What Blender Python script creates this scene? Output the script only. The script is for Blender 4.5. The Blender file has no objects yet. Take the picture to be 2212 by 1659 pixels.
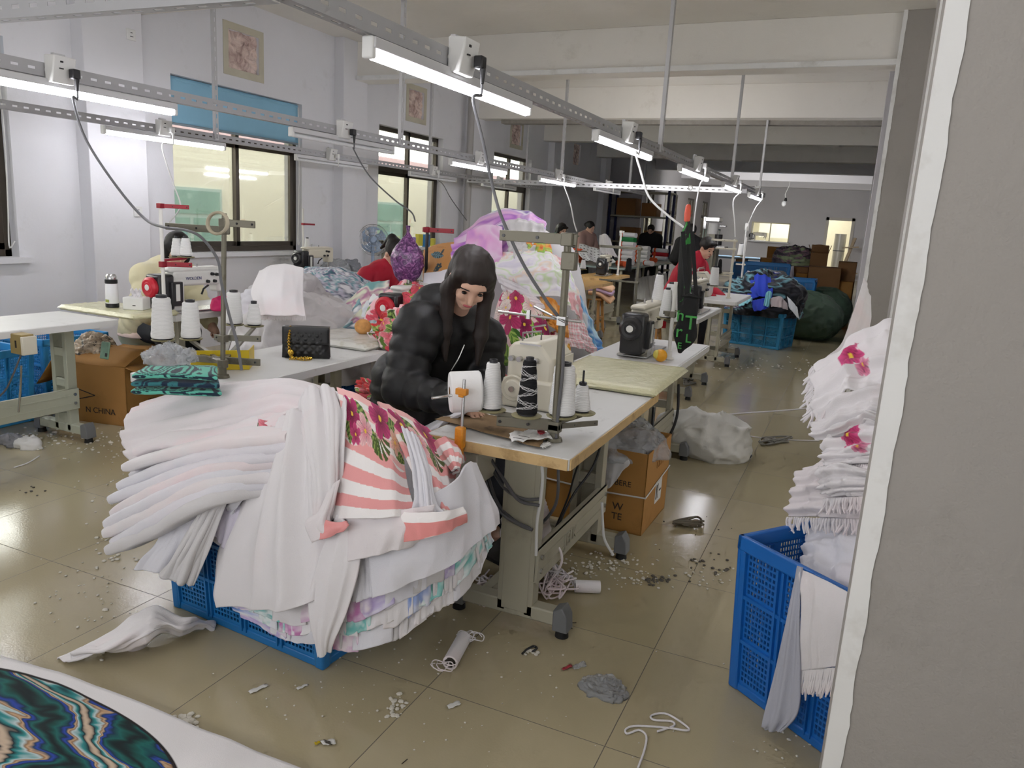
import bpy, bmesh, math, random
import numpy as np
from mathutils import Vector, Matrix
random.seed(7); RNG=np.random.default_rng(7)
PI=math.pi
scene=bpy.context.scene; COL=scene.collection
# ---------------------------------------------------------------- camera model (photo is 2212 x 1659)
W_,H_,F_=2212,1659,1661.0
HC=1.5
def _cam():
    yaw,pitch,roll=[math.radians(a) for a in (23.5,12.15,-3.33)]
    cy,sy,cp,sp=math.cos(yaw),math.sin(yaw),math.cos(pitch),math.sin(pitch)
    f=Vector((-sy*cp,cy*cp,-sp)); r=Vector((cy,sy,0)); d=f.cross(r)
    return r*math.cos(roll)+d*math.sin(roll), -r*math.sin(roll)+d*math.cos(roll), f
CR,CD,CF=_cam()
def ray(x,y):
    return CF+CR*((x-W_/2)/F_)+CD*((y-H_/2)/F_)
def UY(x,y,Y):          # scene point seen at a photo position, at depth Y in the room
    q=ray(x,y); t=Y/q.y; return Vector((q.x*t,Y,HC+q.z*t))
def UZ(x,y,z=0.0):      # ... at height z
    q=ray(x,y); t=(z-HC)/q.z; return Vector((q.x*t,q.y*t,z))
def UX(x,y,X):          # ... on the plane x = X
    q=ray(x,y); t=X/q.x; return Vector((X,q.y*t,HC+q.z*t))
cam=bpy.data.cameras.new('camera'); co=bpy.data.objects.new('camera',cam); COL.objects.link(co)
cam.sensor_width=36; cam.lens=36*F_/W_; cam.clip_start=.02; cam.clip_end=200
M=Matrix((CR,-CD,-CF)).transposed().to_4x4(); M.translation=(0,0,HC); co.matrix_world=M
scene.camera=co
# ---------------------------------------------------------------- materials
def lin(c):
    if isinstance(c,str):
        c=c.lstrip('#'); c=[int(c[i:i+2],16)/255 for i in (0,2,4)]
    else: c=[v/255 for v in c]
    return tuple(v/12.92 if v<=.04045 else ((v+.055)/1.055)**2.4 for v in c)
_mats={}
class N:
    """tiny node-tree helper"""
    def __init__(s,name):
        s.m=bpy.data.materials.new(name); s.m.use_nodes=True; s.t=s.m.node_tree; s.t.nodes.clear()
        s.out=s.n('ShaderNodeOutputMaterial'); s.b=s.n('ShaderNodeBsdfPrincipled'); s.l(s.b.outputs[0],s.out.inputs[0])
    def n(s,k,**p):
        x=s.t.nodes.new(k)
        for a,b in p.items(): setattr(x,a,b)
        return x
    def l(s,a,b): s.t.links.new(a,b)
    def val(s,x,v):
        if isinstance(v,(int,float)): x.default_value=v
        elif isinstance(v,tuple): x.default_value=(*v,1) if len(v)==3 and len(x.default_value)==4 else v
        else: s.l(v,x)
    def math(s,op,a,b=0.0,c=0.0):
        x=s.n('ShaderNodeMath',operation=op)
        for i,v in enumerate((a,b,c)): s.val(x.inputs[i],v)
        return x.outputs[0]
    def mix(s,f,a,b,mode='MIX'):
        x=s.n('ShaderNodeMix',data_type='RGBA',blend_type=mode); s.val(x.inputs[0],f); s.val(x.inputs[6],a); s.val(x.inputs[7],b); return x.outputs[2]
    def coord(s,k='Object'): return s.n('ShaderNodeTexCoord').outputs[k]
    def noise(s,scale,detail=3,vec=None,rough=.5,dist=0,out=0):
        x=s.n('ShaderNodeTexNoise'); x.inputs['Scale'].default_value=scale; x.inputs['Detail'].default_value=detail
        x.inputs['Roughness'].default_value=rough; x.inputs['Distortion'].default_value=dist
        s.l(vec if vec is not None else s.coord(),x.inputs['Vector']); return x.outputs[out]
    def ramp(s,f,stops,interp='LINEAR'):
        x=s.n('ShaderNodeValToRGB'); e=x.color_ramp; e.interpolation=interp
        while len(e.elements)<len(stops): e.elements.new(.5)
        for i,(p,c) in enumerate(stops): e.elements[i].position=p; e.elements[i].color=(*c,1)
        s.l(f,x.inputs[0]); return x.outputs[0]
    def mapr(s,f,a,b,c,d):
        x=s.n('ShaderNodeMapRange'); s.val(x.inputs[0],f)
        for i,v in enumerate((a,b,c,d)): x.inputs[i+1].default_value=v
        return x.outputs[0]
    def bump(s,h,strength=.3,dist=.01,normal=None):
        x=s.n('ShaderNodeBump'); x.inputs['Strength'].default_value=strength; x.inputs['Distance'].default_value=dist
        s.l(h,x.inputs['Height'])
        if normal is not None: s.l(normal,x.inputs['Normal'])
        s.l(x.outputs[0],s.b.inputs['Normal']); return x.outputs[0]
    def set(s,**p):
        for k,v in p.items():
            i=s.b.inputs[{'color':'Base Color','rough':'Roughness','metal':'Metallic','spec':'Specular IOR Level','trans':'Transmission Weight','alpha':'Alpha','sheen':'Sheen Weight','emit':'Emission Color','estr':'Emission Strength','ior':'IOR','coat':'Coat Weight','sss':'Subsurface Weight'}[k]]
            s.val(i,v)
        return s
def mat(name,color,rough=.6,metal=0.,var=.06,vscale=8.,bump=0.,bscale=150.,spec=.4,sheen=0.,trans=0.,alpha=1.,dirt=None,dscale=3.,dlo=.55,dhi=.7):
    """plain painted / plastic / fabric surface with slight colour variation, optional grain and dirt"""
    if name in _mats: return _mats[name]
    s=N(name); c=lin(color); a=tuple(min(1,v*(1+var)) for v in c); b=tuple(v*(1-var) for v in c)
    col=s.mix(s.noise(vscale,4),b,a)
    if dirt: col=s.mix(s.mapr(s.noise(dscale,6,rough=.65),dlo,dhi,0,1),col,lin(dirt))
    s.set(color=col,rough=float(rough),metal=float(metal),spec=float(spec),sheen=float(sheen),trans=float(trans),alpha=float(alpha))
    if bump: s.bump(s.noise(bscale,2),bump,.004)
    _mats[name]=s.m; return s.m
def mat_emit(name,color,strength):
    s=N(name); s.set(color=lin(color),emit=lin(color),estr=float(strength)); _mats[name]=s.m; return s.m
def mat_paint(name,rough=.85,fold=True,bump=.25):
    """cloth whose print is stored with the mesh (colour attribute)"""
    if name in _mats: return _mats[name]
    s=N(name); a=s.n('ShaderNodeAttribute',attribute_name='print')
    s.set(color=a.outputs['Color'],rough=rough,spec=.2,sheen=.15)
    s.bump(s.noise(260,2),bump,.003); _mats[name]=s.m; return s.m
# ---------------------------------------------------------------- mesh builder
def V3(p): return Vector(p)
class MB:
    def __init__(s): s.v=[]; s.f=[]
    def add(s,vs,fs):
        o=len(s.v); s.v+= [tuple(p) for p in vs]; s.f+=[tuple(i+o for i in f) for f in fs]; return s
    def box(s,c,size,rot=None,taper=1.0):
        """centre, full size, optional Matrix/euler, taper scales the top"""
        x,y,z=[a/2 for a in size]
        vs=[(-x,-y,-z),(x,-y,-z),(x,y,-z),(-x,y,-z),(-x*taper,-y*taper,z),(x*taper,-y*taper,z),(x*taper,y*taper,z),(-x*taper,y*taper,z)]
        R=Matrix.Rotation(rot,3,'Z') if isinstance(rot,(int,float)) else rot
        c=Vector(c); vs=[(R@Vector(v) if R is not None else Vector(v))+c for v in vs]
        return s.add(vs,[(0,3,2,1),(4,5,6,7),(0,1,5,4),(1,2,6,5),(2,3,7,6),(3,0,4,7)])
    def bb(s,a,b):
        return s.box([(a[i]+b[i])/2 for i in range(3)],[abs(b[i]-a[i]) for i in range(3)])
    def bar(s,p,q,w,h,up=(0,0,1)):
        """rectangular bar from p to q"""
        p,q=V3(p),V3(q); d=(q-p); L=d.length; d.normalize(); up=V3(up)
        if abs(d.dot(up))>.98: up=Vector((0,1,0))
        x=d.cross(up).normalized(); z=x.cross(d)
        vs=[]
        for t in (p,q):
            for i,j in ((-1,-1),(1,-1),(1,1),(-1,1)): vs.append(t+x*(i*w/2)+z*(j*h/2))
        return s.add(vs,[(3,2,1,0),(4,5,6,7),(0,1,5,4),(1,2,6,5),(2,3,7,6),(3,0,4,7)])
    def tube(s,pts,r,n=8,cap=True,r2=None):
        pts=[V3(p) for p in pts]; m=len(pts)
        rs=r if isinstance(r,(list,tuple)) else [r+(0 if r2 is None else (r2-r)*i/(m-1)) for i in range(m)]
        t0=(pts[1]-pts[0]).normalized(); up=Vector((0,0,1)) if abs(t0.z)<.9 else Vector((1,0,0))
        x=t0.cross(up).normalized(); vs=[]; fs=[]
        for i,p in enumerate(pts):
            t=(pts[min(i+1,m-1)]-pts[max(i-1,0)])
            if t.length<1e-9: t=t0
            t.normalize(); x=(x-t*x.dot(t)); 
            if x.length<1e-6: x=t.orthogonal()
            x.normalize(); y=t.cross(x)
            for k in range(n):
                a=2*PI*k/n; vs.append(p+x*(rs[i]*math.cos(a))+y*(rs[i]*math.sin(a)))
        for i in range(m-1):
            for k in range(n):
                a=i*n+k; b=i*n+(k+1)%n; fs.append((a,b,b+n,a+n))
        if cap: fs+= [tuple(range(n-1,-1,-1)), tuple((m-1)*n+k for k in range(n))]
        return s.add(vs,fs)
    def cyl(s,p,q,r,r2=None,n=20): return s.tube([p,q],[r,r if r2 is None else r2],n)
    def lathe(s,c,prof,n=24,axis=None,cap=True):
        """profile [(r,z)] turned about z (or axis) through c"""
        c=V3(c); R=Matrix.Identity(3) if axis is None else V3((0,0,1)).rotation_difference(V3(axis)).to_matrix()
        vs=[];fs=[];m=len(prof)
        for r,z in prof:
            for k in range(n):
                a=2*PI*k/n; vs.append(c+R@Vector((r*math.cos(a),r*math.sin(a),z)))
        for i in range(m-1):
            for k in range(n):
                a=i*n+k;b=i*n+(k+1)%n; fs.append((a,b,b+n,a+n))
        if cap: fs+=[tuple(range(n-1,-1,-1)),tuple((m-1)*n+k for k in range(n))]
        return s.add(vs,fs)
    def prism(s,poly,p,axis,depth):
        """poly: 3D points (planar), extruded by vector"""
        a=[V3(q) for q in poly]; d=V3(axis)*depth; n=len(a)
        return s.add(a+[q+d for q in a],[tuple(range(n-1,-1,-1)),tuple(range(n,2*n))]+[(i,(i+1)%n,(i+1)%n+n,i+n) for i in range(n)])
    def ell(s,c,r,n=14,R=None):
        c=V3(c); vs=[];fs=[];m=n//2+1
        for i in range(m+1):
            th=PI*i/m
            for k in range(n):
                a=2*PI*k/n; v=Vector((r[0]*math.sin(th)*math.cos(a),r[1]*math.sin(th)*math.sin(a),-r[2]*math.cos(th)))
                vs.append(c+(R@v if R is not None else v))
        for i in range(m):
            for k in range(n):
                a=i*n+k;b=i*n+(k+1)%n; fs.append((a,b,b+n,a+n))
        return s.add(vs,fs)
    def grid(s,A):
        """A: array (n,m,3)"""
        n,m=A.shape[:2]; return s.add(A.reshape(-1,3).tolist(),[(i*m+j,i*m+j+1,(i+1)*m+j+1,(i+1)*m+j) for i in range(n-1) for j in range(m-1)])
    def torus(s,c,R,r,axis=(0,0,1),n=28,k=8):
        q=V3((0,0,1)).rotation_difference(V3(axis)).to_matrix(); c=V3(c)
        pts=[c+q@Vector((R*math.cos(2*PI*i/n),R*math.sin(2*PI*i/n),0)) for i in range(n)]
        vs=[];fs=[]
        for i in range(n):
            a=2*PI*i/n; d=q@Vector((math.cos(a),math.sin(a),0)); z=q@Vector((0,0,1))
            for j in range(k):
                b=2*PI*j/k; vs.append(c+d*(R+r*math.cos(b))+z*(r*math.sin(b)))
        for i in range(n):
            for j in range(k):
                fs.append((i*k+j,((i+1)%n)*k+j,((i+1)%n)*k+(j+1)%k,i*k+(j+1)%k))
        return s.add(vs,fs)
def root_loc(o):
    p=Vector((0,0,0))
    while o is not None: p=p+o.location; o=o.parent
    return p
def link_mesh(name,me,m,parent=None):
    o=bpy.data.objects.new(name,me); COL.objects.link(o)
    if m is not None: me.materials.append(m)
    if parent is not None: o.parent=parent
    return o
def obj(name,mb,m,parent=None,world=False,smooth=35,bevel=0.,solid=0.,sub=0,at=None):
    """one mesh object; world=True: vertices are in room coordinates and are brought into the parent's frame; at: own origin"""
    me=bpy.data.meshes.new(name)
    off=Vector((0,0,0))
    if world and parent is not None: off=root_loc(parent)
    loc=V3(at) if at is not None else None
    vs=mb.v
    if loc is not None: off=loc
    if off.length>0: vs=[(v[0]-off.x,v[1]-off.y,v[2]-off.z) for v in vs]
    me.from_pydata(vs,[],mb.f); me.update()
    bm=bmesh.new(); bm.from_mesh(me); bmesh.ops.recalc_face_normals(bm,faces=bm.faces); bm.to_mesh(me); bm.free()
    if smooth:
        me.shade_smooth(); me.set_sharp_from_angle(angle=math.radians(smooth))
    o=link_mesh(name,me,m,parent)
    if loc is not None: o.location=loc-(root_loc(parent) if parent is not None else Vector((0,0,0)))
    if solid: d=o.modifiers.new('solid','SOLIDIFY'); d.thickness=solid; d.offset=0
    if bevel: d=o.modifiers.new('bevel','BEVEL'); d.width=bevel; d.segments=2; d.limit_method='ANGLE'; d.angle_limit=math.radians(40); d.harden_normals=False
    if sub: d=o.modifiers.new('sub','SUBSURF'); d.levels=sub; d.render_levels=sub
    return o
def tag(o,label=None,cat=None,group=None,kind=None):
    if label: o['label']=label
    if cat: o['category']=cat
    if group: o['group']=group
    if kind: o['kind']=kind
    return o
def thing(name,label,cat,loc=(0,0,0),rz=0.,group=None):
    o=bpy.data.objects.new(name,None); COL.objects.link(o); o.location=loc; o.rotation_euler=(0,0,rz); o.empty_display_size=.1
    return tag(o,label,cat,group)
def struct(name,mb,m,parent=None,**k):
    o=obj(name,mb,m,parent,**k)
    if parent is None: o['kind']='structure'
    return o
KIDS={}
def kids(o): return [c for c in list(bpy.data.objects) if c.parent is o]
def reg(o):
    """remember the tree of a template so that copying is quick"""
    KIDS[o.name]=[(c,kids(c)) for c in kids(o)]; return o
def dup(o,loc,rz=0.,label=None,group=None,cat=None,mats=None):
    """copy a thing with its parts and sub-parts; mats: {part name stem: material}"""
    if o.name not in KIDS: reg(o)
    def cp(c,par):
        d=c.copy(); COL.objects.link(d); d.parent=par
        st=c.name.split('.')[0]
        if mats and st in mats and d.type=='MESH':
            d.data=d.data.copy(); d.data.materials.clear(); d.data.materials.append(mats[st])
        return d
    r=cp(o,None); r.location=loc; r.rotation_euler=(0,0,rz)
    if label: r['label']=label
    if group: r['group']=group
    if cat: r['category']=cat
    for c,gs in KIDS[o.name]:
        d=cp(c,r)
        for g in gs: cp(g,d)
    return r
# ---------------------------------------------------------------- noise, splines, cloth sheets
def vnoise(P,seed=0):
    """value noise, P (...,3) -> [-1,1]"""
    P=np.asarray(P,float); i=np.floor(P).astype(np.int64); f=P-i; f=f*f*(3-2*f)
    def h(a,b,c):
        n=(a*374761393+b*668265263+c*2147483647+seed*974634777)&0xffffffff
        n=((n^(n>>13))*1274126177)&0xffffffff; n=n^(n>>16); return (n&0xffff)/32767.5-1
    r=0
    for dx in (0,1):
        for dy in (0,1):
            for dz in (0,1):
                w=(f[...,0] if dx else 1-f[...,0])*(f[...,1] if dy else 1-f[...,1])*(f[...,2] if dz else 1-f[...,2])
                r=r+w*h(i[...,0]+dx,i[...,1]+dy,i[...,2]+dz)
    return r
def fbm(P,seed=0,oct=3):
    P=np.asarray(P,float); r=0; a=1; 
    for k in range(oct): r=r+a*vnoise(P*(2**k),seed+k*17); a*=.5
    return r/1.75
def n2(u,v,seed=0,oct=2): return fbm(np.stack([u,v,np.zeros_like(u)+seed*3.7],-1),seed,oct)
def cr(P,t):
    """Catmull-Rom through P (n,...) at params t in [0,n-1]"""
    P=np.asarray(P,float); n=len(P)
    if n==2:
        w=np.asarray(t)[:,None] if P.ndim==2 else np.asarray(t)[:,None,None]; return P[0]*(1-w)+P[1]*w
    E=np.concatenate([[2*P[0]-P[1]],P,[2*P[-1]-P[-2]]]); t=np.asarray(t); i=np.clip(np.floor(t).astype(int),0,n-2); f=t-i
    f=f.reshape((-1,)+(1,)*(P.ndim-1)); a,b,c,d=E[i],E[i+1],E[i+2],E[i+3]
    return .5*((2*b)+(-a+c)*f+(2*a-5*b+4*c-d)*f*f+(-a+3*b-3*c+d)*f**3)
def spl(pts,n=24): return [tuple(p) for p in cr(np.array([tuple(p) for p in pts],float),np.linspace(0,len(pts)-1,n))]
def patch(rows,nv,nu):
    """rows: list of rows of points (same count) -> (nv,nu,3)"""
    A=np.array([[tuple(p) for p in r] for r in rows],float)
    A=cr(A,np.linspace(0,A.shape[0]-1,nv)); A=np.swapaxes(A,0,1); A=cr(A,np.linspace(0,A.shape[0]-1,nu)); return np.swapaxes(A,0,1)
def normals(A):
    du=np.gradient(A,axis=1); dv=np.gradient(A,axis=0); n=np.cross(du,dv); l=np.linalg.norm(n,axis=-1,keepdims=True); return n/np.maximum(l,1e-9)
def fold(u,v,freq,seed,warp=.35,sharp=1.):
    """smooth folds running along v, across u"""
    w=n2(u*2.3,v*1.6,seed)*warp+n2(u*5,v*2.2,seed+5)*warp*.3
    # rounded ridges and creased valleys
    cr_=lambda p:2*np.sqrt(np.sin(PI*p)**2+.006)-1
    a=cr_(freq*u+w*freq*.35+seed*.37); b=cr_(freq*1.73*u-w*freq*.5+seed*.61+.25*v); g=.55+.45*n2(u*3,v*2,seed+21)
    return (.62*a+.38*b)*(.6+.6*g)
def set_print(me,cols):
    at=me.color_attributes.new('print','FLOAT_COLOR','POINT')
    c=np.ones((len(me.vertices),4),np.float32); c[:,:3]=cols; at.data.foreach_set('color',c.ravel())
def sheet(name,rows,m,parent=None,label=None,cat=None,group=None,nv=60,nu=60,freq=4.,amp=.012,grow=(.4,1.),wr=.004,wscale=9.,seed=1,solid=.006,paint=None,edge=0.,cross=0.,kind=None,flip=1.):
    """draped cloth: control rows in room coordinates, folds grow from grow[0] at the top to grow[1] at the hem"""
    A=patch(rows,nv,nu); Nn=normals(A)
    v,u=np.meshgrid(np.linspace(0,1,nv),np.linspace(0,1,nu),indexing='ij')
    d=amp*(grow[0]+(grow[1]-grow[0])*v)*fold(u,v,freq,seed)
    if cross: d=d+cross*fold(v,u,3.1,seed+9)
    d=d+wr*fbm(A*wscale,seed,3)
    A=A+Nn*d[...,None]*flip
    if edge:
        A[-1,:,2]+=edge*np.sin(np.linspace(0,1,nu)*23+seed)
    me=bpy.data.meshes.new(name); n,mm=A.shape[:2]
    if parent is not None: off=np.array(root_loc(parent))
    else: off=A.reshape(-1,3).mean(0); off[2]=A[...,2].min()
    me.from_pydata((A-off).reshape(-1,3).tolist(),[],[(i*mm+j,(i+1)*mm+j,(i+1)*mm+j+1,i*mm+j+1) for i in range(n-1) for j in range(mm-1)])
    me.update(); me.shade_smooth()
    if paint is not None: set_print(me,paint(u.ravel(),v.ravel()))
    o=link_mesh(name,me,m,parent)
    if parent is None: o.location=tuple(off)
    if solid: s=o.modifiers.new('solid','SOLIDIFY'); s.thickness=solid; s.offset=0
    tag(o,label,cat,group,kind); return o
def roll_slab(name,spine,width_dir,width,thick,m,parent=None,label=None,cat=None,group=None,seed=1,ns=40,nc=20,paint=None,pinch=None,amp=.006,sq=3.2,front=False):
    """a folded towel: flattened loop lofted along a spine; width_dir = direction of its flat width"""
    if front: spine=[V3(p)+V3(width_dir).normalized()*(width*.46) for p in spine]
    S=np.array(spl(spine,ns)); T=np.gradient(S,axis=0); T/=np.linalg.norm(T,axis=1,keepdims=True)
    wd=np.array(V3(width_dir).normalized()); a=np.linspace(0,2*PI,nc,endpoint=False); A=np.zeros((ns,nc,3))
    ca,sa=np.cos(a),np.sin(a); ex=np.sign(ca)*np.abs(ca)**(2/sq); ey=np.sign(sa)*np.abs(sa)**(2/sq)
    for i in range(ns):
        w=wd-T[i]*wd.dot(T[i]); w/=np.linalg.norm(w); h=np.cross(T[i],w)
        k=1. if pinch is None else np.interp(i/(ns-1),[0,.5,1],pinch)
        kk_=.12 if front else .35; e=1.-kk_*max(0,(i/(ns-1)-.95)/.05)**2-kk_*max(0,(.05-i/(ns-1))/.05)**2
        A[i]=S[i]+np.outer(ex*width/2*(e if e>.9 else .97),w)+np.outer(ey*thick/2*k*e,h)
    dn=fbm(A*14,seed,3)*amp; c=A.mean(1,keepdims=True); dirn=A-c; dirn/=np.maximum(np.linalg.norm(dirn,axis=-1,keepdims=True),1e-6); A=A+dirn*dn[...,None]
    mb=MB(); fs=[(i*nc+j,i*nc+(j+1)%nc,(i+1)*nc+(j+1)%nc,(i+1)*nc+j) for i in range(ns-1) for j in range(nc)]+[tuple(range(nc-1,-1,-1)),tuple((ns-1)*nc+j for j in range(nc))]
    off=np.array(root_loc(parent)) if parent is not None else A.reshape(-1,3).mean(0)
    me=bpy.data.meshes.new(name); me.from_pydata((A-off).reshape(-1,3).tolist(),[],fs); me.update(); me.shade_smooth(); me.set_sharp_from_angle(angle=math.radians(60))
    if paint is not None:
        v,u=np.meshgrid(np.linspace(0,1,ns),np.linspace(0,1,nc),indexing='ij'); set_print(me,paint(u.ravel(),v.ravel()))
    o=link_mesh(name,me,m,parent)
    if parent is None: o.location=tuple(off)
    tag(o,label,cat,group); return o
def mound(name,c,rx,ry,h,m,parent=None,label=None,cat=None,group=None,seed=1,n=90,amp=.05,rot=0.,paint=None,power=2.2,foldf=7,kind=None,over=0.,flat=0.):
    """heaped or crumpled cloth / bag lying on something: closed dome with folds; c = centre of its base"""
    a=np.linspace(0,2*PI,n,endpoint=False); t=np.linspace(0,1,n//2); T,A_=np.meshgrid(t,a,indexing='ij')
    r=np.sin(T*PI/2)**.8*(1+over*np.sin(T*PI)); z=np.clip(np.cos(T*PI/2),0,1)**(2/power)
    X=np.stack([r*np.cos(A_),r*np.sin(A_),z],-1)
    base=np.stack([X[...,0]*rx,X[...,1]*ry,X[...,2]*h],-1)
    s=fbm(base*(2.2/max(rx,ry))*1.3,seed,3); rid=1-np.abs(fbm(base*(foldf/max(rx,ry))*.35+s[...,None]*.7,seed+3,3))*2
    k=np.minimum(1,(1-T)*6)
    d=(s*.8+rid*.55)*amp
    nn=base/np.array([rx*rx,ry*ry,h*h]); nn/=np.maximum(np.linalg.norm(nn,axis=-1,keepdims=True),1e-9)
    P=base+nn*d[...,None]; P[...,2]=np.where(T>.985,0,np.maximum(P[...,2],.002))
    cs,sn=math.cos(rot),math.sin(rot); P=np.stack([P[...,0]*cs-P[...,1]*sn,P[...,0]*sn+P[...,1]*cs,P[...,2]],-1)
    nt,na=P.shape[:2]
    vs=P.reshape(-1,3); fs=[(i*na+j,i*na+(j+1)%na,(i+1)*na+(j+1)%na,(i+1)*na+j) for i in range(nt-1) for j in range(na)]
    fs.append(tuple((nt-1)*na+j for j in range(na-1,-1,-1)))
    me=bpy.data.meshes.new(name); o_=np.array(V3(c)); par=np.array(root_loc(parent)) if parent is not None else None
    me.from_pydata((vs+(o_-par if par is not None else 0)).tolist(),[],fs)
    bm=bmesh.new(); bm.from_mesh(me); bmesh.ops.remove_doubles(bm,verts=[x for x in bm.verts if x.index<na],dist=1.) if False else None
    bmesh.ops.recalc_face_normals(bm,faces=bm.faces); bm.to_mesh(me); bm.free(); me.shade_smooth()
    if paint is not None: set_print(me,paint((A_/(2*PI)).ravel(),T.ravel()))
    o=link_mesh(name,me,m,parent)
    if parent is None: o.location=tuple(o_)
    tag(o,label,cat,group,kind); return o
# ---------------------------------------------------------------- smooth implicit figures (people, bags)
def smin(a,b,k):
    h=np.clip(.5+.5*(b-a)/k,0,1); return b+(a-b)*h-k*h*(1-h)
class SDF:
    def __init__(s): s.p=[]
    def cap(s,p,q,r1,r2=None,k=.03,rib=None):
        s.p.append(('c',np.array(V3(p)),np.array(V3(q)),r1,r1 if r2 is None else r2,k,rib)); return s
    def ell(s,c,r,R=None,k=.02,sub=False):
        s.p.append(('e',np.array(V3(c)),np.array(r,float),None if R is None else np.array(R.to_3x3()),k,sub)); return s
    def eval(s,P):
        D=None
        for q in s.p:
            if q[0]=='c':
                _,a,b,r1,r2,k,rib=q; ab=b-a; L=ab.dot(ab); t=np.clip(((P-a)@ab)/max(L,1e-9),0,1)
                r=r1+(r2-r1)*t
                if rib is not None: r=r+rib[1]*np.abs(np.sin(PI*rib[0]*t))**.7-rib[1]*.5
                d=np.linalg.norm(P-a-t[...,None]*ab,axis=-1)-r; sub=False
            else:
                _,c,r,R,k,sub=q; x=P-c
                if R is not None: x=x@R
                k0=np.linalg.norm(x/r,axis=-1); k1=np.linalg.norm(x/(r*r),axis=-1); d=k0*(k0-1)/np.maximum(k1,1e-9)
            if D is None: D=d
            elif sub: D=-smin(-D,d,k)
            else: D=smin(D,d,k)
        return D
    def bounds(s):
        lo=np.full(3,1e9); hi=-lo
        for q in s.p:
            if q[0]=='c': pts=[(q[1],q[3]),(q[2],q[4])]
            else: pts=[(q[1],q[2].max())]
            for c,r in pts: lo=np.minimum(lo,c-r); hi=np.maximum(hi,c+r)
        return lo-.05,hi+.05
    def mesh(s,name,res,m,parent=None,disp=None,at=None,paint=None,local=False):
        lo,hi=s.bounds(); n=np.ceil((hi-lo)/res).astype(int)+1
        ax=[lo[i]+res*np.arange(n[i]) for i in range(3)]
        Vv=np.empty(tuple(n),np.float32)
        for i in range(n[0]):
            P=np.stack(np.meshgrid(ax[0][i:i+1],ax[1],ax[2],indexing='ij'),-1)
            d=s.eval(P)
            if disp is not None: d=d+disp(P)
            Vv[i]=d[0]
        vs,fs=surfnet(Vv); vs=lo+vs*res
        off=np.zeros(3) if local else np.array(root_loc(parent)) if parent is not None else (np.array(V3(at)) if at is not None else np.zeros(3))
        me=bpy.data.meshes.new(name); me.from_pydata((vs-off).tolist(),[],fs.tolist()); me.update(); me.shade_smooth()
        if paint is not None: set_print(me,paint(vs))
        o=link_mesh(name,me,m,parent)
        if parent is None: o.location=tuple(off)
        return o
def surfnet(V):
    n=np.array(V.shape); inside=V<0
    cnt=np.zeros(tuple(n-1)); acc=np.zeros(tuple(n-1)+(3,))
    def sl(o): return tuple(slice(o[i],n[i]-1+o[i]) for i in range(3))
    for a in range(3):
        b,c=[x for x in range(3) if x!=a]
        for ob in (0,1):
            for oc in (0,1):
                o0=[0,0,0]; o0[b]=ob; o0[c]=oc; o1=list(o0); o1[a]=1
                v0,v1=V[sl(o0)],V[sl(o1)]; x=(v0<0)!=(v1<0); t=np.where(x,v0/np.where(x,v0-v1,1),0)
                cnt+=x
                for i in range(3): acc[...,i]+=np.where(x,(t if i==a else o0[i]),0)
    act=cnt>0; idx=-np.ones(tuple(n-1),np.int64); idx[act]=np.arange(act.sum())
    cells=np.argwhere(act); vs=cells+acc[act]/cnt[act][:,None]; F=[]
    for a in range(3):
        b,c=[x for x in range(3) if x!=a]
        s0=[slice(None)]*3; s1=[slice(None)]*3; s0[a]=slice(0,n[a]-1); s1[a]=slice(1,n[a])
        for d in (b,c): s0[d]=slice(1,n[d]-1); s1[d]=slice(1,n[d]-1)
        A,B=inside[tuple(s0)],inside[tuple(s1)]; q=np.argwhere(A!=B); 
        if not len(q): continue
        flip=A[A!=B]; base=q.copy(); base[:,b]+=1; base[:,c]+=1
        def ix(ob,oc):
            z=base.copy(); z[:,b]-=ob; z[:,c]-=oc; return idx[z[:,0],z[:,1],z[:,2]]
        f=np.stack([ix(1,1),ix(0,1),ix(0,0),ix(1,0)],-1)
        if a==1: flip=~flip
        f[~flip]=f[~flip][:,::-1]; F.append(f)
    return vs,np.concatenate(F)
# ================================================================ materials of the room
def mat_wall(name,color,dirt,bump=.12):
    s=N(name); co=s.coord(); c=lin(color)
    col=s.mix(s.mapr(s.noise(1.1,5,co,.6),.35,.75,0,.55),c,tuple(v*.88 for v in c))
    col=s.mix(s.mapr(s.noise(2.7,7,co,.72),.6,.78,0,.5),col,lin(dirt))
    s.set(color=col,rough=.75,spec=.25); s.bump(s.noise(5.,6,co,.7),bump,.03); _mats[name]=s.m; return s.m
M_WALL=mat_wall('white wall paint','#e4e4e8','#c2c1bf')
M_CEIL=mat_wall('ceiling paint','#f0ece4','#cbc5b8',.2)
M_GREYP=mat_wall('grey pillar paint','#a29d97','#8b867f',.3)
M_PIL=mat_wall('white pillar plaster','#dddcd9','#c3bfb8',.2)
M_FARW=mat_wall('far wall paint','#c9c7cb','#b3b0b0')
M_BEAD=mat('white corner plaster','#eeeeec',.8,var=.05,bump=.5,bscale=30,dirt='#d5d3cd')
M_BRICK=mat('bare rubble plaster','#97928a',.95,var=.3,vscale=14,bump=1.,bscale=40)
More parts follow.
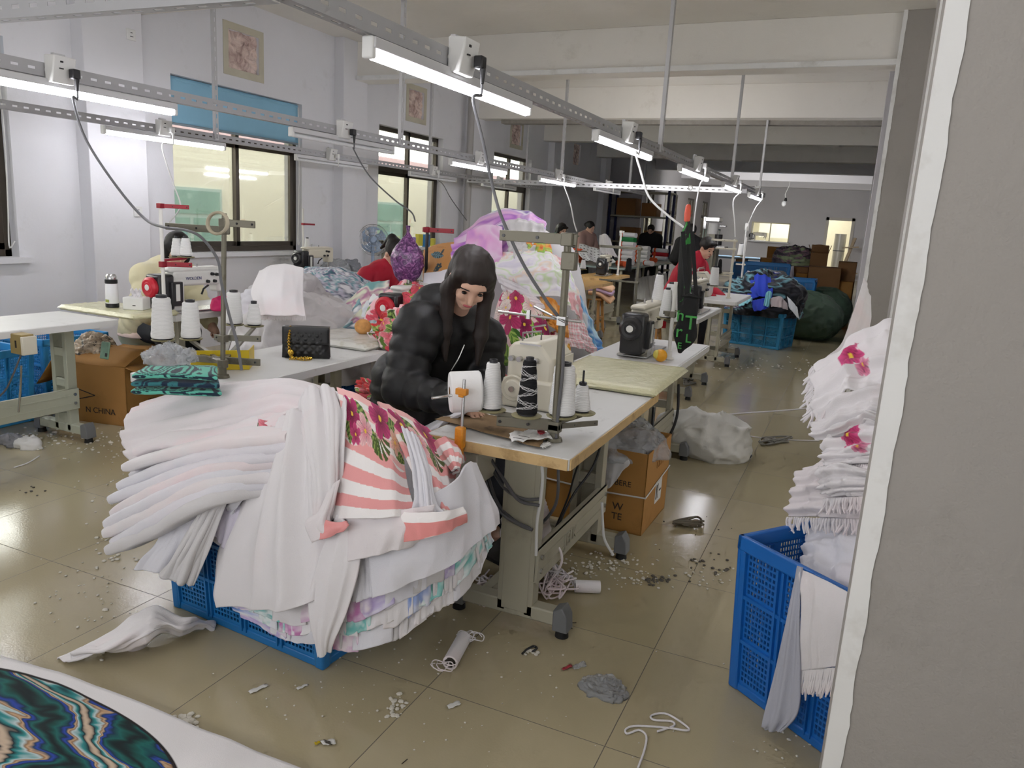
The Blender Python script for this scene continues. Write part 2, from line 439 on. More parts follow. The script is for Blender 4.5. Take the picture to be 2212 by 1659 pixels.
def mat_floor():
    s=N('porcelain floor tiles'); co=s.coord(); x=s.n('ShaderNodeSeparateXYZ'); s.l(co,x.inputs[0])
    def edge(a,off):
        t=s.math('FRACT',s.math('DIVIDE',s.math('SUBTRACT',a,off),.6)); return s.math('ABSOLUTE',s.math('SUBTRACT',t,.5)), s.math('FLOOR',s.math('DIVIDE',s.math('SUBTRACT',a,off),.6))
    ex,ix=edge(x.outputs[0],-.487); ey,iy=edge(x.outputs[1],1.958)
    g=s.mapr(s.math('MAXIMUM',ex,ey),.4968,.4985,0,1)
    cid=s.n('ShaderNodeCombineXYZ'); s.l(ix,cid.inputs[0]); s.l(iy,cid.inputs[1])
    wn=s.n('ShaderNodeTexWhiteNoise'); s.l(cid.outputs[0],wn.inputs[0])
    a,b=lin('#b0a484'),lin('#a69a78')
    col=s.mix(wn.outputs[0],a,b); col=s.mix(s.mapr(s.noise(1.1,3,co,.5),.3,.8,0,.3),col,lin('#938871'))
    col=s.mix(g,col,lin('#5d564a'))
    r=s.mapr(s.noise(1.6,3,co,.5),.3,.8,.1,.2); s.set(color=col,rough=s.mix(g,r,(.8,.8,.8)) ,spec=.5)
    h=s.math('SUBTRACT',s.math('MULTIPLY',s.noise(130.,2,co),.25),g); s.bump(h,.3,.004); return s.m
M_FLOOR=mat_floor()
M_BRONZE=mat('bronze aluminium','#4a443c',.4,.6)
M_GALV=mat('white enamelled steel','#c9c9cb',.45,.25,bump=.05)
M_WHITEP=mat('white plastic','#e3e3e1',.4)
M_BLACKP=mat('black plastic','#17171a',.4)
M_GREYCORD=mat('grey cable','#5b5b5e',.5)
M_WHITECORD=mat('white cable','#d2d2d0',.5)
M_TUBE=mat_emit('lit tube','#f9f8ff',31.)
M_TUBEOFF=mat('unlit tube glass','#e9ebee',.2,spec=.6)
def mat_glass(name,tint,refl=.7):
    s=N(name); tr=s.n('ShaderNodeBsdfTransparent'); tr.inputs[0].default_value=(*tint,1); gl=s.n('ShaderNodeBsdfGlossy'); gl.inputs['Roughness'].default_value=.03
    fr=s.n('ShaderNodeFresnel'); fr.inputs[0].default_value=1.5; mx=s.n('ShaderNodeMixShader'); s.l(s.math('MULTIPLY',fr.outputs[0],refl),mx.inputs[0]); s.l(tr.outputs[0],mx.inputs[1]); s.l(gl.outputs[0],mx.inputs[2])
    s.l(mx.outputs[0],s.out.inputs[0]); _mats[name]=s.m; return s.m
M_GLASS=mat_glass('window glass',(.96,.975,.95))
M_BLUEBLIND=mat('light blue blind fabric','#86b9d4',.8,var=.04,bump=.1)
# ================================================================ the room
XL=-6.1; ZC=3.5; YB=-1.6; YF=30.5; YS=19.1
mb=MB().bb((-9,YB-.3,-.12),(4.2,YF+.3,0)); struct('floor',mb,M_FLOOR,smooth=0)
mb=MB().bb((-9,YB-.3,ZC),(4.2,YF+.3,ZC+.15)); struct('ceiling',mb,M_CEIL,smooth=0)
WINS=[(1.9,4.06,.975,2.62),(5.62,7.5,.98,2.64),(9.08,10.84,.98,2.63),(12.66,14.36,.98,2.63)]
def wall_with_holes(y0,y1,z1,holes,x0,x1):
    """wall slab in a plane x=const with rectangular openings (y0,y1,z0,z1)"""
    ys=sorted({y0,y1,*[h[0] for h in holes],*[h[1] for h in holes]}); mb=MB()
    for a,b in zip(ys,ys[1:]):
        zs=[0]+[q for h in sorted(holes,key=lambda h:h[2]) if h[0]<=a+1e-6 and h[1]>=b-1e-6 for q in (h[2],h[3])]+[z1]
        for i in range(0,len(zs),2): mb.bb((x0,a,zs[i]),(x1,b,zs[i+1]))
    return mb
HOLES=[(6.36,6.8,2.83,3.2),(9.8,10.22,2.83,3.2),(13.35,13.8,2.83,3.2),(16.7,17.15,2.75,3.2)]
struct('wall_left',wall_with_holes(YB,YS,ZC,WINS+HOLES,XL-.26,XL),M_WALL,smooth=0)
# far part of the left wall is set back a little towards the room
FW=[(20.95,21.9,.95,2.5),(23.2,24.9,.95,2.5),(26.5,27.5,.95,2.5),(29.1,30.1,.95,2.5)]
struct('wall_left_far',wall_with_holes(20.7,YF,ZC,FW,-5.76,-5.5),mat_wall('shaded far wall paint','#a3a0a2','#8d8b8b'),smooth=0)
struct('wall_left_return',MB().bb((-7.6,YS-.2,0),(XL,YS,ZC)).bb((-7.8,YS-.2,0),(-7.6,20.8,ZC)).bb((-7.8,20.6,0),(-5.5,20.75,ZC)),M_FARW,smooth=0)
mb=MB(); fx=[(-3.82,-2.52,1.2,1.86),(-1.22,-.42,0,2.1)]
ys=[-9,-3.82,-2.52,-1.22,-.42,4.2]
for a,b in zip(ys,ys[1:]):
    h=[q for q in fx if q[0]==a]
    if not h: mb.bb((a,YF,0),(b,YF+.2,ZC))
    else:
        if h[0][2]>0: mb.bb((a,YF,0),(b,YF+.2,h[0][2]))
        mb.bb((a,YF,h[0][3]),(b,YF+.2,ZC))
struct('wall_far',mb,M_FARW,smooth=0)
struct('wall_office',MB().bb((-6,YF+3.2,0),(2,YF+3.3,ZC)).bb((-6,YF+.2,ZC-.1),(2,YF+3.3,ZC)).bb((-6.1,YF+.2,0),(-6,YF+3.3,ZC)).bb((2,YF+.2,0),(2.1,YF+3.3,ZC)).bb((-6,YF+.2,-.1),(2,YF+3.3,0)),mat('cream office paint','#ece5cb',.8),smooth=0)
struct('wall_behind',MB().bb((-9,YB-.2,0),(4.2,YB,ZC)),M_WALL,smooth=0)
struct('wall_right',MB().bb((3.6,YB,0),(3.8,YF,ZC)),M_WALL,smooth=0)
struct('wall_right_far',MB().bb((.02,8.55,0),(.2,YF,ZC)),M_FARW,smooth=0)
# right row: pillars
def pillar(name,x0,y0,x1,y1,bead,m=M_GREYP,label=None):
    o=struct(name,MB().bb((x0,y0,0),(x1,y1,ZC)),m,smooth=0,bevel=.006)
    if bead:
        # unpainted plaster band down the corner, with a ragged painted edge
        n=140; A=[]; 
        for i in range(n+1):
            z=3.5*i/n; e=bead*(1+.05*math.sin(i*.7)+.05*random.uniform(-1,1)); A.append([(x0-.004,y1 if bead==.03 and y0<2 else y0+.03,z),(x0-.004,y0-.004,z),(x0+e,y0-.004,z)])
        b=obj('corner_plaster',MB().grid(np.array(A)),M_BEAD,o,smooth=30); 
    return o
pillar('pillar',.08,1.62,1.5,1.86,.032)
pillar('pillar',.205,4.9,.9,5.4,.02)
pillar('pillar',.06,8.1,.75,8.6,.03,M_GREYP)
# left pilasters, beams, beam soffit band and rubble joint
for i,(a,b) in enumerate(((4.62,5.2),(8.1,8.6),(11.55,12.0),(15.2,15.7),(18.7,19.1))):
    struct('pilaster' if i==0 else 'pilaster',MB().bb((XL-.02,a,0),(XL+.14,b,ZC)),M_WALL,smooth=0,bevel=.006)['kind']='structure'
YBEAM=[4.75,8.15,11.5,14.9,18.3,21.7,25.1,28.4]
for i,y in enumerate(YBEAM):
    sk=.0 if i>2 else .035
    mb=MB(); x0,x1=(XL,.4) if y<19 else (-7.6,.4)
    w=.28
    dy=(x1-x0)*sk
    vs=[(x0,y+dy,3.05),(x1,y,3.05),(x1,y+w,3.05),(x0,y+w+dy,3.05),(x0,y+dy,ZC),(x1,y,ZC),(x1,y+w,ZC),(x0,y+w+dy,ZC)]
    mb.add(vs,[(0,3,2,1),(4,5,6,7),(0,1,5,4),(1,2,6,5),(2,3,7,6),(3,0,4,7)])
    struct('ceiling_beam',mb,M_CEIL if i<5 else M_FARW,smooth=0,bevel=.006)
struct('beam_band',MB().box((-2.9,8.24,3.075),(6.1,.03,.05),rot=-.035),M_BEAD,smooth=0)
struct('beam_joint',MB().bb((-5.6,11.82,2.99),(.02,11.98,3.06)),M_BRICK,smooth=0)
struct('trim_1',MB().tube([(-5.93,11.4,0),(-5.93,11.4,ZC)],.055,12),mat('grey drain pipe','#a9a6a3',.5),smooth=40)
struct('trim_2',MB().bb((XL,1.8,.93),(XL+.06,4.15,.975)).bb((XL,5.55,.935),(XL+.06,7.6,.98)).bb((XL,9.0,.935),(XL+.06,10.9,.98)).bb((XL,12.6,.935),(XL+.06,14.4,.98)),M_WALL,smooth=0)
# ---------------------------------------------------------------- windows
def window(n,y0,y1,z0,z1,x=XL-.12,transom=.0,mull=(.5,),thick=.055,sash=.05,xw=.06):
    r=bpy.data.objects.new('window_%d'%n,None); COL.objects.link(r); r.location=(x,(y0+y1)/2,z0); r['kind']='structure'
    mb=MB(); t=thick
    for a,b in (((y0,z0),(y0+t,z1)),((y1-t,z0),(y1,z1)),((y0,z0),(y1,z0+t)),((y0,z1-t),(y1,z1))): mb.bb((x-xw/2,a[0],a[1]),(x+xw/2,b[0],b[1]))
    zt=z1-t
    if transom:
        zt=z0+(z1-z0)*transom; mb.bb((x-xw/2,y0,zt-.03),(x+xw/2,y1,zt+.03))
        for f in mull: ym=y0+(y1-y0)*f; mb.bb((x-xw/2,ym-.025,zt),(x+xw/2,ym+.025,z1))
    obj('window_frame',mb,M_BRONZE,r,world=True,smooth=0,bevel=.003)
    ed=[y0+t]+[y0+(y1-y0)*f for f in mull]+[y1-t]
    for k,(a,b) in enumerate(zip(ed,ed[1:])):
        s=MB(); xx=x+(.016 if k%2 else -.016); a2,b2=a-(.03 if k else 0),b+(.03 if k<len(ed)-2 else 0); h=sash
        for p,q in (((a2,z0+t),(a2+h,zt-.03)),((b2-h,z0+t),(b2,zt-.03)),((a2,z0+t),(b2,z0+t+h)),((a2,zt-.03-h),(b2,zt-.03))): s.bb((xx-.014,p[0],p[1]),(xx+.014,q[0],q[1]))
        so=obj('sash',s,M_BRONZE,r,world=True,smooth=0)
        obj('pane',MB().bb((xx-.003,a2+h,z0+t+h),(xx+.003,b2-h,zt-.03-h)),M_GLASS,so,world=True,smooth=0)
        if transom: obj('pane',MB().bb((x-.003,a,zt+.03),(x+.003,b,z1-t)),M_GLASS,r,world=True,smooth=0)
    return r
window(1,*WINS[0],mull=(.5,),transom=.68)
window(2,*WINS[1],mull=(.5,),transom=.70)
window(3,*WINS[2],mull=(.52,),transom=.66)
window(4,*WINS[3],mull=(.52,),transom=.66)
for i,w in enumerate(FW): window(5+i,*w,x=-5.525,mull=(.5,),transom=.66)
# daylight side: the neighbouring building seen through the windows
M_FAC=mat('cream rendered facade','#f9f4e0',.9,var=.03); M_FACP=mat('pink facade band','#e7c3c8',.9)
fac=struct('exterior_wall',MB().bb((-10.6,-4,-.5),(-10.4,40,2.72)),M_FAC,smooth=0)
obj('pink_band',MB().bb((-10.4,-4,2.5),(-10.36,40,2.72)),M_FACP,fac,smooth=0)
M_FGL=mat('green tinted glass outside','#8fb7aa',.15,var=.35,vscale=2.5,spec=.7); M_FFR=mat('pale outside frame','#bcd3cc',.5)
for y in (9.2,15.3,21.6,27.):
    g=obj('outside_window',MB().bb((-10.4,y,.55),(-10.37,y+1.4,1.7)),M_FFR,fac,smooth=0)
    obj('pane',MB().bb((-10.37,y+.06,.6),(-10.36,y+.66,1.2)).bb((-10.37,y+.74,.6),(-10.36,y+1.34,1.2)).bb((-10.37,y+.06,1.27),(-10.36,y+1.34,1.65)),M_FGL,g,smooth=0)
struct('exterior_ground',MB().bb((-30,-10,-.6),(-6.4,45,-.5)),mat('outside concrete','#bdbcb4',.9),smooth=0)
# roller blind of the second window and of the first one
def blind(y0,y1,z0,z1,label):
    t=thing('roller_blind',label,'blind',(XL-.05,(y0+y1)/2,z0)); x=XL-.045
    A=np.array([[(x+.006*math.sin(j*.9+i),y0+(y1-y0)*j/30,z0+(z1-z0)*i/8) for j in range(31)] for i in range(9)])
    obj('fabric',MB().grid(A),M_BLUEBLIND,t,world=True,solid=.003); obj('roller_tube',MB().cyl((x-.02,y0,z1-.02),(x-.02,y1,z1-.02),.025),M_BLUEBLIND,t,world=True)
    obj('bottom_bar',MB().cyl((x,y0,z0),(x,y1,z0),.012),mat('grey blind bar','#8fa0ab',.4),t,world=True)
    cz=[(x+.03,y1-.03,z1-.03),(x+.035,y1-.02,1.9),(x+.04,y1-.04,1.35),(x+.05,y1-.06,1.06),(x+.06,y1-.02,1.1)]
    obj('pull_cord',MB().tube(spl(cz,20),.006,6),M_WHITECORD,t,world=True); return t
blind(5.64,7.48,2.2,2.63,'light blue roller blind half drawn in the wide window behind the woman in cream')
blind(1.92,4.04,2.42,2.61,'light blue roller blind rolled up at the window beside the wall edge')
# taped-over fan openings high in the wall
def mat_film():
    s=N('clear film over fan'); co=s.coord(); c=s.ramp(s.noise(7.,3,co,.5,1.),[(.25,lin('#7d6660')),(.42,lin('#c9aca2')),(.58,lin('#f0dace')),(.75,lin('#dfc0ae'))]); s.set(color=c,rough=.12,spec=.7)
    s.bump(s.noise(9.,4,co,.6,2.),.6,.03); return s.m
M_FILM=mat_film(); M_TAPE=mat('yellowed tape','#c4bea8',.5,var=.12,bump=.3,bscale=20)
for (a,b,c,d),lb in zip(HOLES,('taped-up square fan opening above the blue blind','taped-up fan opening over the middle window, second along the wall','taped-up fan opening over the narrow window beyond the drain pipe','dark fan opening in the bare grey stretch of wall')):
    t=thing('fan_opening',lb,'vent',(XL,(a+b)/2,c)); dk=c<2.8
    mb=MB(); q=.07
    mb.bb((XL+.001,a-q,c-q),(XL+.006,a,d+q)).bb((XL+.001,b,c-q),(XL+.006,b+q,d+q)).bb((XL+.001,a,c-q),(XL+.006,b,c)).bb((XL+.001,a,d),(XL+.006,b,d+q))
    if not dk: obj('tape_border',mb,M_TAPE,t,world=True,smooth=0)
    A=np.array([[(XL-.03+.02*math.sin(i*1.3)*math.cos(j*.9),a+(b-a)*j/16,c+(d-c)*i/16) for j in range(17)] for i in range(17)])
    obj('plastic_film',MB().grid(A),M_FILM,t,world=True)
    mbb=MB(); cy,cz=(a+b)/2,(c+d)/2
    for k in range(4):
        an=k*PI/2+.5; u=Vector((0,math.cos(an),math.sin(an))); w=Vector((.25,-math.sin(an),math.cos(an))).normalized(); p=Vector((XL-.08,cy,cz))
        mbb.add([p+u*.03-w*.02,p+u*.17-w*.07,p+u*.18+w*.06,p+u*.03+w*.03],[(0,1,2,3)])
    mbb.cyl((XL-.1,cy,cz),(XL-.06,cy,cz),.035); obj('fan_blades',mbb,M_BLACKP,t,world=True,solid=.004)
# wall outlets
def outlet(p,label):
    t=thing('wall_socket',label,'socket',p); obj('plate',MB().box(p,(.012,.09,.09)),M_WHITEP,t,world=True,bevel=.003); obj('pin_hole_pattern',MB().box((p[0]+.008,p[1],p[2]+.015),(.002,.02,.006)).box((p[0]+.008,p[1],p[2]-.015),(.002,.03,.006)),M_BLACKP,t,world=True,smooth=0)
outlet(tuple(UX(298,457,XL+.145)),'white wall socket low on the pilaster near the seated woman in cream')
outlet(tuple(UX(283,75,XL+.145)),'white wall socket high on the pilaster')
# door in the far wall and the hatch beside it
d=bpy.data.objects.new('door_1',None); COL.objects.link(d); d.location=(-.82,YF,0); d['kind']='structure'
mb=MB().bb((-1.3,YF-.04,0),(-1.2,YF+.05,2.18)).bb((-.44,YF-.04,0),(-.34,YF+.05,2.18)).bb((-1.3,YF-.04,2.08),(-.34,YF+.05,2.18)); obj('door_frame',mb,mat('pale door frame','#c8c3bb',.6),d,world=True,smooth=0)
h=bpy.data.objects.new('window_9',None); COL.objects.link(h); h.location=(-3.17,YF,1.2); h['kind']='structure'
obj('window_frame',MB().bb((-3.84,YF-.02,1.17),(-2.5,YF+.02,1.21)).bb((-3.84,YF-.02,1.85),(-2.5,YF+.02,1.89)).bb((-3.2,YF+.02,1.2),(-3.16,YF+.05,1.86)).bb((-3.86,YF-.02,1.17),(-3.82,YF+.02,1.89)).bb((-2.53,YF-.02,1.17),(-2.49,YF+.02,1.89)),mat('pale hatch frame','#d6d0b4',.6),h,world=True,smooth=0)
struct('trim_3',MB().bb((-3.95,YF-.45,1.165),(-2.45,YF,1.2)),M_WALL,smooth=0)
obj('pane',MB().bb((-3.82,YF+.03,1.2),(-2.52,YF+.036,1.86)),M_GLASS,h,world=True,smooth=0)
# ================================================================ rails, hangers, light battens
def slotted(p0,L,axis,w,m,name,parent,up=(0,0,1),pitch=.08,sl=.036,sh=.012):
    """thin steel strip with a row of oblong slots: starts at p0, runs along axis, width w along up"""
    ax,upv=V3(axis),V3(up); n=int(L/pitch); us=[0]
    for i in range(n): us+= [i*pitch+(pitch-sl)/2, i*pitch+(pitch+sl)/2]
    us.append(L); vsn=[-w/2,-sh/2,sh/2,w/2]; mb=MB(); p0=V3(p0)
    vs=[p0+ax*u+upv*v for u in us for v in vsn]; fs=[]
    for i in range(len(us)-1):
        for j in range(3):
            if j==1 and i%2==1: continue
            a=i*4+j; fs.append((a,a+4,a+5,a+1))
    mb.add(vs,fs); return obj(name,mb,m,parent,world=True,smooth=0,solid=.002)
def rail(p0,L,axis,label,side,M_GALV=None):
    M_GALV=mat('galvanised rail steel','#a6a6a8',.45,.3,bump=.05)
    t=thing('cable_rail',label,'rail',tuple(V3(p0)+V3(axis)*(L/2)))
    slotted(p0,L,axis,.062,M_GALV,'web',t)
    q=V3(p0)+V3(side)*(-.022)+V3((0,0,-.03)); slotted(q,L,axis,.044,M_GALV,'flange',t,up=side)
    q=V3(p0)+V3(side)*(-.022)+V3((0,0,.03)); obj('upper_flange',MB().bar(q,q+V3(axis)*L,.044,.002),M_GALV,t,world=True,smooth=0)
    return t
RZ=2.055
rail((-1.45,1.68,RZ),10.9,(0,1,0),'long slotted cable rail over the aisle-side sewing tables','RX' and (1,0,0))
rail((-3.6,1.68,RZ),12.0,(0,1,0),'long slotted cable rail over the middle row of sewing tables',(1,0,0))
rail((-5.4,1.68,RZ),11.6,(0,1,0),'long slotted cable rail nearest the window wall',(1,0,0))
rail((-6.05,1.65,RZ-.02),4.6,(1,0,0),'slotted cross rail joining the near ends of the light rails',(0,-1,0))
rail((-5.4,10.34,RZ-.05),3.98,(1,0,0),'slotted cross rail joining the light rails at their far end',(0,-1,0))
HANG=[(-1.45,5.8,'aisle-side rail, first with open slots'),(-1.45,9.23,'aisle-side rail, second one'),(-1.45,11.8,'aisle-side rail at its far end'),(-3.6,5.67,'middle rail, near one'),(-3.6,9.46,'middle rail, second one'),(-3.6,12.62,'middle rail at its far end'),(-5.4,5.46,'window-side rail in front of the blue blind'),(-5.4,9.24,'window-side rail, second one'),(-5.4,12.5,'window-side rail at its far end')]
for x,y,lb in HANG:
    t=thing('hanger_bar','vertical slotted steel hanger bar holding up the '+lb,'hanger',(x,y,RZ))
    slotted((x+.015,y,RZ-.02),ZC-RZ+.02,(0,0,1),.04,M_GALV,'bar',t,up=(0,1,0)); obj('side_flange',MB().bb((x-.012,y-.021,RZ-.02),(x+.015,y-.019,ZC)),M_GALV,t,world=True,smooth=0)
    obj('bolt',MB().cyl((x+.01,y,RZ),(x+.03,y,RZ),.009,n=8),M_GALV,t,world=True)
ORD=['nearest','second','third','fourth','last']
def batten(x,y,lit,label,group):
    t=thing('light_batten',label,'light',(x,y,2.0),group=group)
    obj('batten_body',MB().box((x-.005,y,2.0),(.05,1.24,.034)),M_GALV,t,world=True,bevel=.004)
    for s in (-1,1): obj('lamp_holder',MB().box((x-.005,y+s*.617,1.985),(.04,.025,.065)),M_WHITEP,t,world=True,bevel=.006)
    obj('tube',MB().cyl((x-.005,y-.6,1.965),(x-.005,y+.6,1.965),.0145,n=12),M_TUBE if lit else M_TUBEOFF,t,world=True)
def socket(x,y,label,group,plug=True,dark=True):
    t=thing('rail_socket',label,'socket',(x+.01,y,RZ),group=group); z=RZ+.005
    vs=[(x+.002,y-.06,z-.06),(x+.05,y-.06,z-.06),(x+.075,y-.06,z+.06),(x+.002,y-.06,z+.065)]
    obj('housing',MB().prism([(a,b,c) for a,b,c in vs],None,(0,1,0),.115),M_WHITEP,t,world=True,bevel=.006)
    obj('pin_hole_pattern',MB().box((x+.07,y-.02,z+.035),(.006,.014,.008)).box((x+.066,y-.02,z+.005),(.006,.02,.005)),M_BLACKP,t,world=True,smooth=0)
    obj('bracket',MB().box((x-.006,y+.02,z+.03),(.02,.06,.1)),M_GALV,t,world=True,smooth=0)
    if plug:
        p=thing('power_plug',('dark' if dark else 'white')+' plug pushed into the '+label[label.index('socket'):],'plug',(x+.09,y+.03,z-.02))
        obj('plug_body',MB().box((x+.088,y+.03,z-.012),(.036,.04,.045)).cyl((x+.1,y+.03,z-.03),(x+.1,y+.03,z-.09),.012,.006,10),M_BLACKP if dark else M_WHITEP,p,world=True,bevel=.006)
        obj('cable_tail',MB().tube([(x+.1,y+.03,z-.08),(x+.1,y+.03,z-.12)],.005,8),M_GREYCORD if dark else M_WHITECORD,p,world=True)
YS5=[2.7,4.92,7.15,9.35,11.45]
for x,lit,nm in ((-1.45,(1,1,1,1,1),'aisle-side rail'),(-3.6,(1,0,1,1,0),'middle rail'),(-5.4,(1,1,0,0,0),'window-side rail')):
    for i,y in enumerate(YS5):
        batten(x,y+.02,lit[i],('lit' if lit[i] else 'unlit')+' fluorescent tube batten under the %s, %s from the near end'%(nm,ORD[i]),'fluorescent battens under the rails')
        if not (x<-5 and i==0): socket(x,y-.06,'white power socket on the %s, %s from the near end'%(nm,ORD[i]),'power sockets along the rails',plug=not(x<-5 and i==1 and False) ,dark=not(i in(2,3,4) or (x<-5)))
def cord(name,pts,m,label,r=.0055,cat='cord',n=60):
    P=[tuple(UY(*p)) if abs(p[1])>30 else tuple(p) for p in pts]
    c=P[0]; o=obj(name,MB().tube(spl(P,n),r,8),m,None,at=c); tag(o,label,cat); return o
Zp=RZ-.12
cord('hanging_cable',[(-1.35,2.67,Zp),(1022,215,2.62),(1042,300,2.58),(1066,410,2.54),(1086,475,2.5),(1130,570,2.47),(1180,650,2.45),(1212,700,2.44),(1216,790,2.42),(1207,880,2.42),(1197,985,2.42)],M_GREYCORD,'grey power cord from the nearest aisle socket down to the big thread stand',.006)
cord('hanging_cable',[(-3.5,2.67,Zp),(158,215,2.64),(185,300,2.6),(250,400,2.55),(310,470,2.5),(350,490,2.45),(400,497,2.42),(435,513,2.4),(470,560,2.4),(478,610,2.38),(495,680,2.34),(512,740,2.3),(522,800,2.28)],M_GREYCORD,'grey power cord from the nearest middle-rail socket to the stand with the tape roll',.006)
cord('hanging_cable',[(-5.3,4.89,Zp),(350,315,4.8),(372,390,4.6),(389,437,4.4),(386,455,4.3),(366,480,4.2)],M_WHITECORD,'thin pale cord hanging in front of the wide window')
cord('hanging_cable',[(-3.5,4.89,Zp),(765,325,4.85),(798,380,4.8),(850,430,4.7),(888,458,4.65),(897,478,4.62)],M_GREYCORD,'grey power cord running down to the red-armed stand with the purple bag')
cord('hanging_cable',[(-5.3,9.32,Zp),(958,400,9.2),(975,430,9.0),(1008,476,8.8)],M_GREYCORD,'dark thin cord slanting down past the drain pipe',.006)
cord('hanging_cable',[(-1.35,4.89,Zp),(1373,330,4.85),(1384,370,4.8),(1402,425,4.7),(1440,463,4.6),(1478,492,4.5)],M_WHITECORD,'white power cord swinging towards the orange-handled umbrella',.007)
cord('hanging_cable',[(-1.35,7.12,Zp),(1512,400,7.1),(1503,450,7.1),(1497,520,7.1),(1502,600,7.1),(1515,640,7.2)],M_WHITECORD,'white cord hanging straight down behind the black tote bag',.007)
cord('hanging_cable',[(-1.35,9.32,Zp),(1584,435,9.3),(1587,480,9.3),(1588,512,9.3)],M_WHITECORD,'short white cord over the overlock machine thread stand',.007)
cord('hanging_cable',[(-1.35,11.4,Zp),(1632,450,11.0),(1616,486,10.6),(1611,505,10.2),(1606,560,10),(1602,600,9.9)],M_WHITECORD,'white cord with an in-line connector at the end of the aisle rail',.009)
o=obj('cable_connector',MB().box(UY(1614,490,10.55),(.05,.05,.1),rot=None),M_WHITEP,None,at=tuple(UY(1614,490,10.55)),bevel=.01); tag(o,'white in-line connector on the farthest hanging cord','connector')
cord('hanging_cable',[(-3.5,9.32,Zp),(1232,440,9.3),(1240,480,9.3),(1246,500,9.3)],M_WHITECORD,'white cord hanging in front of the bare grey wall',.008)
# hanging bulb near the far wall
t=thing('hanging_bulb','bare unlit bulb hanging near the far wall','light',tuple(UY(1697,433,26)))
p=UY(1697,433,26); obj('flex',MB().tube(spl([p+V3((0,0,.05)),p+V3((-.03,0,.2)),p+V3((.05,0,.45)),p+V3((.05,0,.62))],12),.012,6),M_WHITECORD,t,world=True)
obj('lamp_cap',MB().cyl(p+V3((0,0,-.02)),p+V3((0,0,.08)),.05,.03),M_BLACKP,t,world=True); obj('bulb',MB().ell(p+V3((-.04,0,-.1)),(.07,.07,.09)),M_TUBEOFF,t,world=True)
# ================================================================ light
w=bpy.data.worlds.new('world'); scene.world=w; w.use_nodes=True; nt=w.node_tree; bg=nt.nodes['Background']
sky=nt.nodes.new('ShaderNodeTexSky'); sky.sky_type='PREETHAM'; sky.turbidity=8; sky.sun_direction=(-.3,-.4,.85)
mx=nt.nodes.new('ShaderNodeMix'); mx.data_type='RGBA'; mx.inputs[0].default_value=.9; nt.links.new(sky.outputs[0],mx.inputs[6]); mx.inputs[7].default_value=(1.,.98,.93,1)
nt.links.new(mx.outputs[2],bg.inputs[0]); bg.inputs[1].default_value=6.5
def area(name,loc,rot,sx,sy,power,color):
    l=bpy.data.lights.new(name,'AREA'); l.shape='RECTANGLE'; l.size=sx; l.size_y=sy; l.energy=power; l.color=color
    o=bpy.data.objects.new(name,l); COL.objects.link(o); o.location=loc; o.rotation_euler=rot; return o
area('office_lamp',(-2.,YF+1.7,3.3),(0,0,0),2,2,75,(1,.98,.92))
area('rear_fill',(-1.8,-1.3,1.7),(PI/2+.6,0,0),4.5,2.0,66,(.98,.98,1))  # fill lamp added behind the camera to lift pillars, ceiling and heap fronts
area('side_fill',(3.4,3.6,2.0),(0,PI/2,0),2.5,4,30,(1,.98,.95))  # added fill from the right, out of view behind the pillars
area('far_fill',(-2.8,22.3,1.7),(-PI/2,0,PI),3.5,.8,70,(1,.985,.97))  # added fill without a fixture, brightens the far wall and last beams
area('mid_fill',(-2.55,9.75,1.9),(-PI/2-.12,0,PI),1.6,.3,12,(1,.98,.98))  # weak added fill without a fixture, aimed at the middle beams
scene.view_settings.view_transform='Standard'; scene.view_settings.look='None'; scene.view_settings.exposure=.5; scene.view_settings.gamma=1.12

cy=scene.cycles; cy.max_bounces=6; cy.diffuse_bounces=3; cy.glossy_bounces=2; cy.transmission_bounces=3; cy.transparent_max_bounces=6; cy.caustics_reflective=False; cy.caustics_refractive=False
cy.use_adaptive_sampling=True; cy.adaptive_threshold=.08; cy.adaptive_min_samples=12
# ================================================================ furniture and machine templates
M_TOP=mat('white laminate','#d9d9d7',.45,dirt='#a9a59b',dscale=5,dlo=.6,dhi=.75)
M_TOPR=mat('worn laminate','#cfcfcd',.4,dirt='#8e8b84',dscale=7,dlo=.58,dhi=.72,bump=.05)
M_PLY=mat('plywood edge','#c9a873',.6,var=.15,vscale=25,dirt='#9c7c4c',dscale=8)
M_LEGM=mat('beige grey leg steel','#a9a592',.5,.1,var=.05,dirt='#8b8674',dscale=4,dlo=.6,dhi=.8)
M_LEGP=mat('pale green leg steel','#b7bba8',.5,.1,var=.05,dirt='#94957f',dscale=4,dlo=.6,dhi=.8)
M_GREYCAP=mat('grey foot cap','#6c6e70',.6); M_RUB=mat('black rubber','#141414',.7)
M_CREAM=mat('cream machine enamel','#d8d2bf',.35,var=.03,dirt='#b5ab93',dscale=6,dlo=.62,dhi=.8,spec=.5)
M_WHITEM=mat('white machine enamel','#e4e4df',.3,var=.02,spec=.5)
M_BLKM=mat('black machine housing','#1d1d20',.35,spec=.5); M_STEEL=mat('bright steel','#b9b9b9',.25,.9)
M_STAND=mat('grey-green stand steel','#6d695b',.45,.4,dirt='#57523f',dscale=8); M_WPOLE=mat('white pole','#dedcd6',.4)
M_RED=mat('dark red metal','#8d1525',.4,.2); M_REDP=mat('red plastic','#c4182c',.35); M_ORNG=mat('orange plastic','#d8861c',.4,dirt='#a8640f',dscale=12)
M_YELP=mat('yellow plastic','#d0b21e',.4)
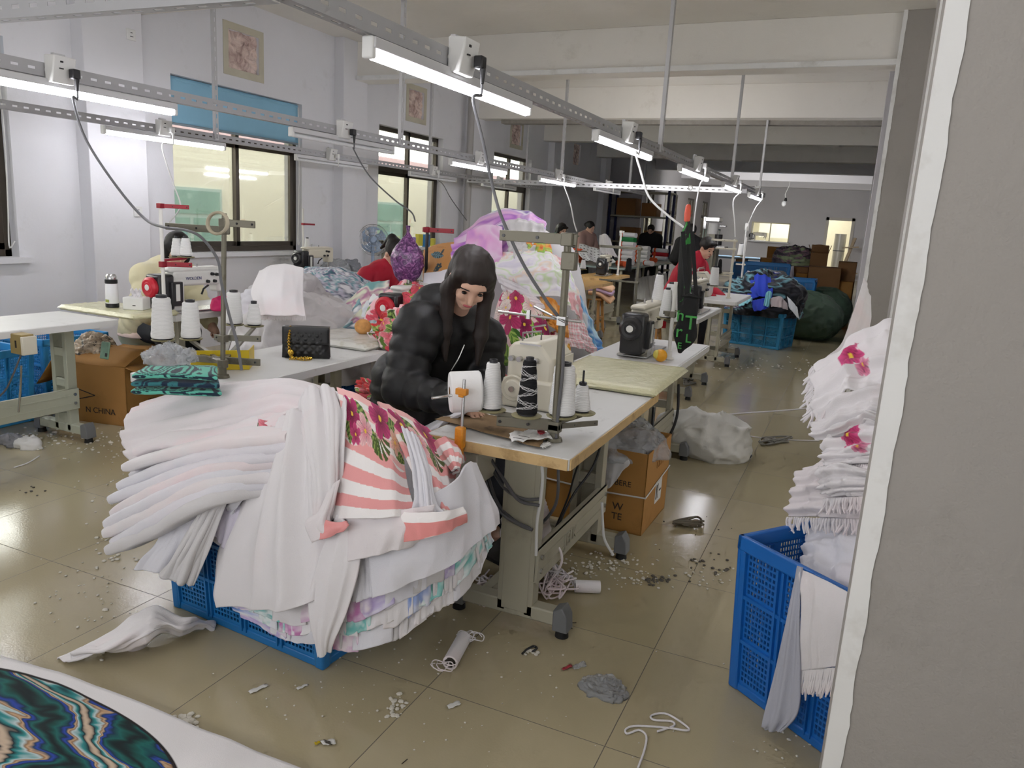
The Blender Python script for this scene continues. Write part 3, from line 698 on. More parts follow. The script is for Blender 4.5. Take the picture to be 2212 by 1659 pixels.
def mat_yarn(name,color,rough=.85):
    s=N(name); co=s.coord(); w=s.n('ShaderNodeTexWave',bands_direction='Z'); w.inputs['Scale'].default_value=55; w.inputs['Distortion'].default_value=2.5; w.inputs['Detail'].default_value=3; s.l(co,w.inputs['Vector'])
    c=lin(color); s.set(color=s.mix(w.outputs['Fac'],tuple(v*.82 for v in c),c),rough=rough,spec=.2); s.bump(w.outputs['Fac'],.35,.002); return s.m
M_YARN=mat_yarn('white yarn','#efefee'); M_BYARN=mat_yarn('black yarn','#1b1b1d'); M_CORE=mat('dark cone tube','#26262a',.5); M_COREY=mat('yellow cone tip','#d3b52b',.5)
M_DISH=mat('olive spool plate','#8b8560',.6,dirt='#6a6444',dscale=10)
def sewing_table(top_m,edge_m,leg_m,text=None,rounded=True,L=1.2,W=.53):
    """work table: length along Y; origin on the floor under its centre"""
    t=thing('sewing_table','','table')
    top=obj('table_top',MB().box((0,0,.73),(W,L,.04)),top_m,t,bevel=.008 if rounded else .003)
    obj('edge_band',MB().box((0,-L/2-.002,.729),(W-.01,.006,.036)).box((W/2+.002,0,.729),(.006,L-.01,.036)).box((0,L/2+.002,.729),(W-.01,.006,.036)).box((-W/2-.002,0,.729),(.006,L-.01,.036)),edge_m,t,smooth=0)
    for s in (-1,1):
        y=s*(L/2-.21)
        mb=MB()
        # open column: two tapered uprights with ladder webs
        for x in (-.055,.055): mb.box((x+.03,y,.39),(.032,.06,.66))
        for z,h in ((.12,.1),(.36,.05),(.55,.05),(.69,.06)): mb.box((.03,y-s*.012,z),(.11,.03,h))
        mb.box((.03,y-.031 if s<0 else y+.031,.39),(.105,.004,.64)) if text else None
        lg=obj('leg',mb,leg_m,t,bevel=.003)
        ft=obj('foot',MB().box((0,y,.075),(W-.1,.06,.055)),leg_m,t,bevel=.006)
        for q in (-1,1):
            obj('foot_cap',MB().prism([(q*(W/2-.05)-q*.03,y-.033,.03),(q*(W/2-.05)+q*.03,y-.033,.03),(q*(W/2-.05)+q*.025,y-.033,.09),(q*(W/2-.05)+q*.005,y-.033,.125),(q*(W/2-.05)-q*.03,y-.033,.11)],None,(0,1,0),.066),M_GREYCAP,ft,bevel=.004)
            obj('rubber_foot',MB().cyl((q*(W/2-.05),y,0),(q*(W/2-.05),y,.032),.026,.022,14),M_RUB,ft)
    br=obj('cross_bar',MB().box((.108,0,.26),(.012,L-.36,.13)).box((.098,0,.322),(.03,L-.36,.006)).box((.098,0,.198),(.03,L-.36,.006)),leg_m,t,bevel=.002)
    obj('bar_groove',MB().box((.1148,0,.285),(.002,L-.4,.006)).box((.1148,0,.235),(.002,L-.4,.006)),leg_m,br,smooth=0)
    for s in (-1,1):
        for z in (.235,.29): obj('bolt',MB().cyl((.112,s*(L/2-.21),z),(.122,s*(L/2-.21),z),.01,n=6),M_STEEL,br)
    if text: lettering(text,(.1165,-.15,.235),'X',.075,leg_m,br,.004)
    return reg(t)
def lettering(txt,p,facing,size,m,parent,depth=.0008,name='lettering',rot=None,align='LEFT',mirror=False):
    """raised or printed writing; facing: 'X' reads along +Y on a +X face, '-Y' reads along +X on a -Y face"""
    cu=bpy.data.curves.new(name,'FONT'); cu.body=txt; cu.size=size; cu.extrude=depth; cu.align_x=align
    tmp=bpy.data.objects.new('tmp',cu); COL.objects.link(tmp); dg=bpy.context.evaluated_depsgraph_get(); me=bpy.data.meshes.new_from_object(tmp.evaluated_get(dg)); bpy.data.objects.remove(tmp)
    me.name=name; me.materials.clear(); me.materials.append(m)
    R={'X':Matrix(((0,0,1),(1,0,0),(0,1,0))),'-Y':Matrix(((1,0,0),(0,0,-1),(0,1,0))),'Z':Matrix.Identity(3)}[facing]
    if rot is not None: R=rot@R
    me.transform(Matrix.Translation(V3(p))@R.to_4x4())
    o=bpy.data.objects.new(name,me); COL.objects.link(o); o.parent=parent; return o
def place_table(tpl,x,y,label,first=[],rz=0,group='sewing tables'):
    return dup(tpl,(x,y,0),rz,label,group,'table')
TPL=[]
def hide_tpl():
    """remove the templates once everything has been copied from them"""
    for t in TPL:
        for c,gs in KIDS.get(t.name,[]):
            for g in gs: bpy.data.objects.remove(g)
            bpy.data.objects.remove(c)
        bpy.data.objects.remove(t)
T_R=sewing_table(M_TOPR,M_PLY,M_LEGM,'JELK',rounded=False); T_W=sewing_table(M_TOP,M_TOP,M_LEGM); T_P=sewing_table(M_TOP,M_TOP,M_LEGP); T_WOOD=sewing_table(mat('amber table top','#c79a55',.4,var=.08,dirt='#a9c0b4',dscale=6,dlo=.6,dhi=.7),M_PLY,M_LEGM); TPL+=[T_R,T_W,T_P,T_WOOD]
place_table(T_R,-1.03,2.86,'plywood edged sewing table holding the black and white thread cones')
place_table(T_W,-1.1,4.57,'white sewing table beyond the yellow board, with the black motor machine and half orange')
place_table(T_W,-1.45,7.2,'third white sewing table along the aisle, behind the black tote bag')
place_table(T_W,-1.42,9.2,'white sewing table carrying the overlock machine with the fan wheel')
place_table(T_W,-2.56,2.93,'white sewing table under the black quilted handbag')
place_table(T_W,-2.56,4.72,'sewing table under the red floral fabric')
place_table(T_P,-4.4,2.74,'white rounded table with pale green legs beside the blue crates')
place_table(T_W,-4.3,4.28,'sewing table where the woman in cream works')
place_table(T_W,-5.78,7.6,'narrow sewing table against the wall past the wide window')
place_table(T_WOOD,-3.45,11.0,'amber topped sewing table behind the wooden stool')
place_table(T_WOOD,-3.2,9.3,'amber topped sewing table nearer to the large fabric heap')
place_table(T_W,-4.0,6.9,'sewing table behind the large fabric heap')
# ---------------------------------------------------------------- lockstitch machine
def lockstitch(body,motor,wheel,text=None):
    t=thing('sewing_machine','','sewing machine')
    obj('bed',MB().box((0,.06,.006),(.18,.5,.012)),M_STEEL,t,bevel=.003)
    arm=MB().box((0,-.09,.115),(.115,.11,.22)).box((0,.1,.225),(.1,.42,.1)).prism([(-.05,-.15,.27),(.05,-.15,.27),(.04,-.15,.3),(-.04,-.15,.3)],None,(0,1,0),.44)
    obj('arm',arm,body,t,bevel=.018)
    hd=obj('head',MB().box((0,.3,.205),(.095,.09,.17)),body,t,bevel=.016)
    obj('face_plate',MB().box((0,.347,.205),(.07,.006,.14)),M_STEEL,hd,bevel=.004)
    obj('needle_bar',MB().cyl((0,.3,.13),(0,.3,.045),.006).cyl((0,.3,.05),(0,.3,.01),.0025,n=8),M_STEEL,hd)
    obj('presser_foot',MB().cyl((0,.318,.13),(0,.318,.03),.006).box((0,.312,.02),(.02,.045,.012)),M_STEEL,hd)
    mo=obj('motor_housing',MB().box((.002,-.185,.14),(.135,.12,.235)),motor,t,bevel=.016)
    wl=obj('handwheel',MB().lathe((0,-.255,.175),[(.03,-.02),(.058,-.016),(.068,0),(.066,.018),(.05,.028),(.034,.026),(.03,.03)],32,axis=(0,-1,0)),wheel,mo)
    hb=obj('hub',MB().lathe((0,-.283,.175),[(.02,-.005),(.02,.003),(.0085,.004)],20,axis=(0,-1,0)),M_WHITEM,mo); hb['label']='white hub'
    obj('control_box',MB().box((.075,-.12,.13),(.03,.09,.16)),motor,t,bevel=.006)
    obj('spec_plate',MB().box((.092,-.12,.14),(.003,.03,.11)),M_WHITEM,t,smooth=0)
    for y,z in ((.16,.2),(.22,.2),(.24,.245),(.2,.25)): obj('tension_knob',MB().cyl((.05,y,z),(.07,y,z),.012,.01,12),M_BLKM,t)
    obj('thread_post',MB().cyl((0,.0,.29),(0,.0,.33),.006),M_STEEL,t); obj('thread_post',MB().cyl((.02,.1,.29),(.02,.1,.32),.005),M_STEEL,t)
    obj('lever',MB().tube([(-.06,.27,.16),(-.09,.25,.13),(-.1,.24,.09)],.007),M_BLKM,t)
    if text: lettering(text,(.0515,-.02,.215),'X',.03,mat('dark blue print','#26346b',.5),t)
    return reg(t)
L_B=lockstitch(M_CREAM,M_BLKM,M_BLKM); L_R=lockstitch(M_WHITEM,M_BLKM,M_REDP,'WOLDEN'); TPL+=[L_B,L_R]
ZT=.752
G='lockstitch sewing machines'
dup(L_B,(-1.13,4.5,ZT),0,'sewing machine with black motor and black handwheel beside the half orange',G,'sewing machine')
dup(L_R,(-4.17,3.89,ZT),-.05,'white sewing machine with red handwheel in front of the woman in cream',G,'sewing machine')
dup(L_R,(-2.58,4.2,ZT),0,'black motor sewing machine with red handwheel half buried in floral fabric',G,'sewing machine')
dup(L_B,(-5.72,7.2,ZT),0,'cream sewing machine with black motor on the narrow wall table',G,'sewing machine')
dup(L_B,(-3.42,11.0,ZT),.1,'sewing machine with square black motor on the amber table',G,'sewing machine')
dup(L_B,(-1.32,7.15,ZT),0,'sewing machine on the table behind the tote bag',G,'sewing machine')
# ---------------------------------------------------------------- overlock machines
def overlock(p,rz,label):
    t=thing('overlock_machine',label,'sewing machine',p,rz)
    obj('base_block',MB().box((0,0,.06),(.22,.3,.12)),M_CREAM,t,bevel=.012)
    obj('upper_body',MB().prism([(-.1,-.13,.1),(.095,-.13,.1),(.095,-.13,.2),(.03,-.13,.275),(-.075,-.13,.265),(-.1,-.13,.235)],None,(0,1,0),.25),M_CREAM,t,bevel=.012)
    obj('end_panel',MB().box((.1,0,.13),(.006,.2,.16)),M_CREAM,t,bevel=.003)
    for z in (.09,.17): obj('panel_screw',MB().cyl((.103,-.06,z),(.108,-.06,z),.006,n=8),M_BLKM,t)
    hw=obj('handwheel',MB().lathe((-.055,-.15,.08),[(.018,-.01),(.048,-.006),(.055,.004),(.05,.012),(.04,.006),(.032,.018),(.02,.02)],28,axis=(0,-1,0)),M_CREAM,t); obj('hub_nut',MB().cyl((-.055,-.165,.08),(-.055,-.18,.08),.012,n=8),M_STEEL,hw)
    obj('thread_guide',MB().tube([(-.05,-.1,.265),(-.05,-.1,.3),(.03,-.1,.315),(.03,-.1,.28)],.004),M_STEEL,t); obj('thread_guide',MB().tube([(-.06,.02,.26),(-.06,.02,.31),(.0,.02,.325)],.004),M_STEEL,t)
    for i in range(4): obj('tension_dial',MB().cyl((-.075+.035*i,-.132,.2),(-.075+.035*i,-.155,.2),.011,n=12),M_STEEL,t)
    obj('lid_hinge',MB().box((.0,-.135,.262),(.09,.006,.006)),M_STEEL,t,smooth=0); return t
overlock((-1.145,2.93,ZT),0,'cream overlock machine behind the thread cones on the plywood edged table')
ov=overlock((-1.62,9.05,ZT),0,'cream overlock machine with a spoked fan wheel in front of the woman in red')
mb=MB().torus((-.05,-.19,.06),.07,.008,axis=(0,-1,0)).torus((-.05,-.19,.06),.045,.003,axis=(0,-1,0)); 
for k in range(8): a=k*PI/4; mb.cyl((-.05,-.19,.06),(-.05+.068*math.cos(a),-.19,.06+.068*math.sin(a)),.006,n=6)
obj('fan_grille',mb,M_CREAM,ov)
for i in range(5): obj('needle_clamp',MB().cyl((-.11,-.1,.05+.06*i),(-.17,-.1,.05+.06*i),.018,.014,10),M_WHITEM,ov)
# ---------------------------------------------------------------- thread cones
def cone_tpl(yarn,core,h=.17,r=.039,r2=.024):
    t=thing('thread_cone','','thread cone')
    prof=[(r*.96,.006),(r,.012)]+[(r+(r2-r)*i/12+.0008*math.sin(i*2.1),.012+(h-.024)*i/12) for i in range(1,12)]+[(r2*1.02,h-.012),(r2*.9,h-.004)]
    obj('yarn',MB().lathe((0,0,0),prof,28),yarn,t); obj('cone_tube',MB().lathe((0,0,0),[(r*.85,0),(r*.85,.008),(r2*.6,h-.01),(r2*.62,h+.008),(r2*.4,h+.008),(r2*.4,h-.03)],20,cap=False),core,t)
    return reg(t)
C_W=cone_tpl(M_YARN,M_CORE); C_B=cone_tpl(M_BYARN,M_CORE,.195,.037,.023); C_BIG=cone_tpl(M_YARN,M_CORE,.18,.047,.036); C_S=cone_tpl(M_YARN,M_CORE,.1,.033,.021); TPL+=[C_W,C_B,C_BIG,C_S]
def cone(tpl,p,label,group='cones of white sewing thread',rz=0.,s=1.):
    o=dup(tpl,tuple(p),rz,label,group,'thread cone'); o.scale=(s,s,s); return o
# loose white thread wound over the black cone: built as part of it
# ---------------------------------------------------------------- thread stands
def stand(p,h,label,arms,m_pole=M_STAND,m_arm=M_STAND,r=.011,dishes=(),zd=.06,lean=(0,0),extra=None):
    """arms: (z, (dx,dy), (dx,dy), size) flat bars; dishes: points in room coordinates"""
    t=thing('thread_stand',label,'thread stand',tuple(p)); top=(lean[0],lean[1],h)
    obj('pole',MB().cyl((0,0,0),top,r,n=16),m_pole,t); obj('pole_foot',MB().cyl((0,0,0),(0,0,.012),.03,.026,n=18).cyl((0,0,.01),(0,0,.05),.017,n=14),m_pole,t)
    for z,a,b,w in arms:
        q=V3((lean[0]*z/h,lean[1]*z/h,z)); ar=obj('arm',MB().bar(q+V3((*a,0)),q+V3((*b,0)),w*.35,w),m_arm,t,bevel=.002)
        obj('arm_clamp',MB().box(q,(r*3.2,r*3.2,w*1.2)),m_arm,ar,bevel=.003)
        d=(V3((*b,0))-V3((*a,0)))
        for f in (.06,.5,.94): c=q+V3((*a,0))+d*f; obj('eyelet',MB().cyl(c+V3((0,-w*.25,0)),c+V3((0,w*.25,0)),w*.16,n=10),M_BLKM,ar)
    for c in dishes:
        c=V3(c)-V3(p); di=obj('spool_plate',MB().lathe(c,[(.012,0),(.05,0),(.054,.004),(.05,.006),(.012,.006)],28),M_DISH,t)
        obj('plate_arm',MB().bar((0,0,c.z-.014),(c.x,c.y,c.z-.006),.018,.014),m_arm,di); obj('spool_pin',MB().cyl(c,c+V3((0,0,.1)),.004,n=8),M_STEEL,di)
    return t
# the big stand on the near table
PB=V3((-.885,2.43,ZT)); d4=[UY(1060,903,2.40),UY(1137,905,2.40),UY(1212,909,2.47),UY(1254,898,2.56)]
zz=.83
d4=[(q.x,q.y,zz) for q in d4]
s1=stand(PB,.70,'tall grey-green thread stand with four spool plates on the plywood edged table',[(.69,(-.235,-.03),(.03,.004),.036),(.05,(-.2,-.05),(.02,.005),.034),(.05,(-.01,-.01),(.11,.14),.02)],dishes=d4,r=.0125)
obj('cross_rod',MB().cyl((-.23,-.02,.43),(.06,.02,.42),.0045,n=8).cyl((-.13,.06,.45),(.02,-.03,.42),.004,n=8).box((0,0,.42),(.03,.03,.03)).box((-.12,-.01,.43),(.012,.012,.03)),M_STEEL,s1)
obj('clamp_block',MB().box((.01,0,.62),(.05,.035,.06)),M_STAND,s1,bevel=.004)
zc=zz+.007
cone(C_W,(d4[0][0],d4[0][1],zc),'white thread cone on the first spool plate, right of the horizontal roll')
bc=cone(C_B,(d4[1][0],d4[1][1],zc),'black thread cone tangled with loose white thread',None)
pts=[]
for i in range(420):
    z=.012+.175*abs(((i/420*9)%2)-1); z=min(.175,max(.008,z+.004*math.sin(i*1.7))); r=.0385+(.024-.0385)*(z/.195)+.0012; a=i*.47+.5*math.sin(i*.21); pts.append((r*math.cos(a),r*math.sin(a),z))
obj('loose_thread',MB().tube(pts,.0006,4),M_YARN,bc)
cone(C_BIG,(d4[2][0],d4[2][1],zc),'thick white thread cone directly behind the grey-green pole')
cone(C_S,(d4[3][0],d4[3][1],zc),'small white thread cone with a yellow tip beside the grey-green pole')
o=obj('spindle_tip',MB().cyl((0,0,.1),(0,0,.106),.014).cyl((0,0,.1),(0,0,.15),.004,n=8),M_CORE,bpy.data.objects[[x.name for x in bpy.data.objects if x.get('label','').startswith('small white thread cone with a yellow tip')][0]])
# horizontal roll on its clamp stand
RC=UY(1005,846,2.36); ro=thing('elastic_roll','fat white roll of elastic tape held sideways on an orange clamp stand','tape roll',tuple(RC)); ax=V3((.8,.55,.05)).normalized()
obj('tape_winding',MB().lathe(-ax*.055,[(.018,0),(.068,0),(.073,.006),(.073,.104),(.068,.11),(.018,.11)],40,axis=ax,cap=False),mat('white elastic','#ecebea',.8,bump=.3,bscale=120),ro)
obj('roll_core',MB().lathe(-ax*.056,[(.02,0),(.02,.112),(.016,.112),(.016,0)],24,axis=ax,cap=False),mat('brown card','#7a5a3c',.9),ro)
cs=thing('clamp_stand','short steel rod stand with orange plastic clamps gripping the table edge','clamp stand',tuple(UY(995,955,2.285)))
b=UY(995,985,2.24); tp=UY(1003,820,2.26)
obj('rod',MB().cyl(b,tp,.0055,n=10),M_STEEL,cs,world=True); q=UY(998,846,2.255)
obj('upper_clamp',MB().box(q,(.042,.022,.022)).box(q+V3((.0,0,-.012)),(.02,.02,.014)),M_ORNG,cs,world=True,bevel=.003)
obj('roll_spindle',MB().cyl(UY(933,860,2.2),RC+ax*.06,.005,n=10),M_STEEL,cs,world=True)
obj('table_clamp',MB().box(UY(994,945,2.238),(.032,.03,.075)).box(UY(992,970,2.238),(.026,.026,.05)),M_ORNG,cs,world=True,bevel=.006)
# stand with the tape roll on the handbag table
P2=UZ(481,815,ZT); dd=[UY(352,738,2.36),UY(412,735,2.42),UY(505,702,2.62),UY(549,702,2.66)]
zd=.83
dd=[UZ(352,735,zd),UZ(413,733,zd),UZ(506,702,zd),UZ(549,705,zd)]
s2=stand(P2,.70,'grey thread stand with a tape ring over its arm on the handbag table',[(.63,(-.29,-.04),(.03,.0),.03),(.66,(-.02,.0),(.13,.04),.03),(.06,(-.2,.0),(.1,.12),.03),(.17,(-.05,.0),(.12,.1),.026)],dishes=dd,r=.0105,lean=(-.0,.03))
cone(C_BIG,dd[0]+V3((0,0,.007)),'fat white thread cone, leftmost of the four on the handbag table stand',s=1.13)
cone(C_BIG,dd[1]+V3((0,0,.007)),'white thread cone next to the fattest one on the handbag table stand')
cone(C_BIG,dd[2]+V3((0,0,.007)),'white thread cone behind the stand pole on the handbag table')
cone(C_S,dd[3]+V3((0,0,.007)),'short white thread cone with a bare spindle on the handbag table stand',s=1.25)
q=UY(470,482,2.36); o=obj('tape_ring',MB().torus(q,.042,.006,axis=(.15,-1,.1),n=36),mat('beige tape','#a79d86',.6),None,at=q); o.scale=(1,1.6,1); tag(o,'nearly empty beige tape ring hooked on the thread stand by the wide window','tape roll')
# red-armed stands
P3=UZ(356,690,ZT)
dd=[UX(383,556,-3.99),UX(402,556,-3.93)]
s3=stand(P3,.72,'white pole thread stand with dark red arms in front of the woman in cream',[(.70,(-.02,-.01),(.13,.1),.025),(.345,(-.02,.0),(.12,.12),.03)],m_pole=M_WPOLE,m_arm=M_RED,r=.011,dishes=dd)
for q,l in zip(dd,('small white cone on the red bracket, near the white pole','small white cone on the red bracket, beside the woman\'s face')): cone(C_S,q+V3((0,0,.006)),l,s=1.2)
P4=V3((-2.66,4.55,ZT)); dd=[UY(893,606,4.75),UY(922,608,4.75)]
s4=stand(P4,.66,'thread stand with dark red top arm holding the purple net bag',[(.64,(-.03,-.01),(.17,.06),.03)],m_pole=M_BLKM,m_arm=M_RED,r=.011,dishes=dd)
for q,l in zip(dd,('white cone peeking over the floral fabric, under the purple bag','white cone peeking over the floral fabric, near the black hood')): cone(C_W,q+V3((0,0,-.03)),l,s=1.0)
P5=UZ(655,590,ZT); dd=[UY(664,548,P5.y+.1)]
s5=stand(P5,.72,'thin white thread stand at the edge of the wide window',[(.55,(-.0,-.0),(.1,.08),.02)],m_pole=M_WPOLE,m_arm=M_RED,r=.011,dishes=dd)
cone(C_W,dd[0]+V3((0,0,.006)),'small white cone at the window edge, over the cream machine')
# leaning white stand in front of the tote bag
P6=UZ(1444,775,ZT); top=UY(1462,609,P6.y+.02); dd=[UY(1420,652,P6.y+.45),UY(1447,672,P6.y+.5),UY(1437,688,P6.y+.05)]
s6=stand(P6,top.z-P6.z,'leaning white thread stand beside the black tote bag',[(.26,(-.06,.02),(.02,0),.03)],m_pole=M_WPOLE,m_arm=M_STAND,r=.011,dishes=[dd[2]],lean=(top.x-P6.x,0))
cone(C_W,dd[2]+V3((0,0,.006)),'white thread cone on the leaning stand, its upper half hidden by the tote bag straps',s=.98)
s7=stand((-1.32,5.0,ZT),.62,'grey thread stand with thin wire arm behind the tote bag',[(.6,(-.28,0),(.02,0),.018),(.38,(-.26,0),(.02,0),.012)],m_pole=M_STAND,r=.009,dishes=[dd[0],dd[1]])
cone(C_W,dd[0]+V3((0,0,.006)),'white thread cone standing alone before the tote bag')
cone(C_BIG,dd[1]+V3((0,0,.006)),'fat white thread cone tucked against the tote bag straps',s=.95)
# stands further back
P8=V3((-1.3,9.0,ZT)); dd=[UY(1541,618,8.85),UY(1553,592,8.95)]
s8=stand(P8,.66,'cream thread stand over the overlock machine with the fan wheel',[(.64,(-.26,0),(.03,0),.022),(.55,(-.2,-.02),(.02,0),.018),(.28,(-.2,-.05),(.02,0),.022)],m_pole=M_CREAM,m_arm=M_CREAM,r=.014,dishes=dd)
cone(C_BIG,dd[0]+V3((0,0,.006)),'white cone above the fan wheel of the overlock machine',s=1.15); cone(C_B,dd[1]+V3((0,0,.006)),'black cone behind the fan wheel of the overlock machine',None,s=.8)
P9=UZ(1600,618,ZT); s9=stand(P9,.68,'plain white pole stand beside the dark heap in the crate',[(.3,(-.1,0),(.03,0),.02)],m_pole=M_WPOLE,m_arm=M_CREAM,r=.014,dishes=[UY(1599,553,P9.y)]); cone(C_BIG,UY(1599,552,P9.y),'lone white cone on the plain white pole stand',s=.9)
P10=UZ(1334,594,ZT); s10=stand(P10,.66,'plain white pole on the corner of the amber table',[(.64,(0,0),(.05,0),.03)],m_pole=M_WPOLE,m_arm=M_WPOLE,r=.014)
o=cone(C_BIG,UZ(1357,586,ZT+.002),'big black bobbin of thread on the corner of the amber table',None,s=1.15)
for c,gs in [(c,0) for c in kids(o)]:
    if c.name.startswith('yarn'): c.data=c.data.copy(); c.data.materials.clear(); c.data.materials.append(M_BYARN)
P11=UY(1240,600,9.0); P11.z=ZT; dd=[UY(1241,585,8.9),UY(1259,582,9.1)]
s11=stand(P11,.62,'grey wire thread stand in front of the woman in teal',[(.58,(-.25,0),(.03,0),.018),(.4,(-.02,0),(.12,.06),.014)],m_pole=M_STAND,r=.01,dishes=dd)
cone(C_BIG,dd[0]+V3((0,0,.006)),'tall white cone near the fabric heap and the amber table',s=1.0); cone(C_S,dd[1]+V3((0,0,.006)),'short white cone near the fabric heap and the amber table',s=1.15)
# ---------------------------------------------------------------- foam boards wrapped in clear film
def mat_wrap():
    s=N('film over pale foam'); co=s.coord(); c=s.mix(s.noise(9,4,co),lin('#dedcb4'),lin('#cfcaa0')); s.set(color=c,rough=.18,spec=.7); s.bump(s.noise(22.,5,co,.65,1.5),.55,.012); return s.m
M_WRAP=mat_wrap()
M_WRAPW=mat('scuffed white film','#dddcd4',.25,dirt='#bcb8a2',dscale=6,bump=.3,bscale=24)
def board(x0,x1,y0,y1,label,z=ZT,h=.03,M_WRAP=M_WRAP):
    nx,ny=26,26; mb=MB(); A=np.zeros((ny,nx,3)); t=thing('wrapped_board',label,'board',((x0+x1)/2,(y0+y1)/2,z))
    obj('foam_board',MB().bb((x0,y0,z),(x1,y1,z+h)),M_WRAP,t,world=True,bevel=.01)
    for i in range(ny):
        for j in range(nx): A[i,j]=(x0-.008+(x1-x0+.016)*j/(nx-1),y0-.008+(y1-y0+.016)*i/(ny-1),z+h+.003+.004*random.random()-(.02 if i in(0,ny-1) or j in (0,nx-1) else 0))
    obj('plastic_film',MB().grid(A),M_WRAP,t,world=True,smooth=60)
board(-1.3,-.75,3.33,4.02,'pale yellow board wrapped in clear film bridging the aisle tables')
board(-2.84,-2.36,3.42,3.86,'scuffed white board bridging the tables beyond the handbag',M_WRAP=M_WRAPW)
board(-4.7,-4.02,3.36,3.7,'pale yellow film-wrapped board under the water bottle and tissue box')
# ================================================================ crates
def crate(Lx,Wy,H,m,name='crate'):
    """turnover crate: origin at base centre"""
    t=thing('plastic_crate','','crate'); th=.004
    def panel(L,axis,off,nm):
        # lattice wall in the plane, outward normal along 'off'
        ns=max(2,round(L/.18)); segs=[]; u=0; us=[0]; msk=[]
        post=.03; w=(L-post*(ns+1))/ns; nh=9
        for k in range(ns):
            us.append(us[-1]+post); msk.append(0); p=w/nh
            for q in range(nh): us+= [us[-1]+p*.32, us[-1]+p]; msk+=[0,1]
            us[-1]=post*(k+1)+w*(k+1)
        us.append(L); msk.append(0)
        vsn=[0,.035]; mk=[0]; nr=3; bh=(H-.035-.055-.018*(nr-1))/nr
        for r_ in range(nr):
            nv=7; p=bh/nv
            b0=vsn[-1]
            for q in range(nv): vsn+= [b0+p*q+p*.34, b0+p*(q+1)]; mk+=[0,1]
            if r_<nr-1: vsn.append(vsn[-1]+.018); mk.append(0)
        vsn.append(H); mk.append(0)
        vs=[];fs=[];n=len(vsn); taper=.02
        for a in us:
            for b in vsn:
                s=(1-b/H)*taper; uu=(a-L/2)*(1-2*s/L)
                vs.append((uu,off[1]*(Wy/2-s),b) if axis=='x' else (off[0]*(Lx/2-s),uu,b))
        for i in range(len(us)-1):
            for j in range(n-1):
                if msk[i] and mk[j]: continue
                fs.append((i*n+j,(i+1)*n+j,(i+1)*n+j+1,i*n+j+1))
        pn=obj('lattice_panel',MB().add(vs,fs),m,t,smooth=0,solid=th)
        rb=MB()
        for k in range(ns+1):
            x=-L/2+post/2+k*(w+post); 
            for kk in (-1,1):
                a=x+kk*.011; o=.006
                p0,p1=((a*.95,off[1]*(Wy/2-taper+o),.02),(a,off[1]*(Wy/2+o),H-.05)) if axis=='x' else ((off[0]*(Lx/2-taper+o),a*.95,.02),(off[0]*(Lx/2+o),a,H-.05))
                rb.bar(p0,p1,.006 if axis=='x' else .014,.014 if axis=='x' else .006,up=(0,1,0) if axis=='x' else (0,1,0))
        z=.035+bh
        for r_ in range(nr-1):
            s=(1-z/H)*taper
            if axis=='x': rb.box((0,off[1]*(Wy/2-s+.005),z+.009),(L-.03,.014,.012))
            else: rb.box((off[0]*(Lx/2-s+.005),0,z+.009),(.014,L-.03,.012))
            z+=bh+.018
        obj('rib_frame',rb,m,pn,smooth=0)
    for o in ((0,-1),(0,1)): panel(Lx,'x',o,'')
    for o in ((-1,0),(1,0)): panel(Wy,'y',o,'')
    x,y=Lx/2+.012,Wy/2+.012; mb=MB()
    for a,b in (((-x,-y,H-.05),(x,-y+.02,H)),((-x,y-.02,H-.05),(x,y,H)),((-x,-y,H-.05),(-x+.02,y,H)),((x-.02,-y,H-.05),(x,y,H))): mb.bb(a,b)
    obj('rim',mb,m,t,bevel=.005)
    for sx in (-1,1):
        for sy in (-1,1): obj('corner_post',MB().bar((sx*(Lx/2-.026),sy*(Wy/2-.026),0),(sx*(Lx/2-.008),sy*(Wy/2-.008),H-.03),.04,.04,up=(0,1,0)),m,t,bevel=.008)
    s=.02; x,y=Lx/2-.012,Wy/2-.012; mb=MB()
    for a,b in (((-x,-y,0),(x,-y+.02,.03)),((-x,y-.02,0),(x,y,.03)),((-x,-y,0),(-x+.02,y,.03)),((x-.02,-y,0),(x,y,.03))): mb.bb(a,b)
    obj('foot_rim',mb,m,t,bevel=.005); obj('crate_floor',MB().bb((-x+.01,-y+.01,.02),(x-.01,y-.01,.03)),m,t,smooth=0)
    return reg(t)
M_BLUE=mat('blue crate plastic','#1769ad',.45,var=.06,spec=.45,dirt='#3b82bd',dscale=4,dlo=.6,dhi=.8); M_BLUE2=mat('deep blue crate plastic','#1461b8',.4,var=.06,spec=.5); M_BLUE3=mat('light blue crate plastic','#2f95da',.45,var=.05,spec=.45); M_BLUE4=mat('teal blue crate plastic','#2a7fae',.5,var=.08)
K1=crate(.76,.54,.5,M_BLUE); K2=crate(.66,.46,.54,M_BLUE2); K3=crate(.6,.5,.5,M_BLUE3); TPL+=[K1,K2,K3]
G='blue turnover crates'
KC=dup(K1,(-1.78,2.16,0),-.09,'blue lattice crate under the big heap of white and striped towels',G,'crate')
KR=dup(K2,(.182,2.446,0),math.atan2(-.6,.8),'deep blue crate beside the grey pillar, spilling fringed towels',G,'crate')
KM=dup(K1,(-1.9,4.7,0),0.1,'blue crate under the tall colourful fabric heap',G,'crate')
KD=dup(K1,(-1.13,10.95,0),-.25,'blue crate overflowing with dark and bright blue fabric in the aisle',G,'crate',mats={k:M_BLUE4 for k in ('lattice_panel','rib_frame','rim','corner_post','foot_rim','crate_floor')}); KD.scale=(1.05,1,.95)
KB=dup(K1,(-3.3,4.15,0),PI/2,'dark blue crate holding the grey towel heap between the machine rows',G,'crate')
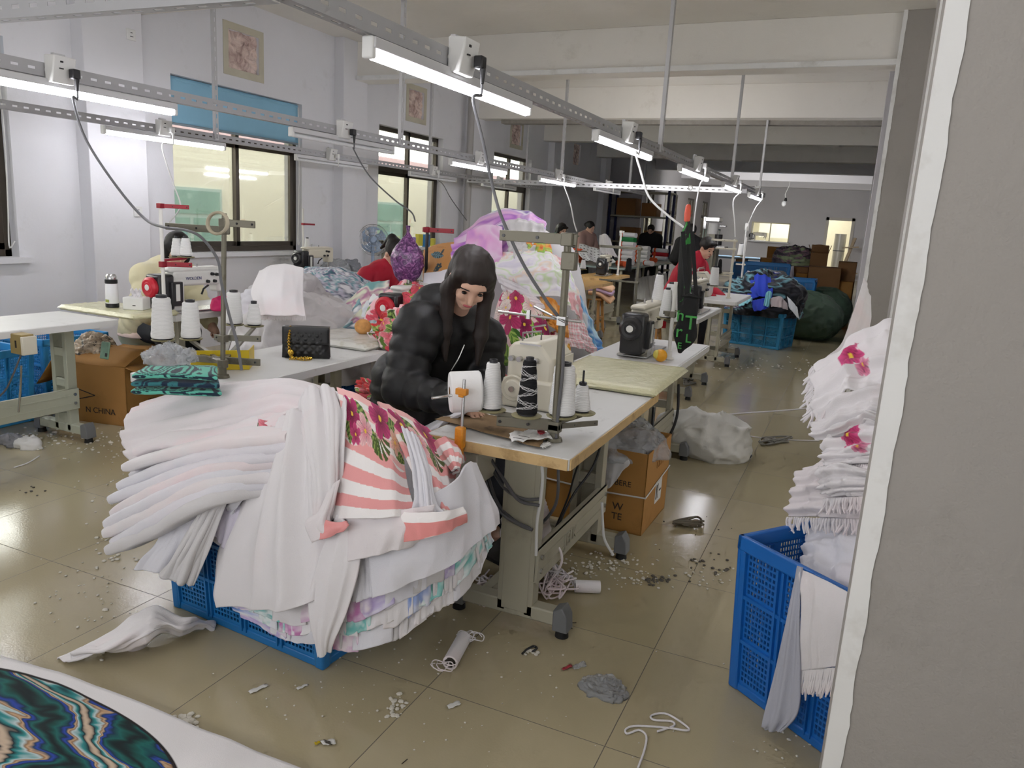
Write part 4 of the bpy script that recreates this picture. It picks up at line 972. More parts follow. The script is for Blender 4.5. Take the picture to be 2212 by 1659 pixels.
dup(K3,(-5.15,3.0,0),.05,'light blue crate under the pale green legged table, nearer one',G,'crate'); dup(K3,(-5.35,3.72,0),.02,'light blue crate behind the cardboard box and pale green table leg',G,'crate')
# ================================================================ cloth prints (stored on the mesh)
def L3(c): return np.array(lin(c),float)
def flower(C,x,y,cx,cy,R,rot,cin,cout,n=5,sh=.6):
    dx,dy=x-cx,y-cy; r=np.hypot(dx,dy); th=np.arctan2(dy,dx)-rot
    b=R*(.5+.5*np.abs(np.cos(n/2*th))**sh); m=r<b
    t=np.clip(r/np.maximum(b,1e-6),0,1); st=.5+.5*np.cos(th*n*5)
    col=L3(cin)*(1-t)[...,None]+L3(cout)*t[...,None]; col=col*(.72+.28*st*(t>.15)+.0)[...,None]; col=np.where((np.abs(np.cos(n/2*th))<.16)[...,None],col*.45,col)
    C[m]=col[m]; c=r<R*.13; C[c]=L3('#f0c53a'); return C
def leaf(C,x,y,cx,cy,Ln,Wd,rot,c1,c2):
    dx,dy=x-cx,y-cy; a=dx*math.cos(rot)+dy*math.sin(rot); b=-dx*math.sin(rot)+dy*math.cos(rot)
    t=(a/Ln); m=(np.abs(t)<1)&(np.abs(b)<Wd*(1-t*t)); v=(np.sin((a/Ln*9-np.abs(b)/Wd*3)*2.2)>.2)|(np.abs(b)<Wd*.08)
    col=np.where(v[...,None],L3(c1),L3(c2)); C[m]=col[m]; return C
def palm(C,x,y,cx,cy,R,rot,c):
    dx,dy=x-cx,y-cy; r=np.hypot(dx,dy); th=np.arctan2(dy,dx)-rot; th=(th+PI)%(2*PI)-PI
    m=(np.abs(th)<1.2)&(r<R*(1-.3*np.abs(th)))&(np.abs(np.sin(th*9+r/R*2))>.55); C[m]=L3(c); return C
def floral(seed,bg='#f6e4e2',fl=(('#7d0f35','#e0447c'),('#b3123a','#f08a95'),('#c22','#f2554c')),lv=(('#5f8a3a','#2f5526'),('#a9c25a','#5f8f35')),n=9,s=.2,asp=1.,bg2=None):
    rg=random.Random(seed)
    def f(u,v):
        x,y=u*asp,v; C=np.tile(L3(bg),(len(u),1))
        if bg2 is not None:
            w=np.clip(.5+1.4*n2(x*5,y*5,seed),0,1)[:,None]; C=C*(1-w)+L3(bg2)*w
        for i in range(n):
            c=rg.choice(lv); leaf(C,x,y,rg.uniform(0,asp),rg.uniform(0,1),s*rg.uniform(.8,1.5),s*rg.uniform(.25,.5),rg.uniform(0,6),*c)
            if i%3==0: palm(C,x,y,rg.uniform(0,asp),rg.uniform(0,1),s*1.8,rg.uniform(0,6),rg.choice(lv)[1])
        for i in range(n):
            c=rg.choice(fl); flower(C,x,y,rg.uniform(0,asp),rg.uniform(0,1),s*rg.uniform(.6,1.1),rg.uniform(0,6),*c)
        return C
    return f
def stripes(seed,top=.28,period=.2,flo=True,off=0.,xs=1.):
    def f(u,v):
        vv=v+.012*np.sin(u*7); k=((vv-top+off)/period)%1; C=np.where((k<.5)[:,None],L3('#f0a09f'),L3('#f8f3f2'))
        if flo:
            x=u*xs; rg=random.Random(seed)
            m=v<top+.06*np.sin(u*9); C[m]=np.where(((v*9)%1<.5)[m][:,None],L3('#f3b7b4'),L3('#f4efe9'))
            for (cx,cy,r,w,q) in ((.12,.3,.13,.05,1.3),(.3,.14,.16,.07,.4),(.5,.3,.15,.06,.9),(.75,.12,.16,.07,-.4),(.9,.28,.12,.05,.3)): leaf(C,x,v,cx*xs,cy,r,w,q,'#8aa24d','#3d5a22')
            palm(C,x,v,.55*xs,.2,.26,1.,'#4b5a24')
            for (cx,cy,r,a,b) in ((.18,.18,.15,'#5d0a2c','#c42a6d'),(.36,.27,.13,'#e06c86','#f8c9c8'),(.63,.1,.16,'#6a0c31','#d03a78'),(.85,.2,.1,'#f0a25a','#f7c8b8'),(.22,.33,.09,'#8a1238','#d84a80')): flower(C,x,v,cx*xs,cy,r,cx*9,a,b)
        e=v>.965; C[e]=L3('#f7f3f2'); return C
    return f
def tiedye(cols,seed,sc=3.,sharp=1.5,asp=1.):
    cs=[L3(c) for c in cols]
    def f(u,v):
        t=np.clip(.5+sharp*.5*n2(u*sc*asp+.6*n2(u*sc,v*sc,seed+4),v*sc,seed,3),0,.9999)*(len(cs)-1); i=t.astype(int); w=(t-i)[:,None]; A=np.array(cs); return A[i]*(1-w)+A[i+1]*w
    return f
def gingham(c,n=9):
    def f(u,v):
        a=((u*n)%1<.5).astype(float)+((v*n)%1<.5); return L3('#f7efef')*(1-a/2)[:,None]+L3(c)*(a/2)[:,None]
    return f
def bands(cols,n,ang=0.,wob=.05,seed=1,uv='u'):
    cs=np.array([L3(c) for c in cols])
    def f(u,v):
        t=(u*math.cos(ang)+v*math.sin(ang))*n+wob*n*n2(u*4,v*4,seed); return cs[np.floor(t).astype(int)%len(cs)]
    return f
M_PRINT=mat_paint('printed towelling')
M_SHEEN=mat_paint('printed smooth cloth',.7,bump=.12)
def towel_mat(name,color,pink=None):
    s=N(name); co=s.coord(); c=lin(color); col=s.mix(s.noise(6,4,co),tuple(v*.95 for v in c),c)
    if pink: col=s.mix(s.mapr(s.noise(3.2,3,co),.5,.72,0,.75),col,lin(pink))
    s.set(color=col,rough=.9,spec=.12,sheen=.2); s.bump(s.noise(330.,2,co),.35,.003,normal=None); return s.m
M_TW=towel_mat('white towelling','#e9e5e7','#eddbdc'); M_TW2=towel_mat('cool white towelling','#e2e1e8','#e7dfe6'); M_TG=towel_mat('greyish white towelling','#d6d3d4'); M_TP=towel_mat('pink tinged towelling','#e8e1e3','#efd3d7'); M_TL=towel_mat('lilac tinged towelling','#dad4e4')
def P(*a): return [UY(*p) for p in a]
TW='towel'
# ================================================================ the big heap on the blue crate
mound('towel_heap_core',(-1.74,2.2,.34),.44,.32,.43,M_TW2,None,'white towelling bulging up inside the blue crate beneath the draped towels',TW,seed=4,amp=.03,n=70)
# left bundle: folded towels drooping over the crate's end
lay=[([(600,950,1.88),(470,962,1.86),(360,985,1.9),(262,1012,1.93)],.05,.34),
 ([(610,980,1.88),(450,1000,1.84),(330,1040,1.86),(240,1078,1.88)],.048,.3),
 ([(600,1000,1.9),(440,1030,1.8),(310,1080,1.79),(228,1124,1.82)],.045,.18),
 ([(585,1028,1.9),(430,1060,1.78),(310,1122,1.77),(225,1160,1.8)],.045,.17),
 ([(570,1055,1.9),(430,1090,1.76),(320,1152,1.755),(232,1194,1.78)],.045,.16)]
words_=['topmost','second','third','fourth','fifth','sixth','seventh','lowest']
for i in range(8):
    t_=i*4/7; k_=min(3,int(t_)); f_=t_-k_; mixp=lambda p,q:tuple(p[j]*(1-f_)+q[j]*f_ for j in range(3))
    sp=[UY(*mixp(p,q)) for p,q in zip(lay[k_][0],lay[k_+1][0])]; wd_=lay[k_][2]*(1-f_)+lay[k_+1][2]*f_
    sp[-1]=sp[-1]+V3((.018*math.sin(i*2.4),0,0)); roll_slab('folded_towel',sp,(.12,1,.05),wd_,.05,(M_TW,M_TW2,M_TW2,M_TP,M_TW2,M_TW,M_TW2,M_TG)[i],None,'folded white towel drooping off the crate end, %s of the fanned bundle'%words_[i],TW,'folded towels fanned over the crate end',seed=i+3,amp=.011,pinch=(1.1,1.,1.),sq=4.,front=True)
for i,(rows,m) in enumerate(((
 [P((480,1060,1.875),(420,1090,1.845),(360,1130,1.815)),P((455,1120,1.845),(395,1150,1.815),(335,1180,1.795)),P((430,1180,1.835),(370,1195,1.795),(310,1205,1.785)),P((395,1225,1.815),(345,1235,1.785),(295,1228,1.785))],M_TW2),
 ([P((505,1050,1.855),(470,1080,1.815),(430,1110,1.785)),P((480,1110,1.825),(440,1140,1.785),(395,1165,1.765)),P((455,1180,1.805),(410,1195,1.765),(365,1215,1.755)),P((420,1262,1.795),(385,1258,1.765),(340,1240,1.755))],M_TG))):
    sheet('hanging_towel',rows,m,None,'white towel corner hanging in cone-like folds at the crate end, '+('outer one' if i==0 else 'one beside the blue lattice'),TW,'towel corners at the crate end',freq=2.6,amp=.012,seed=11+i,nv=40,nu=40,solid=.008)
sheet('hanging_towel',[P((560,1060,1.93),(520,1070,1.9),(480,1085,1.88)),P((545,1100,1.9),(500,1110,1.86),(462,1100,1.86)),P((520,1140,1.88),(490,1145,1.85),(458,1120,1.85)),P((500,1165,1.87),(480,1180,1.85),(468,1150,1.85))],M_TL,None,'lilac tinged towel tuck puffing out above the crate lattice',TW,freq=2,amp=.012,seed=21,nv=30,nu=30)
# top sheet
sheet('draped_towel',[P((300,868,2.28),(420,828,2.36),(530,812,2.42),(640,812,2.42),(742,842,2.32)),P((268,915,2.12),(390,885,2.2),(520,855,2.24),(640,845,2.22),(742,880,2.14)),P((262,955,2.03),(380,930,2.09),(510,900,2.12),(630,880,2.08),(735,925,2.0)),P((282,1000,1.98),(390,975,2.02),(500,940,2.05),(600,915,1.98),(700,930,1.94))],M_TP,None,'pinkish white towel sweeping over the top of the heap to the crate end',TW,freq=1.6,amp=.014,cross=.024,seed=5,nv=70,nu=110,grow=(.3,1),solid=.01,wr=.006,wscale=7)
roll_slab('folded_towel',P((275,985,1.97),(330,965,1.99),(420,958,2.0),(520,930,2.01),(600,915,1.98)),(.2,1,.1),.2,.062,M_TP,None,'pink edged rolled hem of the top towel over the fanned bundle',TW,seed=9,amp=.012,sq=2.2,front=True)
roll_slab('folded_towel',P((268,1035,1.99),(330,1010,2.0),(430,1005,2.01),(560,990,2.03)),(.2,1,.1),.3,.055,M_TW2,None,'flat folded white towel just under the rolled pink hem',TW,seed=19,amp=.008,sq=3.,front=True)
o=sheet('draped_towel',[P((560,905,2.0),(585,912,1.99),(600,925,1.98)),P((555,950,1.97),(580,945,1.96),(600,955,1.95)),P((550,985,1.95),(565,985,1.95),(580,990,1.94))],M_PRINT,None,'small red and green printed fold peeking out between white towels',TW,freq=1.5,amp=.006,seed=3,paint=floral(5,'#d3a4b5',n=4,s=.3),nv=40,nu=40)
# centre drape, front
sheet('draped_towel',[P((600,900,1.97),(622,888,1.95),(646,886,1.94),(668,892,1.94),(690,905,1.95)),P((560,985,1.9),(600,975,1.87),(648,965,1.86),(690,955,1.87),(725,965,1.9)),P((515,1085,1.87),(575,1085,1.82),(645,1080,1.81),(700,1070,1.83),(740,1060,1.86)),P((468,1190,1.85),(560,1195,1.79),(650,1190,1.78),(720,1175,1.8),(775,1150,1.84)),P((470,1262,1.84),(560,1270,1.775),(655,1262,1.765),(720,1230,1.79),(770,1195,1.83)),P((478,1308,1.835),(560,1320,1.77),(655,1308,1.76),(715,1265,1.79),(760,1225,1.83))],M_TW,None,'large white towel hanging down the front of the crate in wide folds',TW,freq=2.8,amp=.034,grow=(.9,.75),seed=8,nv=110,nu=90,solid=.009,wr=.004,wscale=6)
sheet('draped_towel',[P((575,970,1.89),(555,1030,1.87),(540,1060,1.86)),P((545,1045,1.86),(520,1080,1.85),(505,1105,1.85)),P((500,1075,1.86),(490,1100,1.86),(480,1130,1.86))],M_TW2,None,'white towel edge folded back beside the lilac tuck',TW,freq=1.3,amp=.01,seed=31,nv=34,nu=34)
# twisted folds and the turned-back edge of the striped towel
sheet('draped_towel',[P((648,842,2.05),(690,832,2.06),(742,842,2.1)),P((640,880,1.95),(700,885,1.93),(748,880,1.98)),P((648,960,1.86),(705,960,1.84),(745,950,1.88)),P((668,1050,1.82),(710,1050,1.8),(738,1040,1.84)),P((672,1140,1.8),(700,1135,1.79),(722,1120,1.82))],M_TW,None,'white towel twisted into vertical folds beside the pink stripes',TW,freq=2.6,amp=.022,grow=(1,.6),seed=14,nv=80,nu=60,solid=.009)
# pink striped floral towel, front panel
sheet('striped_towel',[P((728,838,2.06),(770,850,2.05),(820,880,2.06),(868,915,2.1)),P((738,900,1.96),(785,925,1.93),(830,955,1.94),(872,985,1.98)),P((730,970,1.89),(782,995,1.85),(832,1015,1.86),(880,1045,1.9)),P((716,1050,1.84),(775,1065,1.79),(835,1070,1.79),(890,1080,1.85)),P((706,1120,1.81),(770,1120,1.76),(835,1118,1.76),(898,1112,1.83))],M_PRINT,None,'pink and white striped towel with magenta hibiscus at the top of the heap',TW,freq=2.4,amp=.008,grow=(.2,1),seed=6,nv=170,nu=120,paint=stripes(1,.36,.215),solid=.006)
sheet('striped_towel',[P((735,1035,1.81),(722,1045,1.8),(712,1060,1.8)),P((722,1080,1.79),(705,1095,1.77),(690,1110,1.78)),P((712,1120,1.78),(690,1135,1.755),(664,1130,1.765)),P((735,1150,1.78),(705,1158,1.755),(680,1170,1.765))],M_TP,None,'turned-back corner of the striped towel showing its pale reverse',TW,freq=1.2,amp=.01,seed=17,nv=36,nu=36)
sheet('striped_towel',[P((700,1122,1.765),(725,1128,1.76),(748,1125,1.76)),P((690,1140,1.757),(722,1142,1.75),(752,1136,1.75)),P((682,1168,1.76),(712,1160,1.75),(742,1148,1.755))],M_PRINT,None,'salmon pink folded tip at the lower corner of the striped towel',TW,freq=1,amp=.006,seed=2,nv=24,nu=24,paint=tiedye(['#e88a86','#f0a09f'],1))
# second striped panel with deep fold, running to the curled corner
sheet('striped_towel',[P((815,868,2.12),(860,885,2.2),(910,915,2.3),(955,950,2.36)),P((850,930,2.03),(900,950,2.06),(945,985,2.12),(990,985,2.22)),P((885,1005,1.94),(925,1015,1.95),(958,1035,2.0),(985,1050,2.1)),P((912,1065,1.89),(948,1075,1.9),(980,1085,1.95),(1002,1095,2.05)),P((935,1128,1.86),(965,1128,1.87),(990,1128,1.92),(1010,1122,2.0))],M_PRINT,None,'second pink striped floral towel falling towards the plywood edged table',TW,freq=3.1,amp=.012,grow=(.3,1),seed=26,nv=150,nu=110,paint=stripes(2,.34,.21),solid=.006)
sheet('draped_towel',[P((868,920,2.02),(890,935,2.02),(905,950,2.03)),P((890,1000,1.92),(915,1010,1.91),(925,1020,1.94)),P((895,1070,1.85),(925,1080,1.84),(945,1085,1.88)),P((890,1125,1.82),(930,1128,1.81),(968,1118,1.85))],M_TW2,None,'pale reverse of a towel folded between the two striped panels',TW,freq=4.2,amp=.014,grow=(.5,1.2),seed=33,nv=60,nu=60)
sheet('striped_towel',[P((925,962,2.2),(955,945,2.22),(985,955,2.26),(1008,990,2.3)),P((940,985,2.14),(968,968,2.12),(990,975,2.16),(1005,1000,2.24)),P((960,1000,2.1),(975,990,2.06),(990,990,2.08),(995,1003,2.16)),P((975,1020,2.08),(985,1010,2.04),(992,1012,2.06),(985,1030,2.12))],M_PRINT,None,'curled pink and white corner of the striped towel under the orange clamp',TW,freq=2.5,amp=.012,seed=41,nv=60,nu=60,paint=stripes(3,.0,.4,False))
sheet('striped_towel',[P((835,1100,1.82),(900,1108,1.79),(960,1105,1.83),(1000,1095,1.95)),P((838,1125,1.8),(900,1130,1.77),(960,1125,1.81),(1006,1110,1.93)),P((862,1172,1.79),(910,1165,1.76),(965,1150,1.81),(1008,1128,1.94))],M_PRINT,None,'lower pink band of a striped towel showing under the upper hems',TW,freq=3,amp=.006,seed=51,nv=40,nu=60,paint=bands(['#f8f3f2','#e88f8c'],2.,PI/2,.01))
# lower white towels
sheet('draped_towel',[P((720,1090,1.84),(790,1100,1.8),(870,1100,1.8),(940,1090,1.83)),P((728,1150,1.8),(795,1150,1.77),(865,1140,1.77),(925,1140,1.82)),P((735,1215,1.79),(790,1205,1.76),(850,1190,1.77),(905,1175,1.83))],M_TP,None,'off-white towel hem hanging right under the pink striped panel',TW,freq=3,amp=.008,seed=15,nv=50,nu=60)
sheet('draped_towel',[P((780,1100,1.86),(880,1090,1.85),(980,1040,1.95),(1010,1000,2.12),(1030,1000,2.2)),P((790,1170,1.82),(885,1160,1.82),(985,1110,1.92),(1030,1070,2.08),(1058,1060,2.2)),P((795,1235,1.8),(890,1215,1.81),(985,1170,1.91),(1040,1125,2.05),(1080,1100,2.18)),P((802,1294,1.8),(880,1265,1.81),(985,1215,1.9),(1045,1160,2.04),(1085,1130,2.17))],M_TW2,None,'wide plain white towel under the striped ones, reaching to the table leg',TW,freq=3,amp=.012,seed=18,nv=70,nu=90)
sheet('draped_towel',[P((728,1110,1.8),(755,1130,1.79),(780,1150,1.8)),P((690,1200,1.775),(735,1215,1.765),(775,1230,1.78)),P((665,1290,1.77),(715,1310,1.76),(750,1320,1.78)),P((672,1360,1.77),(700,1380,1.76),(722,1385,1.78)),P((682,1422,1.78),(700,1418,1.77),(715,1408,1.79))],M_TW,None,'white towel ending in a pointed corner low at the front of the crate',TW,freq=1.6,amp=.01,seed=28,nv=70,nu=40)
sheet('draped_towel',[P((690,1120,1.85),(760,1125,1.84),(840,1120,1.85)),P((690,1200,1.83),(765,1205,1.82),(840,1190,1.84)),P((700,1290,1.82),(770,1300,1.81),(845,1270,1.83))],M_TW2,None,'pleated white towel layers between the pointed corner and the wide plain towel',TW,freq=5,amp=.014,seed=77,nv=50,nu=60)
# fan of hemmed edges below
rg=random.Random(3)
lower=[(500,1325),(545,1345),(600,1378),(640,1395),(700,1395),(760,1408),(800,1402),(860,1385),(905,1350),(950,1320),(990,1300),(1030,1250),(1050,1205),(1068,1170)]
upper=[(480,1290),(545,1300),(600,1310),(640,1310),(700,1290),(760,1285),(800,1270),(860,1235),(905,1215),(950,1200),(985,1180),(1010,1150),(1030,1120),(1045,1095)]
Lo=np.array(spl([(a,b,0) for a,b in lower],200)); Up=np.array(spl([(a,b,0) for a,b in upper],200))
def depth(px): return float(np.interp(px,[480,600,700,800,900,1000,1080],[1.85,1.81,1.79,1.815,1.9,2.05,2.22]))
pal=[['#e9e6ea','#dfe0e8'],['#d9d6e6','#cfe3e6','#8fd0cc'],['#efe2ea','#d9b0d2','#c67bb5'],['#e6e6ee','#a5b4e0','#6f8ed0'],['#f0eef0','#e8e4ea'],['#bfe3de','#6fc4c0','#e8f0f0'],['#eadfea','#b6a2d6','#e4e0ee']]
k=0
for row in range(3):
    t=0.0+.02*row
    while t<.97:
        wdt=rg.uniform(.06,.15); a,b=int(t*199),int(min(.999,t+wdt)*199); f0,f1=(.05+.25*row),(.46+.26*row+rg.uniform(-.05,.05))
        pts=[]
        for f in (f0-.2,(f0+f1)/2,f1):
            r_=[]
            for q in (0,.33,.66,1):
                i=int(a+(b-a)*q); x=Up[i,0]+(Lo[i,0]-Up[i,0])*f; y=Up[i,1]+(Lo[i,1]-Up[i,1])*(f+rg.uniform(-.02,.02)); r_.append(UY(x,y,depth(x)+.012*(2-row)*-1+.02+.03*(1-f)+ .012*rg.random()))
            pts.append(r_)
        ptn=rg.choice(pal); fr=rg.uniform(.6,2.5)
        plain=rg.random()<.55
        o=sheet('towel_edge',pts,(rg.choice((M_TW,M_TW2,M_TG)) if plain else M_PRINT),None,('plain white' if plain else 'pastel printed')+' hemmed towel edge in the fanned layers low on the heap',TW,('plain' if plain else 'pastel')+' towel edges fanned out below the heap',nv=18,nu=26,freq=fr,amp=.007,seed=60+k,paint=None if plain else tiedye(ptn,k,2.2,2.6),solid=.006,wr=.002)
        k+=1; t+=wdt*rg.uniform(.55,.85)
# ragged white cloth on the floor at the crate's corner
sheet('fallen_cloth',[[UZ(122,1421,.004),UZ(230,1372,.05),UZ(330,1310,.10),UZ(400,1335,.09),UZ(440,1338,.05),UZ(462,1352,.012)],[UZ(150,1421,.03),UZ(245,1390,.09),UZ(335,1335,.13),UZ(385,1352,.1),UZ(430,1345,.06),UZ(468,1354,.01)],[UZ(200,1410,.006),UZ(260,1405,.05),UZ(330,1372,.1),UZ(380,1365,.05),UZ(430,1352,.03),UZ(466,1356,.006)],[UZ(222,1398,.004),UZ(262,1402,.005),UZ(330,1388,.006),UZ(385,1372,.004),UZ(430,1358,.004),UZ(464,1357,.004)]],M_TW,None,'crumpled white cloth lying on the floor by the crate corner',TW,freq=2.3,amp=.022,cross=.012,seed=12,nv=50,nu=90,solid=.004,wr=.006,wscale=16)
# printed cloth spread in the near corner
def mat_marble():
    s=N('marbled print on white'); uv=s.n('ShaderNodeTexCoord').outputs['UV']; mp=s.n('ShaderNodeMapping'); s.l(uv,mp.inputs[0]); mp.inputs['Scale'].default_value=(1.3,2.2,1); mp.inputs['Rotation'].default_value=(0,0,.3); v=mp.outputs[0]
    d=s.n('ShaderNodeVectorMath',operation='ADD'); nz=s.noise(2.4,3,v,.5,.6,out=1); sc=s.n('ShaderNodeVectorMath',operation='SCALE'); s.l(nz,sc.inputs[0]); sc.inputs['Scale'].default_value=.55; s.l(v,d.inputs[0]); s.l(sc.outputs[0],d.inputs[1])
    w=s.n('ShaderNodeTexWave'); w.inputs['Scale'].default_value=1.0; w.inputs['Distortion'].default_value=4.5; w.inputs['Detail'].default_value=3; w.inputs['Detail Scale'].default_value=1.4; s.l(d.outputs[0],w.inputs[0])
    col=s.ramp(w.outputs['Fac'],[(.0,lin('#0f1a1e')),(.12,lin('#14605a')),(.26,lin('#0e2a44')),(.38,lin('#2340a8')),(.46,lin('#1c3a5a')),(.54,lin('#c7a27e')),(.6,lin('#8d6a4a')),(.68,lin('#b9cdd0')),(.8,lin('#2a8a8c')),(.92,lin('#12202a')),(1.,lin('#c9b29a'))])
    col=s.mix(s.mapr(s.noise(60.,3,v,.7),.55,.7,0,.55),col,lin('#c9b496'),'SOFT_LIGHT')
    x=s.n('ShaderNodeSeparateXYZ'); s.l(uv,x.inputs[0])
    r=s.math('SQRT',s.math('ADD',s.math('POWER',s.math('SUBTRACT',x.outputs[0],.40),2),s.math('POWER',s.math('MULTIPLY',s.math('SUBTRACT',x.outputs[1],.46),1.),2)))
    m=s.mapr(r,.385,.39,0,1); e=s.mapr(r,.398,.403,0,1)
    col=s.mix(m,col,lin('#1b1416')); col=s.mix(e,col,lin('#ece9ea')); s.set(color=col,rough=.8,spec=.2); s.bump(s.noise(300.,2),.25,.002); return s.m
def ground_sheet(name,rows,m,label,seed,amp=.006,nv=50,nu=60):
    A=patch(rows,nv,nu); v,u=np.meshgrid(np.linspace(0,1,nv),np.linspace(0,1,nu),indexing='ij'); A[...,2]+=np.abs(amp*fold(u,v,2.2,seed))+.003
    me=bpy.data.meshes.new(name); off=A.reshape(-1,3).mean(0); off[2]=0
    me.from_pydata((A-off).reshape(-1,3).tolist(),[],[(i*nu+j,i*nu+j+1,(i+1)*nu+j+1,(i+1)*nu+j) for i in range(nv-1) for j in range(nu-1)]); me.update(); me.shade_smooth()
    ul=me.uv_layers.new(name='UVMap'); idx=np.zeros(len(me.loops),np.int32); me.loops.foreach_get('vertex_index',idx); ul.data.foreach_set('uv',np.stack([u.ravel()[idx],v.ravel()[idx]],-1).ravel())
    o=link_mesh(name,me,m,None); o.location=tuple(off); s=o.modifiers.new('solid','SOLIDIFY'); s.thickness=.004; s.offset=1; tag(o,label,'cloth'); return o
zf=.03
ground_sheet('printed_cloth',[[UZ(-330,1290,zf),UZ(-60,1400,zf),UZ(150,1462,zf),UZ(400,1562,zf),UZ(660,1668,zf)],[UZ(-430,1480,zf+.05),UZ(-130,1545,zf+.05),UZ(140,1600,zf+.05),UZ(360,1660,zf+.04),UZ(600,1760,zf+.03)],[UZ(-560,1700,zf+.06),UZ(-230,1760,zf+.06),UZ(100,1830,zf+.05),UZ(330,1880,zf+.04),UZ(560,1930,zf+.02)],[UZ(-700,2000,zf),UZ(-330,2050,zf),UZ(60,2120,zf),UZ(300,2150,zf),UZ(520,2200,zf)]],mat_marble(),'white cloth with a round blue, teal and gold marbled print lying in the near corner',3)
sheet('printed_cloth_fold',[P((-60,1395,1.5),(30,1425,1.46),(105,1470,1.4)),P((-70,1430,1.44),(25,1445,1.42),(120,1480,1.38)),P((-80,1460,1.4),(40,1460,1.39),(125,1480,1.37))],M_PRINT,None,'folded-over white edge with a dark teal strip on the marbled cloth','cloth',freq=1.5,amp=.006,seed=7,nv=24,nu=40,paint=bands(['#e8e6e6','#e9e7e7','#18343a'],3.4,PI/2,.02))
# ================================================================ tall fabric heap behind the woman in black
mound('fabric_heap_core',(-1.98,4.86,.42),.42,.26,.98,M_TG,None,'pale fabric at the core of the tall colourful heap in the crate','fabric',seed=8,amp=.04,n=60)
FB='fabric'
PUR=['#f1e9f2','#d89adb','#a45cc0','#e7b6df','#c59ad9','#f5f0f5','#7d5fb0']; RNB=['#f4f2f4','#efedf0','#f4f2f4','#e4def0','#f4f2f4','#f1eef2','#d3e8b8','#f4f2f4','#f0ecee','#f3dcc8','#f4f2f4','#e9b0b4']
MON=dict(bg='#e9dcd9',bg2='#f3c3c6',fl=(('#5f0b33','#b01f5e'),('#e7a09f','#fbeee6'),('#a01047','#cf3a73'),('#f2c6c0','#fdf3ea')),lv=(('#7fa548','#3c6a28'),('#a8c95c','#5c8c34')))
RF=dict(bg='#f4dfe2',bg2='#f7b9c1',fl=(('#a8182d','#e23b3a'),('#d03a4a','#f58a96'),('#c42a35','#f0566a')),lv=(('#a9c46a','#5c7f33'),('#2c3a24','#86a24b')))
sheet('heap_fabric',[P((992,505,4.7),(1045,462,4.75),(1105,447,4.75),(1150,458,4.72),(1180,478,4.68)),P((978,535,4.5),(1040,505,4.5),(1105,480,4.52),(1150,482,4.52),(1180,492,4.55)),P((975,560,4.42),(1030,560,4.38),(1080,545,4.38),(1130,515,4.42),(1172,510,4.48))],M_SHEEN,None,'violet tie-dye fabric crowning the tall heap',FB,freq=2.6,amp=.022,cross=.015,seed=3,nv=70,nu=80,paint=tiedye(PUR,4,3.2,2.2),wr=.008)
sheet('heap_fabric',[P((1010,500,4.45),(1050,485,4.42),(1085,490,4.4)),P((1005,545,4.38),(1045,540,4.34),(1085,545,4.34)),P((1010,590,4.36),(1045,585,4.32),(1088,575,4.32))],M_SHEEN,None,'pink and violet blotched panel hanging over the black hair',FB,freq=2,amp=.014,seed=6,nv=50,nu=50,paint=tiedye(['#c07ad0','#e8a6dc','#f0d3ee','#d678c8'],9,2.2,2.))
sheet('heap_fabric',[P((1085,480,4.5),(1125,470,4.5),(1175,482,4.48)),P((1092,520,4.38),(1130,515,4.36),(1175,508,4.42)),P((1100,560,4.34),(1135,555,4.3),(1180,530,4.4))],M_TG,None,'white crumpled reverse at the top of the tall heap',FB,freq=3.5,amp=.02,cross=.012,seed=9,nv=50,nu=50)
sheet('heap_fabric',[P((1120,510,4.4),(1160,505,4.4),(1182,515,4.45)),P((1140,530,4.34),(1170,525,4.36),(1190,535,4.42)),P((1135,548,4.34),(1170,545,4.34),(1192,550,4.4))],M_SHEEN,None,'yellow, green and orange printed edge on the tall heap',FB,freq=2,amp=.012,seed=19,nv=36,nu=40,paint=tiedye(['#d8e07a','#8fc65a','#f0b04a','#e2643a','#c8d8f0'],2,4,2.5))
sheet('heap_fabric',[P((915,540,4.75),(945,528,4.7),(985,522,4.6)),P((912,575,4.6),(950,560,4.55),(985,550,4.5)),P((912,605,4.5),(950,595,4.45),(980,585,4.45))],M_SHEEN,None,'orange fabric with dark turtles at the heap\'s side',FB,freq=1.5,amp=.012,seed=12,nv=60,nu=60,paint=lambda u,v:leaf(leaf(floral(3,'#c98b4b',fl=(('#2f3a3e','#39505a'),),lv=(('#b87733','#c98b4b'),),n=3,s=.1)(u,v),u,v,.45,.35,.2,.1,.5,'#5f8a99','#2b3d45'),u,v,.6,.3,.12,.03,2.2,'#2b3d45','#2b3d45'))
sheet('heap_fabric',[P((915,590,4.45),(955,585,4.42),(990,575,4.4)),P((915,620,4.4),(955,620,4.36),(990,610,4.34)),P((920,650,4.38),(955,655,4.34),(990,650,4.32))],M_TW2,None,'white fabric below the orange turtle print',FB,freq=2,amp=.014,seed=13,nv=36,nu=36)
